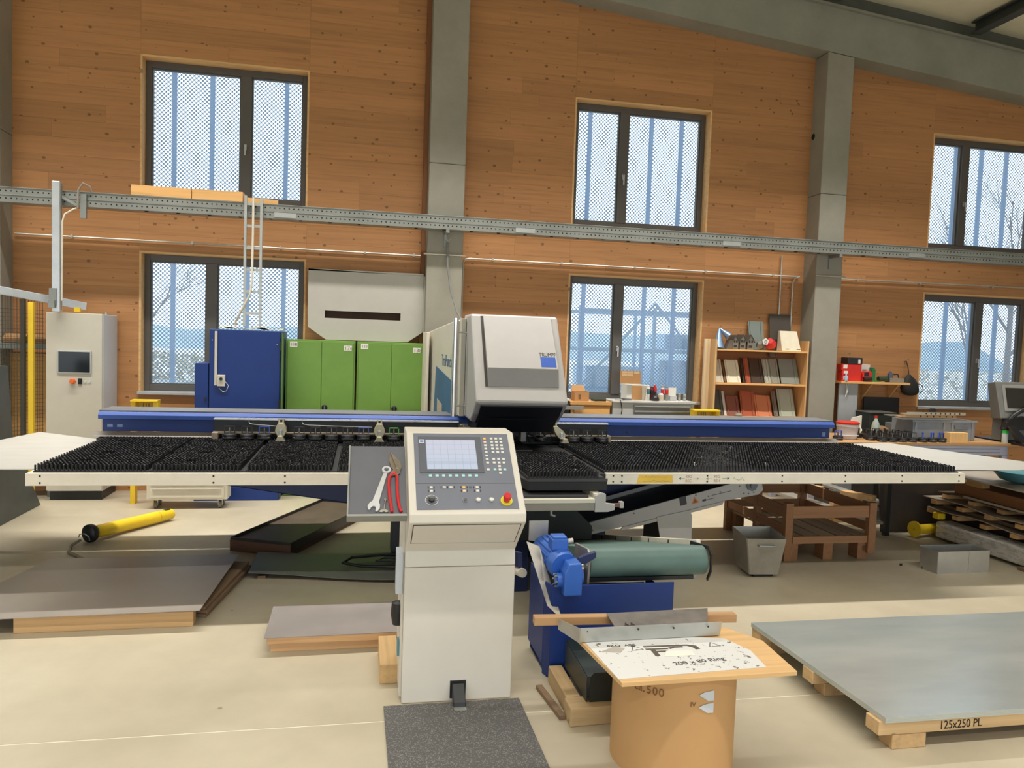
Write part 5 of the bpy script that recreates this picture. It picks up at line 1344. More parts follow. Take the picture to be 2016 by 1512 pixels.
O('top', MB().hexa([(1.177, 3.665, .225), (1.6, 3.665, .225), (1.6, 4.09, .25), (1.177, 4.09, .25), (1.177, 3.665, .228), (1.6, 3.665, .228), (1.6, 4.09, .253), (1.177, 4.09, .253)]), M_DGREEN, gb)

# ------------------------------------------------------------------ big zinc sheet stack on a pallet
pal = T('flat_pallet', 'low wooden sheet pallet stencilled 125x250 PL', 'pallet', (3.8, 3.8, 0))
M_PAL = wood('new_pallet_wood', (210, 176, 128), 'x', True, .65)
M_PALY = wood('new_pallet_wood_y', (200, 164, 116), 'y', True, .65)
for y in (3.19, 3.75, 4.33): O('cross_board', MB().box(2.52, 5.05, y, y+.10, .075, .146), M_PAL, pal, bev=.004)
for x in (2.60, 3.7, 4.85):
    for y in (3.19, 3.75, 4.33): O('foot_block', MB().box(x, x+.19, y, y+.10, 0, .074), M_PALY, pal, bev=.004)
text('125x250 PL', Matrix.Translation((2.86, 3.1885, .088)) @ Matrix.Rotation(math.pi/2, 4, 'X'), .06, pm('stencil_black', (40, 34, 28), .8), pal, 'stencil', .235)
def zinc():
    t = NT('zinc_sheet')
    nz = t.n('ShaderNodeTexNoise', Scale=1.2, Detail=4.0); t.l(t.coord((1, 4, 1)), nz.inputs['Vector'])
    t.l(t.ramp(nz.outputs[0], [(.3, lin((186, 194, 194))), (.7, lin((204, 210, 208)))]), t.b.inputs['Base Color'])
    t.b.inputs['Metallic'].default_value = .5
    t.l(t.math('MULTIPLY_ADD', nz.outputs[0], .05, .19), t.b.inputs['Roughness'])
    return t.m
zs = T('zinc_sheets', 'stack of smooth grey zinc sheets on the stencilled pallet', 'sheet stack', (3.78, 3.8, .147))
M_ZINC = zinc()
for k in range(4): O('zinc_sheet', MB().prism([(2.54, 3.17), (5.04, 3.17), (5.03, 4.42), (2.51, 4.425)], 'z', .147+k*.007, .1535+k*.007), M_ZINC, zs)

# ------------------------------------------------------------------ collar pallet, tins, bollards on the right
eu = T('collar_pallet', 'brown wooden pallet with open slatted collar frame', 'pallet', (4.3, 6.8, 0))
M_EU = wood('red_brown_pallet', (156, 112, 76), 'x', True, .7)
M_EUY = wood('red_brown_pallet_y', (148, 104, 68), 'y', True, .7)
for i in range(5): O('deck_board', MB().box(3.9+i*.172, 3.9+i*.172+.145, 6.29, 7.45, .20, .222), wood('grey_deck_board', (176, 152, 122), 'y', True, .75), eu, bev=.002)
for y in (6.29, 6.80, 7.31): O('stringer', MB().box(3.9, 4.73, y, y+.14, .175, .2), M_EU, eu, bev=.002)
for x in (3.9, 4.26, 4.62):
    for y in (6.29, 6.80, 7.31): O('block', MB().box(x, x+.1, y, y+.14, 0, .174), M_EUY, eu, bev=.003)
O('deck_edge', MB().box(3.93, 4.70, 6.27, 6.288, .16, .226), M_EU, eu)
for x in (3.84, 4.70):
    for y in (6.255, 7.40): O('corner_post', MB().box(x, x+.075, y, y+.06, 0.0 if x < 4 else .06, .54), M_EUY, eu, bev=.003)
O('corner_post', MB().box(3.845, 3.905, 6.8, 6.86, .03, .56), M_EUY, eu, bev=.003)
for z0, z1 in ((.40, .51),): O('collar_board', MB().box(3.917, 4.699, 6.265, 6.285, z0, z1), M_EU, eu, bev=.002)
for z0, z1 in ((.40, .51), (.25, .33)):
    O('collar_board', MB().box(3.917, 4.699, 7.41, 7.43, z0, z1), M_EU, eu, bev=.002)
    O('collar_board', MB().box(3.85, 3.87, 6.316, 7.399, z0, z1), M_EUY, eu, bev=.002)
    O('collar_board', MB().box(4.75, 4.77, 6.316, 7.399, z0, z1), M_EUY, eu, bev=.002)
bn = T('tapered_bin', 'tapered galvanised tipping bin in front of the collar pallet', 'bin', (3.4, 5.9, 0))
def open_box(par, mats, bot, topp, z0, z1, th=.006, name='wall'):
    """tapered open box from bottom rectangle to top rectangle, walls as separate plates"""
    for i in range(4):
        j = (i+1) % 4
        b0, b1, t0, t1 = Vector((*bot[i], z0)), Vector((*bot[j], z0)), Vector((*topp[i], z1)), Vector((*topp[j], z1))
        n_ = (b1-b0).cross(t0-b0).normalized()*th
        O(name, MB().hexa([b0, b1, b1+n_, b0+n_, t0, t1, t1+n_, t0+n_]), mats, par)
    O('bottom', MB().prism(list(bot), 'z', z0, z0+th), mats, par)
M_BIN = metal('scuffed_galvanised', (168, 164, 154), .45, .2, metallic=.55)
open_box(bn, M_BIN, [(3.27, 5.84), (3.52, 5.82), (3.56, 6.1), (3.30, 6.12)], [(3.19, 5.76), (3.52, 5.72), (3.62, 6.14), (3.27, 6.17)], .03, .36)
O('carry_handle', MB().tube([(3.29, 5.755, .30), (3.29, 5.735, .30), (3.43, 5.725, .295), (3.43, 5.745, .295)], .008, n=8), M_GALVD, bn, smooth=True)
O('foot_runner', MB().box(3.32, 3.50, 5.86, 6.08, 0, .03), M_BLK, bn)
tb_ = T('tin_box', 'open rectangular galvanised tin box on the right floor', 'box', (5.33, 5.9, 0))
M_TIN = metal('bright_galvanised', (190, 190, 186), .35, .12, metallic=.75)
open_box(tb_, M_TIN, [(5.06, 5.79), (5.60, 5.80), (5.58, 5.99), (5.04, 5.98)], [(5.06, 5.79), (5.60, 5.80), (5.58, 5.99), (5.04, 5.98)], 0, .2, .004)
O('rim', MB().box(5.03, 5.59, 5.985, 5.992, .192, .206), M_GALVD, tb_)
O('fold_seam', MB().box(5.38, 5.3815, 5.79, 5.7935, 0, .2), M_GALVD, tb_)
yb = T('yellow_bollard', 'yellow steel bollard with flange lying on the floor by the dark plate', 'bollard', (5.9, 7.06, 0))
O('flange', MB().pipe((5.80, 7.0, .086), (5.815, 7.0025, .086), .085, .014, 32), M_YEL, yb, smooth=True)
O('tube', MB().cyl((5.815, 7.0025, .08), (6.22, 7.06, .08), .052, n=28), M_YEL, yb, smooth=True)
O('yellow_block', MB().box(6.0, 6.09, 6.90, 6.99, .21, .275), M_YEL, None, 'small yellow block on the wrapped profiles', 'block', bev=.01)
O('dark_plate', MB().prism([(5.585, 0.0), (6.55, 0.0), (6.55, .80), (5.5, .80)], 'y', 7.23, 7.25), pm('brown_black_plate', (72, 62, 56), .5, var=.12), None, 'brown-black plate leaning upright behind the yellow bollard', 'plate')
fo = T('wrapped_profiles', 'long bundle of metal profiles wrapped in clear film on the floor', 'profile bundle', (6.3, 6.0, 0))
M_FOIL = metal('clear_wrap_over_metal', (206, 204, 198), .28, .25, vs=9, stretch=(1, 1, 4), metallic=.35)
def skew_box(x0, y0, x1, y1, w, z0, z1):
    d = Vector((x1-x0, y1-y0, 0)).normalized(); n_ = Vector((-d.y, d.x, 0))*w
    p = [(x0, y0), (x1, y1), (x1+n_.x, y1+n_.y), (x0+n_.x, y0+n_.y)]
    return MB().hexa([(a, b, z0) for a, b in p]+[(a, b, z1) for a, b in p])
O('wrap', skew_box(5.97, 6.9, 6.04, 4.6, .2, .03, .20), M_FOIL, fo, bev=.02)
for k, y in enumerate((6.6, 5.8, 5.0)): O('wood_bearer', MB().box(5.95, 6.24, y-.04, y+.04, 0, .029), M_BEAMY, fo)
for y in (6.45, 5.6): O('strap', MB().box(5.965+(6.9-y)*.03, 6.19, y-.015, y+.015, .2, .203), M_STAIN, fo)

# sheets stored on battens, right edge
ss = T('sheet_store', 'tall stack of brown sheets separated by battens at the right edge', 'sheet stack', (6.6, 6.0, 0))
M_SHB = metal('brown_coated_sheet', (108, 92, 74), .4, .2, metallic=.4)
M_SHE = metal('sheet_edge_light', (178, 166, 148), .4, .1, metallic=.4)
M_SBAT = wood('store_batten', (206, 160, 104), 'y', True, .7)
def batten_layer(z0, z1, xs, off, m=M_SBAT):
    for i in range(9): O('batten', MB().box(xs, xs+1.1, 7.05-i*.36-off, 7.13-i*.36-off, z0, z1), wood('store_batten_x', (206, 160, 104), 'x', True, .7), ss)
for k, (z, x0, yf) in enumerate(((.30, 6.03, 7.1), (.405, 6.03, 7.2), (.475, 6.12, 7.1))):
    sag = MB(); n_ = 16
    for i in range(n_+1):
        y = yf-i*2.9/n_
        zz = z-.012*math.sin(i*1.3+k)
        for x in (x0+.03*math.sin(i*.4+k), x0+1.3): sag.v += [(x, y, zz), (x, y, zz+.010)]
    for i in range(n_):
        a = i*4; b = a+4
        for f in ((a, b, b+2, a+2), (a+1, a+3, b+3, b+1), (a, a+1, b+1, b), (a+2, b+2, b+3, a+3)): sag.f.append(f); sag.m.append(0)
    O('sheet', sag, M_SHE if k != 2 else M_SHB, ss)
    batten_layer(z-.055, z-.014, x0+.02, .05*k)
O('core_sheets', MB().box(6.28, 7.3, 4.3, 7.0, .0, .245), pm('store_dark', (52, 44, 36), .7), ss)
O('core_sheets', MB().box(6.14, 7.3, 4.3, 7.0, .32, .35), M_SHB, ss)
O('upper_board', MB().box(6.22, 7.3, 4.3, 6.95, .49, .60), wood('store_plank', (140, 92, 52), 'y', True, .7), ss, bev=.004)
O('upper_block', MB().box(6.2, 6.3, 5.7, 5.9, .60, .70), M_SBAT, ss)
O('upper_block', MB().box(6.22, 6.32, 6.6, 6.8, .60, .70), M_SBAT, ss)
O('top_sheet', MB().box(6.02, 7.3, 4.4, 7.0, .70, .712), M_SHE, ss)
O('slatted_edge', MB().box(6.1, 6.12, 5.9, 6.7, .49, .51), M_STAIN, ss)
O('teal_crate', MB().lathe([(.06, 0), (.16, .03), (.22, .10), (.21, .11), (.0, .04)], (6.35, 6.3, .72), 24), pm('teal_plastic', (74, 128, 138), .4), None, 'teal plastic bowl on top of the right-edge sheet stack', 'bowl', smooth=True)
O('film_sheet', MB().prism([(5.08, 5.78), (5.8, 5.75), (6.15, 5.9), (6.35, 6.2), (5.80, 7.52), (5.10, 7.36)], 'z', .934, .940), M_FILM, None, 'white film-covered sheet jutting past the right end of the brush table', 'sheet')
st2 = T('sheet_trestle', 'dark steel trestle under the white film-covered sheet', 'trestle', (6.0, 6.8, 0))
for x, y in ((5.52, 7.08),): O('trestle_leg', MB().box(x-.025, x+.025, y-.025, y+.025, 0, .928), M_DARKM, st2)
O('trestle_beam', MB().bar((5.15, 7.08, .91), (5.85, 7.08, .91), .04, .03), M_DARKM, st2)
# long profiles lying behind the collar pallet
M_PROF = metal('grey_profile', (166, 164, 156), .45, .12, metallic=.5)
pile = [((4.80, 8.6), (5.15, 6.95), .26, .08, 'long grey metal profile behind the collar pallet, nearest it'), ((5.02, 8.6), (5.37, 6.98), .22, .10, 'long grey metal profile behind the collar pallet, second'), ((5.25, 8.15), (5.52, 7.25), .30, .13, 'wide grey profile behind the collar pallet, third'), ((5.5, 8.15), (5.70, 7.38), .34, .12, 'grey profile leaning near the dark upright plate')]
for (x0, y0), (x1, y1), z, w, lb in pile:
    t = T('metal_profile', lb, 'profile', ((x0+x1)/2, (y0+y1)/2, 0), 'profiles behind the collar pallet')
    O('profile', MB().bar((x0, y0, z), (x1, y1, z-.06), w, .03), M_PROF, t, bev=.003)
    O('bearer', MB().box((x0+x1)/2-.1, (x0+x1)/2+.1, (y0+y1)/2-.04, (y0+y1)/2+.04, 0, z-.05), M_SBAT, t)
for (x, y, lb) in ((5.1, 7.9, 'pale wooden block lying on the profiles, farther one'), (5.40, 7.4, 'pale wooden block lying on the profiles, nearer the dark plate')):
    O('wood_block', MB().obox((x, y, .365), (.36, .1, .06), rot_z(-1.1)), M_BEAMW, None, lb, 'block', bev=.003)
O('dark_crate', MB().box(5.85, 6.6, 7.75, 8.17, 0, .72), M_BLK, None, 'black crate standing under the workbench corner', 'crate', bev=.02)
for (x, y, w) in ((4.9, 6.05, 0), (5.05, 5.95, 1)):
    O('metal_scrap', MB().box(x-.012, x+.012, y-.004, y+.004, 0, .02), M_DARKM, None, ('tiny metal offcut on the floor, farther from the tin box', 'tiny metal offcut on the floor, nearer the tin box')[w], 'offcut')
# ------------------------------------------------------------------ yellow bollard caps seen over the beam
def yellow_frame(x0, x1, lb):
    t = T('impact_guard', lb, 'guard', ((x0+x1)/2, 8.95, 0), 'yellow impact guards')
    O('top_plate', MB().box(x0, x1, 8.88, 9.02, 1.13, 1.15), M_YEL, t, bev=.003)
    for a, c in ((x0, x0+.05), (x1-.05, x1)): O('side', MB().box(a, c, 8.9, 9.0, 0, 1.13), M_YEL, t, bev=.003)
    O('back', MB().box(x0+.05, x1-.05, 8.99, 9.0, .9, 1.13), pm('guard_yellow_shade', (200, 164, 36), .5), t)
    xm = (x0+x1)/2
    for k in range(3): O('slit', MB().box(xm-.035+k*.028, xm-.027+k*.028, 8.985, 8.99, .95, 1.11), pm('slit_olive', (120, 104, 40), .6), t)
yellow_frame(-2.47, -2.19, 'yellow impact guard left of the blue cabinet')
yellow_frame(4.10, 4.46, 'yellow impact guard below the tile shelf')

# ------------------------------------------------------------------ wooden cabinet and drawer cabinet under the middle window
M_CABW = wood('beech_cabinet', (226, 172, 104), 'x', False, .5)
wcab = T('wooden_cabinet', 'low light wooden cabinet beside the grey drawer unit', 'cabinet', (2.85, 9.4, 0))
O('body', MB().box(2.62, 3.145, 9.32, 9.62, 0, 1.15), M_CABW, wcab, bev=.004)
O('worktop', MB().box(2.60, 3.15, 9.28, 9.62, 1.152, 1.195), M_CABW, wcab, bev=.003)
O('door', MB().box(2.66, 3.13, 9.30, 9.318, .1, 1.125), M_CABW, wcab, bev=.003)
O('door_lock', MB().box(2.72, 2.80, 9.296, 9.30, 1.015, 1.035), M_GALVD, wcab)
O('steel_latch', MB().box(2.50, 2.77, 9.25, 9.28, 1.09, 1.14), M_STAIN, None, 'steel latch bar fixed before the wooden cabinet', 'latch', bev=.003)
dk = T('dark_box', 'dark box with a white lid beside the wooden cabinet', 'box', (2.5, 9.4, 0))
O('body', MB().box(2.35, 2.59, 9.3, 9.6, 0, 1.2), pm('dark_box_body', (58, 56, 56), .6), dk, bev=.004)
O('lid', MB().box(2.34, 2.595, 9.29, 9.61, 1.2, 1.225), M_PLABEL, dk)
O('red_label', MB().box(2.40, 2.45, 9.298, 9.3, 1.03, 1.07), pm('label_red', (204, 42, 40), .5), dk)
cb = T('cardboard_box', 'small open cardboard box on the wooden cabinet', 'box', (2.76, 9.42, 1.196))
M_KRAFT = pm('kraft_board', (190, 142, 92), .75, var=.06)
for a in ((2.67, 2.676, 9.34, 9.5), (2.854, 2.86, 9.34, 9.5), (2.676, 2.854, 9.34, 9.346), (2.676, 2.854, 9.494, 9.5)): O('wall', MB().box(a[0], a[1], a[2], a[3], 1.197, 1.315), M_KRAFT, cb)
O('flap', MB().hexa([(2.67, 9.50, 1.315), (2.86, 9.50, 1.315), (2.86, 9.505, 1.315), (2.67, 9.505, 1.315), (2.69, 9.56, 1.39), (2.84, 9.56, 1.39), (2.84, 9.565, 1.39), (2.69, 9.565, 1.39)]), M_KRAFT, cb)
O('bottom', MB().box(2.676, 2.854, 9.346, 9.494, 1.197, 1.202), M_KRAFT, cb)
O('print', MB().box(2.72, 2.75, 9.338, 9.34, 1.22, 1.28), pm('kraft_print', (130, 92, 58), .7), cb)
O('work_glove', MB().tube([(2.90, 9.38, 1.222), (2.96, 9.36, 1.216), (3.03, 9.4, 1.214), (3.10, 9.37, 1.214)], .02, n=8), pm('glove_dark_green', (60, 72, 62), .8), None, 'dark green rolled work glove on the wooden cabinet', 'glove', smooth=True)

dc = T('drawer_cabinet', 'grey steel workshop drawer cabinet under the middle window', 'cabinet', (3.75, 9.4, 0))
M_DCG = pm('drawer_cabinet_grey', (188, 190, 188), .45, var=.04)
M_DCF = pm('drawer_front_grey', (122, 126, 124), .45, var=.04)
O('body', MB().box(3.17, 4.29, 9.30, 9.62, 0, 1.19), M_DCG, dc, bev=.004)
O('top', MB().box(3.16, 4.30, 9.27, 9.62, 1.192, 1.215), pm('drawer_top', (206, 204, 198), .5), dc, bev=.003)
for z0, z1 in ((1.105, 1.165), (1.03, 1.095), (.92, 1.02), (.72, .91), (.5, .71), (.1, .49)):
    d = O('drawer', MB().box(3.45, 4.24, 9.285, 9.299, z0, z1), M_DCF, dc)
    O('grip_rail', MB().box(3.46, 4.23, 9.268, 9.285, z1-.022, z1-.006), M_STEEL, d, bev=.003)
O('cable_loop', MB().tube([(3.26, 9.28, 1.23), (3.27, 9.262, 1.18), (3.285, 9.262, 1.1), (3.27, 9.262, 1.0), (3.27, 9.262, .9)], .006, n=6), M_BLK, None, 'black cable hanging down the drawer cabinet side', 'cable', smooth=True)
for k, (z, ox) in enumerate(((1.226, 0), (1.24, .05), (1.232, .12))):
    O('cable_coil', MB().tube([(3.27+ox*.8+.06*math.cos(a*.55), 9.325+.02*math.sin(a*.55), z+.004*math.sin(a)) for a in range(0, 12)], .008, n=6), pm('coil_grey', (112, 112, 110), .6) if k else M_GALVD, None, ('bright cable coil at the drawer cabinet corner', 'grey cable coil in the middle on the drawer cabinet', 'grey cable coil nearest the carton on the drawer cabinet')[k], 'cable', smooth=True)
ct = T('carton', 'open white carton with a printed cardboard lid on the drawer cabinet', 'box', (3.48, 9.45, 1.216))
for a in ((3.37, 3.376, 9.36, 9.58), (3.64, 3.646, 9.36, 9.58), (3.376, 3.64, 9.574, 9.58)): O('wall', MB().box(a[0], a[1], a[2], a[3], 1.217, 1.42), M_PLABEL, ct)
O('wall', MB().box(3.376, 3.44, 9.36, 9.366, 1.217, 1.42), M_PLABEL, ct)
O('inner_panel', MB().box(3.44, 3.63, 9.5, 9.506, 1.217, 1.40), M_KRAFT, ct)
O('flap', MB().hexa([(3.35, 9.30, 1.425), (3.64, 9.33, 1.41), (3.64, 9.36, 1.415), (3.36, 9.36, 1.425), (3.35, 9.30, 1.43), (3.64, 9.33, 1.415), (3.64, 9.36, 1.42), (3.36, 9.36, 1.43)]), M_PLABEL, ct)
ld_ = O('lid', MB().box(3.355, 3.645, 9.585, 9.592, 1.42, 1.59), M_KRAFT, ct, 'upright cardboard lid with pale labels')
for k, (x, z) in enumerate(((3.375, 1.555), (3.455, 1.555), (3.545, 1.555), (3.375, 1.52), (3.455, 1.52))): O('label', MB().box(x, x+.075, 9.583, 9.585, z, z+.028), pm('pale_kraft_label', (222, 186, 140), .7), ld_)
M_CANW = pm('can_white', (220, 220, 214), .35); M_CANR = pm('can_red', (206, 44, 40), .35); M_CANG = pm('can_grey', (150, 152, 150), .35, metal=.3); M_CANK = pm('can_black', (40, 38, 40), .35)
def can(x, y, r, h, body, band, lb, z=1.216, cap=None, neck=.4, bz=(.45, .8)):
    t = T('spray_can', lb, 'can', (x, y, z))
    O('body', MB().lathe([(r*.9, 0), (r, .004), (r, h*.86), (r*.75, h*.92)], (x, y, z), 16), body, t, smooth=True)
    O('band', MB().lathe([(r*1.01, 0), (r*1.02, .001), (r*1.02, h*(bz[1]-bz[0])), (r*1.01, h*(bz[1]-bz[0])+.001)], (x, y, z+h*bz[0]), 16), band, t, smooth=True)
    O('cap', MB().lathe([(r*.7, 0), (r*.7, h*.1), (r*neck, h*.14)], (x, y, z+h*.92), 14), cap or body, t, smooth=True)
can(3.68, 9.40, .026, .19, M_CANW, pm('can_teal', (86, 128, 132), .4), 'white spray can with teal label beside the carton')
can(3.745, 9.44, .03, .17, pm('can_maroon', (110, 34, 36), .35), M_CANK, 'dark maroon can behind the small dark lump')
can(3.80, 9.47, .026, .19, M_CANK, M_CANR, 'black spray can with red top band', bz=(.6, .9), cap=M_CANR)
can(3.905, 9.46, .022, .185, M_CANW, M_CANR, 'white spray can with red band, nearer the carton', cap=M_CANG)
can(3.96, 9.45, .024, .18, M_CANG, M_CANR, 'grey spray can with red band beside the white card', cap=M_CANG)
can(3.85, 9.38, .038, .095, M_CANW, pm('can_tan', (206, 190, 166), .5), 'small white paint tin with tan label', cap=M_CANW, neck=.65, bz=(.1, .8))
can(4.14, 9.44, .018, .11, pm('glass_grey', (176, 176, 168), .2), pm('glass_grey2', (150, 150, 144), .2), 'small clear bottle by the window edge on the drawer cabinet', cap=M_CANG)
can(4.22, 9.46, .02, .09, pm('glass_grey', (176, 176, 168), .2), pm('glass_grey2', (150, 150, 144), .2), 'small squat bottle at the cabinet corner', cap=M_CANG)
O('dark_lump', MB().lathe([(.05, 0), (.055, .02), (.045, .05), (.02, .075), (.005, .08)], (3.765, 9.36, 1.216), 10), M_CANK, None, 'small dark cone-shaped lump before the cans', 'lump', smooth=True)
wc2 = T('card_holder', 'pale plastic card holder standing at the drawer cabinet end', 'holder', (4.05, 9.5, 1.216))
O('card', MB().box(4.0, 4.11, 9.49, 9.5, 1.217, 1.385), M_PLABEL, wc2)
O('foot', MB().box(4.01, 4.1, 9.44, 9.49, 1.217, 1.28), M_DCG, wc2, bev=.003)
O('paper_sheet', MB().prism([(3.95, 9.29), (4.2, 9.30), (4.16, 9.38), (3.98, 9.37)], 'z', 1.2155, 1.2165), M_PLABEL, None, 'white paper lying on the drawer cabinet front edge', 'paper')

# ------------------------------------------------------------------ shelf with roof tiles
ts = T('tile_shelf', 'open wooden shelf full of sample roof tiles beside the pillar', 'shelf', (5.22, 9.5, 0))
M_SHW = wood('shelf_pine', (226, 176, 112), 'x', False, .55)
M_SHZ = wood('shelf_pine_upright', (222, 178, 122), 'z', False, .55)
O('upright', MB().box(4.56, 4.585, 9.32, 9.62, 0, 2.05), M_SHZ, ts)
O('upright', MB().box(5.895, 5.92, 9.32, 9.62, 1.0, 2.07), M_SHZ, ts)
O('front_post', MB().box(4.475, 4.558, 9.46, 9.5, 0, 2.05), wood('shelf_post', (228, 200, 160), 'z', False, .6), ts, bev=.003)
for z in (1.925, 1.475, 1.03): O('shelf_board', MB().box(4.586, 5.894, 9.30, 9.62, z-.022, z), M_SHW, ts, bev=.002)
O('back_strip', MB().box(4.586, 5.894, 9.62, 9.632, 1.05, 1.9), wood('shelf_back', (150, 96, 52), 'x', False, .7), ts)
def tile(x, w, h, z, rgb, lb, rough=.4, lean=.09, ribs=(.12, .84), y=9.42, dx=.0, lo=.0):
    """interlocking roof tile leaning on the back: flat plate, raised side ribs, nib at the top"""
    nm = 'tile_%d_%d_%d' % rgb
    m = pm(nm, rgb, rough, var=.08)
    t = T('roof_tile', lb, 'tile', (x+w/2, y, z), 'sample roof tiles')
    f = Frame((x, y, z+.001), (1, 0, dx), (-dx, lean/h*1.6, 1))
    O('plate', MB().rect(f, 0, w, lo, h, -.008, .004), m, t, bev=.002)
    for u in ribs: O('rib', MB().rect(f, w*u-.008, w*u+.010, lo+.012, h, .004, .014), m, t, bev=.003)
    O('nose', MB().rect(f, w*.06, w*.94, lo-.0, lo+.016, -.008, .01), m, t, bev=.003)
    O('head_nib', MB().rect(f, w*.3, w*.7, h-.02, h, -.018, -.008), m, t)
    return t
Z1, Z2 = 1.03, 1.475
# middle level
tile(4.60, .15, .33, Z2, (206, 198, 178), 'cream roof tile at the left end of the middle shelf level')
tile(4.765, .025, .30, Z2, (120, 74, 48), 'narrow brown tile edge beside the cream tile', ribs=())
tile(4.80, .20, .33, Z2, (226, 220, 196), 'broad cream white roof tile on the middle shelf level')
tile(5.035, .028, .36, Z2, (52, 46, 44), 'thin black tile standing on edge on the middle shelf level', ribs=())
tile(5.075, .07, .36, Z2, (168, 84, 58), 'narrow terracotta tile on the middle shelf level', ribs=(.3,))
tile(5.14, .20, .36, Z2, (72, 54, 44), 'dark brown roof tile on the middle shelf level')
tile(5.355, .09, .35, Z2, (176, 174, 160), 'narrow glazed grey tile on the middle shelf level', .2, ribs=(.2, .7))
tile(5.445, .135, .36, Z2, (146, 144, 132), 'grey round-topped tile on the middle shelf level', .3)
tile(5.60, .27, .365, Z2, (134, 138, 130), 'large speckled grey roof tile on the middle shelf level', .6, ribs=(.8,))
tile(5.48, .11, .07, Z2+.362, (112, 104, 94), 'pair of round knobs peeking above the grey tile', .3, lean=.02, y=9.55)
# lower level
tile(4.605, .17, .36, Z1, (84, 82, 78), 'dark slate grey tile at the left end of the lower shelf level')
tile(4.785, .035, .35, Z1, (206, 204, 194), 'thin white tile edge on the lower shelf level', ribs=())
tile(4.825, .20, .29, Z1, (138, 82, 70), 'dull maroon roof tile on the lower shelf level')
tile(5.03, .21, .36, Z1, (174, 92, 64), 'red clay roof tile leaning in the middle of the lower shelf level', dx=-.07)
tile(5.25, .24, .31, Z1, (206, 128, 92), 'bright orange clay roof tile on the lower shelf level', dx=-.05)
tile(5.52, .06, .36, Z1, (120, 112, 102), 'grey-brown tile edge beside the pale green tile', ribs=(.4,))
tile(5.60, .24, .39, Z1, (170, 178, 164), 'pale grey-green roof tile at the right end of the lower shelf level', .35)
O('tile_piece', MB().lathe([(.05, 0), (.055, .02), (.035, .045)], (4.95, 9.345, Z1+.001), 7), pm('piece_grey', (150, 142, 128), .6), None, 'small grey tile piece lying before the maroon tile', 'tile')
# top of the shelf
Zt = 1.926
cn = T('funnel', 'pair of blue-silver sheet metal funnels on the shelf top', 'funnel', (4.7, 9.5, Zt))
M_CONE = metal('blueish_zinc', (150, 178, 214), .3, .1, metallic=.7)
O('cone', MB().cyl((4.67, 9.45, Zt+.001), (4.69, 9.5, Zt+.27), .075, .015, n=24), M_CONE, cn, smooth=True)
O('cone', MB().cyl((4.805, 9.44, Zt+.17), (4.70, 9.5, Zt+.27), .055, .012, n=24), M_CONE, cn, smooth=True)
def model_house(x, w, h, lb, y=9.4, win=True, rgb=(132, 128, 118)):
    m = pm('house_grey', rgb, .5, metal=.3); md = pm('house_roof', (96, 92, 86), .5, metal=.3)
    t = T('model_house', lb, 'model house', (x, y, Zt), 'little metal model houses')
    O('walls', MB().prism([(x-w/2, Zt+.001), (x+w/2, Zt+.001), (x+w/2, Zt+h*.55), (x, Zt+h*.97), (x-w/2, Zt+h*.55)], 'y', y, y+.16), m, t)
    for s_ in (-1, 1):
        O('roof', MB().prism([(x, Zt+h), (x, Zt+h*.96), (x+s_*w*.62, Zt+h*.48), (x+s_*w*.62, Zt+h*.52)], 'y', y-.012, y+.17), md, t)
        O('window', MB().box(x+s_*w*.2-.012, x+s_*w*.2+.012, y-.001, y, Zt+h*.46, Zt+h*.62), M_INK, t)
    O('doorway', MB().box(x-w*.32, x+w*.25, y-.001, y, Zt+h*.12, Zt+h*.28), M_INK, t)
model_house(4.885, .08, .19, 'grey metal model house nearest the funnels')
model_house(4.99, .082, .20, 'grey metal model house in the middle of the three')
model_house(5.105, .092, .20, 'lighter grey metal model house beside the blue-grey tile', rgb=(160, 160, 156))
O('metal_wedge', MB().prism([(4.745, Zt+.001), (4.832, Zt+.001), (4.832, Zt+.12), (4.79, Zt+.12)], 'y', 9.38, 9.48), pm('wedge_brown_grey', (112, 102, 92), .5, metal=.3), None, 'grey sheet metal wedge beside the model houses', 'wedge')
tile(5.16, .22, .40, Zt, (122, 132, 126), 'tall blue-grey roof tile standing on the shelf top', .5, y=9.52, lean=.06)
tile(5.47, .32, .50, Zt, (74, 66, 58), 'tall dark brown tile leaning on the wall above the shelf', .6, y=9.545, lean=.04, ribs=())
wt = T('white_box', 'cream white box front leaning on the shelf top by the pillar', 'box', (5.68, 9.4, Zt))
O('front', MB().hexa([(5.545, 9.36, Zt+.001), (5.83, 9.36, Zt+.001), (5.83, 9.50, Zt+.001), (5.545, 9.50, Zt+.001), (5.555, 9.46, Zt+.27), (5.81, 9.46, Zt+.27), (5.81, 9.50, Zt+.27), (5.555, 9.50, Zt+.27)]), pm('cream_white', (226, 216, 192), .5), wt, bev=.004)
for x in (5.60, 5.765): O('slot', MB().box(x, x+.055, 9.3655, 9.369, Zt+.022, Zt+.03), M_INK, wt)
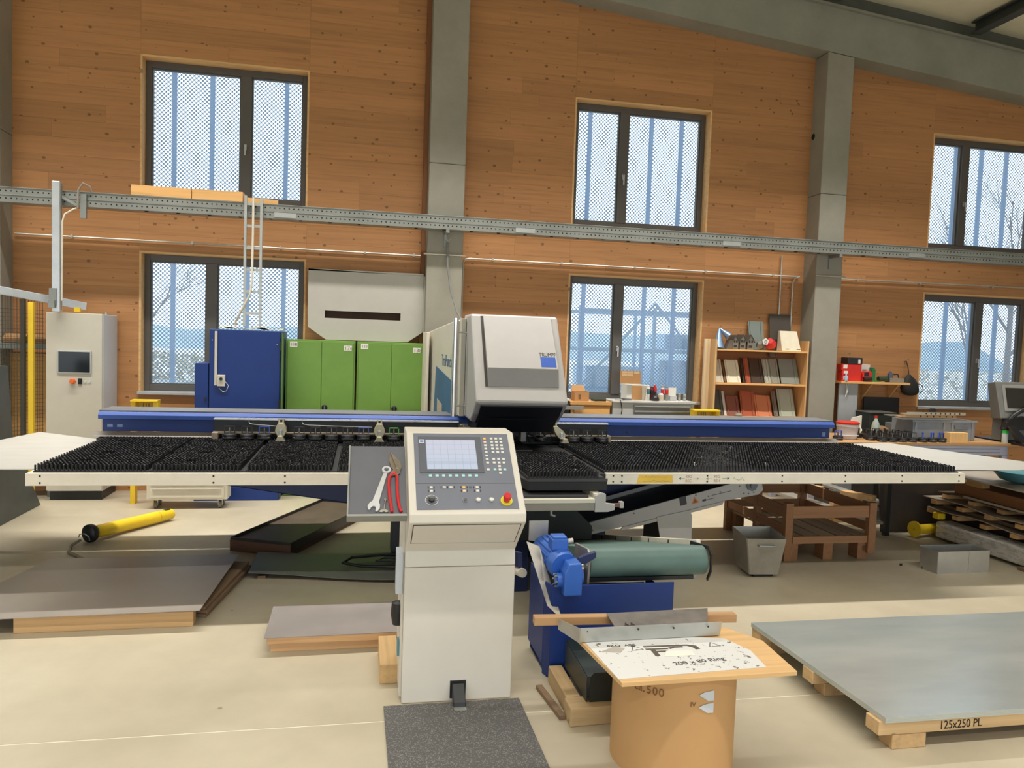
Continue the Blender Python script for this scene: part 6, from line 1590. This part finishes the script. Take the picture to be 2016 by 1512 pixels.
def dodeca(name, x, y, z, r, mat, lb, cat):
    bm = bmesh.new(); phi = (1+5**.5)/2
    pts = [(a, b, c) for a in (-1, 1) for b in (-1, 1) for c in (-1, 1)]
    for a in (-1, 1):
        for b in (-1, 1): pts += [(0, a/phi, b*phi), (a/phi, b*phi, 0), (a*phi, 0, b/phi)]
    R_ = Matrix.Rotation(.5, 3, 'X') @ Matrix.Rotation(.35, 3, 'Z')
    vs = [bm.verts.new(R_ @ Vector(p)*(r/1.732)) for p in pts]
    bmesh.ops.convex_hull(bm, input=vs)
    bmesh.ops.dissolve_limit(bm, angle_limit=.05, verts=bm.verts, edges=bm.edges)
    zmin = min(v.co.z for v in bm.verts)
    me = bpy.data.meshes.new(name); bm.to_mesh(me); bm.free(); me.materials.append(mat)
    ob = bpy.data.objects.new(name, me); COL.objects.link(ob); ob.location = (x, y, z-zmin+.001)
    return props(ob, lb, cat)
dodeca('faceted_ball', 5.39, 9.40, Zt, .085, pm('ball_red', (206, 52, 48), .5), 'red faceted ball on the shelf top', 'ball')
pb_ = dodeca('faceted_ball', 5.255, 9.41, Zt, .065, pm('ball_grey', (128, 124, 116), .5, metal=.3), 'grey faceted ball under the white pentagon', 'ball')
pent = T('pentagon_plate', 'small white pentagon plate with a round hole on the grey ball', 'plate', (5.275, 9.33, Zt+.12))
pg = MB(); pp = [(5.285+.048*math.cos(math.radians(90+72*k)), Zt+.115+.048*math.sin(math.radians(90+72*k))) for k in range(5)]
O('plate', MB().prism(pp, 'y', 9.335, 9.345), M_PLABEL, pent)
O('ring', MB().pipe((5.285, 9.331, Zt+.115), (5.285, 9.335, Zt+.115), .022, .014, 18), M_CANG, pent)

# ------------------------------------------------------------------ wall shelf past the pillar
wsf = T('wall_shelf', 'wooden wall shelf with tool boxes past the pillar', 'shelf', (7.05, 9.5, 1.5))
O('board', MB().box(6.48, 7.56, 9.38, 9.64, 1.505, 1.535), M_SHW, wsf, bev=.003)
O('bracket', MB().prism([(9.42, 1.504), (9.645, 1.504), (9.645, 1.28)], 'x', 6.98, 7.0), M_SHW, wsf)
O('bracket', MB().prism([(9.42, 1.504), (9.645, 1.504), (9.645, 1.28)], 'x', 7.40, 7.42), M_SHW, wsf)
Zs = 1.536
M_REDP = pm('tool_red', (216, 46, 34), .4)
M_GRNP = pm('tool_green', (40, 120, 66), .45)
rb_ = T('red_tool_case', 'tall red tool case with black lid on the wall shelf', 'case', (6.72, 9.52, Zs))
O('body', MB().box(6.61, 6.83, 9.45, 9.6, Zs+.001, Zs+.235), M_REDP, rb_, bev=.006)
O('lid', MB().box(6.605, 6.835, 9.445, 9.605, Zs+.236, Zs+.33), M_CANK, rb_, bev=.006)
O('label', MB().box(6.765, 6.80, 9.443, 9.445, Zs+.25, Zs+.305), M_PLABEL, rb_)
for k, (x0, x1, z0, z1, lb) in enumerate(((6.50, 6.60, 0, .085, 'red and white carton at the bottom by the pillar'), (6.50, 6.595, .087, .155, 'red and white carton in the middle of the small pile'), (6.49, 6.58, .157, .24, 'red and white carton on top of the small pile'))):
    t = T('small_carton', lb, 'box', ((x0+x1)/2, 9.46, Zs+z0))
    O('box', MB().box(x0, x1, 9.41, 9.52, Zs+z0+.001, Zs+z1), M_REDP, t)
    O('label', MB().box(x0+.025, x1-.003, 9.408, 9.41, Zs+z0+.02, Zs+z1-.012), M_PLABEL, t)
O('small_bottle', MB().lathe([(.022, 0), (.024, .003), (.024, .05), (.012, .07), (.01, .10), (.004, .11)], (6.555, 9.395, Zs+.001), 14), pm('bottle_blue_white', (176, 200, 226), .3), None, 'small blue-white squeeze bottle at the shelf edge', 'bottle', smooth=True)
wbx = T('white_case', 'white and grey case behind the red machine on the wall shelf', 'case', (6.92, 9.57, Zs))
O('case', MB().prism([(6.845, Zs+.001), (7.02, Zs+.001), (7.02, Zs+.235), (6.87, Zs+.25), (6.845, Zs+.2)], 'y', 9.53, 9.63), pm('case_white', (212, 206, 196), .5), wbx, bev=.004)
O('latch', MB().box(6.9, 6.96, 9.526, 9.53, Zs+.14, Zs+.17), M_CANG, wbx)
rm = T('power_tool', 'red and black power tool on the wall shelf', 'power tool', (6.9, 9.47, Zs))
O('motor', MB().prism([(6.845, Zs+.001), (6.99, Zs+.001), (6.99, Zs+.125), (6.965, Zs+.15), (6.87, Zs+.14), (6.845, Zs+.10)], 'y', 9.43, 9.52), M_REDP, rm, bev=.012)
O('handle', MB().cyl((6.845, 9.42, Zs+.035), (6.96, 9.41, Zs+.045), .033, .028, n=14), M_CANK, rm, smooth=True)
O('vent', MB().box(6.86, 6.93, 9.427, 9.43, Zs+.08, Zs+.13), M_CANK, rm)
gt = T('green_case', 'green plastic holder standing on the wall shelf', 'holder', (7.03, 9.5, Zs))
O('upright', MB().prism([(7.0, Zs+.001), (7.055, Zs+.001), (7.05, Zs+.17), (7.02, Zs+.20), (7.0, Zs+.20)], 'y', 9.45, 9.52), M_GRNP, gt, bev=.004)
O('foot', MB().box(6.99, 7.1, 9.43, 9.54, Zs+.0005, Zs+.02), M_GRNP, gt)
gg = T('green_grinder', 'dark green hand tool lying on the wall shelf', 'power tool', (7.16, 9.46, Zs))
O('body', MB().cyl((7.105, 9.46, Zs+.04), (7.24, 9.45, Zs+.045), .038, .034, n=16), pm('dark_green_tool', (42, 66, 48), .45), gg, smooth=True)
O('grip', MB().box(7.22, 7.26, 9.43, 9.47, Zs+.001, Zs+.08), M_CANK, gg, bev=.004)
sc_ = T('metal_scale', 'grey metal device with handle and little house on the wall shelf', 'device', (7.38, 9.48, Zs))
O('base', MB().box(7.265, 7.49, 9.42, 9.55, Zs+.001, Zs+.06), pm('device_grey', (140, 134, 122), .5), sc_, bev=.004)
O('handle', MB().tube([(7.34, 9.48, Zs+.06), (7.345, 9.48, Zs+.1), (7.36, 9.48, Zs+.115), (7.43, 9.48, Zs+.11), (7.445, 9.48, Zs+.06)], .008, n=8), M_CANK, sc_, smooth=True)
O('mini_house', MB().prism([(7.285, Zs+.061), (7.34, Zs+.061), (7.34, Zs+.12), (7.312, Zs+.155), (7.285, Zs+.12)], 'y', 9.47, 9.51), pm('house_blue_grey', (92, 98, 116), .5), sc_)
bg_ = T('black_bag', 'black drawstring bag hanging from a wall hook', 'bag', (7.69, 9.55, 1.35))
bagm = MB()
rings = [(1.35, .03, .02), (1.36, .09, .05), (1.40, .135, .07), (1.46, .145, .075), (1.53, .12, .065), (1.59, .08, .045), (1.63, .035, .025), (1.65, .018, .015)]
nb = 18
for z, rx, ry in rings:
    for i in range(nb):
        a = 2*math.pi*i/nb
        bagm.v.append((7.69+(rx+.008*math.sin(3*a+z*30))*math.cos(a)+(1.5-z)*.12, 9.555+ry*math.sin(a), z))
for k in range(len(rings)-1):
    for i in range(nb): bagm.f.append((k*nb+i, k*nb+(i+1) % nb, (k+1)*nb+(i+1) % nb, (k+1)*nb+i)); bagm.m.append(0)
bagm.f += [tuple(range(nb-1, -1, -1)), tuple(range((len(rings)-1)*nb, len(rings)*nb))]; bagm.m += [0, 0]
O('sack', bagm, pm('bag_black', (36, 35, 34), .7, var=.2, vs=12), bg_, smooth=True)
O('cord', MB().tube([(7.67, 9.56, 1.645), (7.665, 9.58, 1.75), (7.66, 9.61, 1.83)], .007, n=6).tube([(7.80, 9.52, 1.52), (7.86, 9.5, 1.49), (7.87, 9.5, 1.43), (7.83, 9.51, 1.39)], .006, n=6), M_CANK, bg_, smooth=True)
O('wall_hook', MB().cyl((7.66, 9.65, 1.835), (7.66, 9.60, 1.84), .008, n=8), M_GALVD, bg_)

# things below the wall shelf
gc = T('grey_board', 'pale grey upright board beside the pillar under the wall shelf', 'board', (6.66, 9.5, 0))
O('board', MB().box(6.50, 6.79, 9.45, 9.47, 0, 1.50), pm('grey_board_paint', (170, 172, 174), .5), gc)
O('hook', MB().cyl((6.62, 9.45, 1.37), (6.62, 9.43, 1.37), .014, n=12), M_CANK, gc)
O('cable_tie', MB().tube([(6.6, 9.44, 1.52), (6.6, 9.42, 1.42), (6.58, 9.42, 1.32), (6.61, 9.42, 1.38), (6.62, 9.43, 1.5)], .005, n=6), M_PLABEL, None, 'thin white cord dangling under the wall shelf', 'cord', smooth=True)
O('white_offcut', MB().prism([(6.42, .852), (6.64, .852), (6.64, 1.09), (6.5, 1.06)], 'y', 9.12, 9.14), M_PLABEL, None, 'white angled piece beside the pillar above the bench', 'piece')
O('black_hardboard', MB().box(6.98, 7.545, 9.56, 9.58, .85, 1.315), pm('panel_black', (26, 26, 28), .5), None, 'flat black panel leaning on the wall under the shelf', 'panel', bev=.003)
kb = T('black_crate', 'black plastic crate under the wall shelf', 'crate', (6.98, 9.3, .85))
O('body', MB().box(6.78, 7.18, 9.15, 9.45, .86, 1.12), pm('crate_black', (48, 52, 50), .5), kb, bev=.006)
O('rim', MB().box(6.77, 7.19, 9.14, 9.46, 1.12, 1.135), pm('crate_rim', (92, 94, 90), .5), kb, bev=.003)

# ------------------------------------------------------------------ workbench on the right
wbn = T('workbench', 'long workbench with wooden top and pale blue aluminium frame on the right', 'workbench', (7.0, 8.5, 0))
ZW = .85
O('top', MB().box(5.30, 8.12, 8.2, 9.15, ZW-.035, ZW), wood('bench_top', (186, 146, 100), 'x', False, .5), wbn, bev=.003)
M_ALU = metal('alu_blue_grey', (196, 200, 222), .4, .06, metallic=.4)
O('front_beam', MB().box(5.32, 8.10, 8.22, 8.26, ZW-.155, ZW-.036), M_ALU, wbn, bev=.004)
for z in (ZW-.075, ZW-.12): O('beam_groove', MB().box(5.33, 7.98, 8.216, 8.22, z-.006, z+.006), pm('groove_dark', (128, 130, 146), .5), wbn)
for x in (5.36, 8.06):
    for y in (8.25, 9.1): O('leg', MB().box(x-.04, x+.04, y-.03, y+.03, 0, ZW-.036 if y > 9 else ZW-.156), M_ALU, wbn, bev=.004)
O('shelf', MB().box(5.4, 8.02, 8.3, 9.1, .45, .48), pm('bench_shelf_dark', (60, 58, 60), .6), wbn)
bk = T('plastic_bucket', 'translucent white bucket with red lid on the workbench', 'bucket', (6.03, 8.55, ZW))
O('body', MB().lathe([(.105, 0), (.11, .004), (.128, .15), (.135, .155), (.135, .185), (.12, .188)], (6.03, 8.55, ZW+.001), 28), pm('bucket_white', (206, 196, 196), .4), bk, smooth=True)
O('lid', MB().lathe([(.137, 0), (.14, .004), (.14, .02), (.125, .028), (.0, .026)], (6.03, 8.55, ZW+.189), 28), M_REDP, bk, 'red bucket lid', smooth=True)
O('print', MB().lathe([(.1295, 0), (.1305, .001), (.1345, .0), (.135, -.001)], (6.03, 8.55, ZW+.05), 28), M_PLABEL, bk)
O('bail', MB().tube([(6.165, 8.53, ZW+.17), (6.175, 8.5, ZW+.15), (6.16, 8.45, ZW+.12), (6.13, 8.42, ZW+.11)], .006, n=6), M_PLABEL, bk, smooth=True)
bt = T('plastic_bottle', 'clear plastic bottle with red cap on the workbench', 'bottle', (6.66, 8.86, ZW))
O('body', MB().lathe([(.044, 0), (.05, .006), (.05, .13), (.042, .17), (.02, .215), (.015, .235)], (6.66, 8.86, ZW+.001), 20), pm('clear_plastic', (176, 186, 176), .15), bt, smooth=True)
O('label', MB().lathe([(.0505, 0), (.0515, .001), (.0515, .07), (.0505, .071)], (6.66, 8.86, ZW+.03), 20), pm('bottle_label', (196, 212, 196), .4), bt, smooth=True)
O('cap', MB().cyl((6.66, 8.86, ZW+.236), (6.66, 8.86, ZW+.265), .018, n=16), M_REDP, bt, smooth=True)
eb = T('euro_crate', 'grey plastic euro crate on the workbench', 'crate', (7.3, 8.6, ZW))
M_EUB = pm('euro_grey', (142, 146, 152), .45)
for a in ((6.85, 7.76, 8.40, 8.415), (6.85, 7.76, 8.785, 8.80), (6.85, 6.865, 8.415, 8.785), (7.745, 7.76, 8.415, 8.785)): O('wall', MB().box(*a, ZW+.001, ZW+.26), M_EUB, eb, bev=.003)
O('rim', MB().box(6.83, 7.78, 8.385, 8.40, ZW+.235, ZW+.265), M_EUB, eb, bev=.004)
for x in (6.87, 7.28, 7.40, 7.7): O('rib', MB().box(x, x+.02, 8.385, 8.40, ZW+.01, ZW+.235), M_EUB, eb)
O('grip', MB().box(7.45, 7.64, 8.383, 8.4, ZW+.15, ZW+.2), pm('euro_grey_dark', (112, 116, 122), .45), eb, bev=.004)
for k, (x0, x1, y0, z, m, lb, holes) in enumerate(((6.66, 7.4, 8.38, 1.118, M_GALVD, 'flat galvanised strip, lowest on the euro crate', 0), (6.7, 7.5, 8.44, 1.140, pm('wood_strip', (196, 152, 104), .6), 'brown perforated strip on the euro crate', 6), (6.76, 7.62, 8.42, 1.178, metal('pale_perforated', (196, 186, 166), .45, .1, metallic=.4), 'pale perforated channel, topmost on the euro crate', 8), (6.64, 7.1, 8.57, 1.142, M_GALV, 'bright galvanised strip jutting left from the euro crate', 0))):
    t = T('perforated_strip', lb, 'strip', ((x0+x1)/2, y0, z))
    O('strip', MB().box(x0, x1, y0, y0+.12, z, z+.012).box(x0, x1, y0-.003, y0, z, z+(.035 if holes else .02)), m, t)
    for i in range(holes): O('hole', MB().cyl((x0+.28+i*.07*(8/holes), y0-.0035, z+.018), (x0+.28+i*.07*(8/holes), y0-.003, z+.018), .011, n=12), M_INK, t)
O('rubber_roller', MB().cyl((7.18, 8.45, 1.226), (7.18, 8.5, 1.226), .035, n=18), M_CANK, None, 'small black wheel standing on the perforated channel', 'wheel', smooth=True)
O('wood_cube', MB().box(7.26, 7.52, 8.24, 8.36, ZW+.001, ZW+.125), wood('end_grain', (226, 182, 122), 'z', True, .6), None, 'pale knotty wood block on the workbench front', 'block', bev=.004)
O('wood_strip', MB().box(7.5, 7.9, 8.26, 8.32, ZW+.001, ZW+.012), M_SHW, None, 'flat wooden lath beside the knotty block', 'lath')
O('grey_tin', MB().box(6.98, 7.2, 8.96, 9.1, ZW+.001, ZW+.16), pm('tin_grey', (134, 136, 130), .5), None, 'grey metal tin behind the tool cassettes', 'tin', bev=.004)
O('brown_bundle', MB().lathe([(.1, 0), (.12, .03), (.1, .09), (.03, .12)], (6.84, 8.99, ZW+.001), 9), pm('bundle_brown', (136, 108, 82), .8, var=.3, vs=15), None, 'brown crumpled bundle behind the bottle', 'bundle')
O('wood_offcut', MB().obox((7.06, 8.88, ZW+.052), (.1, .1, .1), rot_z(.4)), M_BEAMW, None, 'small wood offcut beside the grey crate', 'offcut', bev=.003)
O('paper_scrap', MB().prism([(6.72, 8.62), (6.82, 8.60), (6.80, 8.76), (6.75, 8.78)], 'z', ZW+.001, ZW+.006), M_CABSD, None, 'pale folded sheet piece among the tool cassettes', 'sheet')
G2 = 'tool cassettes on the workbench'
r5 = random.Random(12)
ORD = ('first', 'second', 'third', 'fourth', 'fifth')
spots = [(5.80, 8.40, 'blue', 'tool cassette with blue bracket at the machine end of the workbench'), (5.70, 8.60, 'black', 'black tool cassette left of the bucket on the workbench'), (5.76, 8.80, 'black', 'black tool cassette behind the bucket on the workbench')]
spots += [(6.33+i*.14, 8.285, 'black', 'black tool cassette, ' + ORD[i] + ' from the bucket in the front row on the workbench') for i in range(4)]
spots += [(6.90+i*.135, 8.285, 'blue', 'tool cassette with blue bracket ' + ('nearest the black ones', 'in the middle of three', 'nearest the knotty block')[i] + ' on the workbench front') for i in range(3)]
spots += [(6.27+i*.13, 8.42, 'black', 'black tool cassette, ' + ORD[i] + ' from the bucket in the second row on the workbench') for i in range(5)]
spots += [(6.33+i*.13, 8.55, 'black', 'black tool cassette, ' + ORD[i] + ' from the bucket in the third row on the workbench') for i in range(4)]
spots += [(6.27+i*.13, 8.68, 'black', 'black tool cassette, ' + ORD[i] + ' from the bucket in the back row on the workbench') for i in range(4)]
for i, (x, y, kd, lb) in enumerate(spots):
    cassette(x, y, ZW+.001, kd, lb, G2, r5.uniform(-1.5, 1.5))
# computer terminal at the right edge
tm = T('computer_terminal', 'grey computer terminal on a stand at the right edge', 'terminal', (8.25, 8.35, .85))
M_TM = pm('terminal_grey', (128, 128, 124), .45)
O('housing', MB().hexa([(8.02, 8.28, 1.16), (8.75, 8.20, 1.16), (8.8, 8.42, 1.14), (8.08, 8.5, 1.14), (7.97, 8.36, 1.63), (8.75, 8.28, 1.63), (8.8, 8.46, 1.6), (8.02, 8.54, 1.6)]), M_TM, tm, bev=.012)
tmf = Frame((8.02, 8.275, 1.16), (.73, -.08, 0), (-.03, .08, .47))
O('bezel', MB().rect(tmf, .06, .66, .10, .44, .0, .006), pm('terminal_light', (160, 158, 152), .45), tm, bev=.003)
O('screen', MB().rect(tmf, .10, .62, .14, .40, .006, .009), pm('terminal_screen', (52, 50, 46), .2), tm, 'dark terminal screen')
O('stand', MB().box(8.1, 8.5, 8.35, 8.5, .87, 1.16), pm('terminal_stand', (112, 114, 112), .5), tm, bev=.008)
O('hose', MB().tube([(8.08, 8.25, 1.10), (8.14, 8.22, 1.2), (8.25, 8.2, 1.28), (8.4, 8.18, 1.32)], .028, n=10), M_CANK, tm, smooth=True)
O('side_box', MB().hexa([(8.03, 8.2, 1.02), (8.3, 8.2, 1.02), (8.3, 8.3, 1.02), (8.03, 8.3, 1.02), (8.08, 8.2, 1.16), (8.3, 8.2, 1.2), (8.3, 8.3, 1.2), (8.08, 8.3, 1.16)]), M_CANK, tm)
tt = T('terminal_table', 'black-topped red table under the computer terminal', 'table', (8.5, 8.3, 0))
O('top', MB().box(8.15, 9.3, 7.95, 8.85, .835, .865), M_CANK, tt, bev=.003)
O('front', MB().box(8.16, 9.2, 8.0, 8.02, .3, .834), pm('table_red', (150, 30, 32), .5), tt)
O('edge_strip', MB().box(8.16, 9.3, 7.94, 7.949, .835, .865), M_PLABEL, tt)
for x in (8.2, 9.2): O('leg', MB().box(x-.025, x+.025, 8.7, 8.75, 0, .834), M_CANK, tt)
sp_ = T('spray_can', 'white spray can with bright green cap at the workbench end', 'can', (8.07, 8.25, .85))
O('body', MB().lathe([(.034, 0), (.036, .004), (.036, .12), (.028, .135)], (8.07, 8.25, .851), 20), pm('spray_white', (196, 200, 196), .35), sp_, smooth=True)
O('cap', MB().lathe([(.035, 0), (.036, .004), (.034, .07), (.0, .072)], (8.07, 8.25, .851+.125), 20), pm('spray_green', (66, 210, 90), .4), sp_, 'bright green cap', smooth=True)
pk = T('paddle_holder', 'black angled holder on the terminal table', 'holder', (8.2, 8.12, .866))
O('back', MB().hexa([(8.16, 8.08, .867), (8.3, 8.08, .867), (8.3, 8.17, .867), (8.16, 8.17, .867), (7.99, 8.11, 1.08), (8.06, 8.11, 1.09), (8.06, 8.14, 1.09), (7.99, 8.14, 1.08)]), M_CANK, pk)
O('foot', MB().box(8.155, 8.32, 8.06, 8.19, .8655, .867), pm('holder_brown', (76, 68, 62), .5), pk)
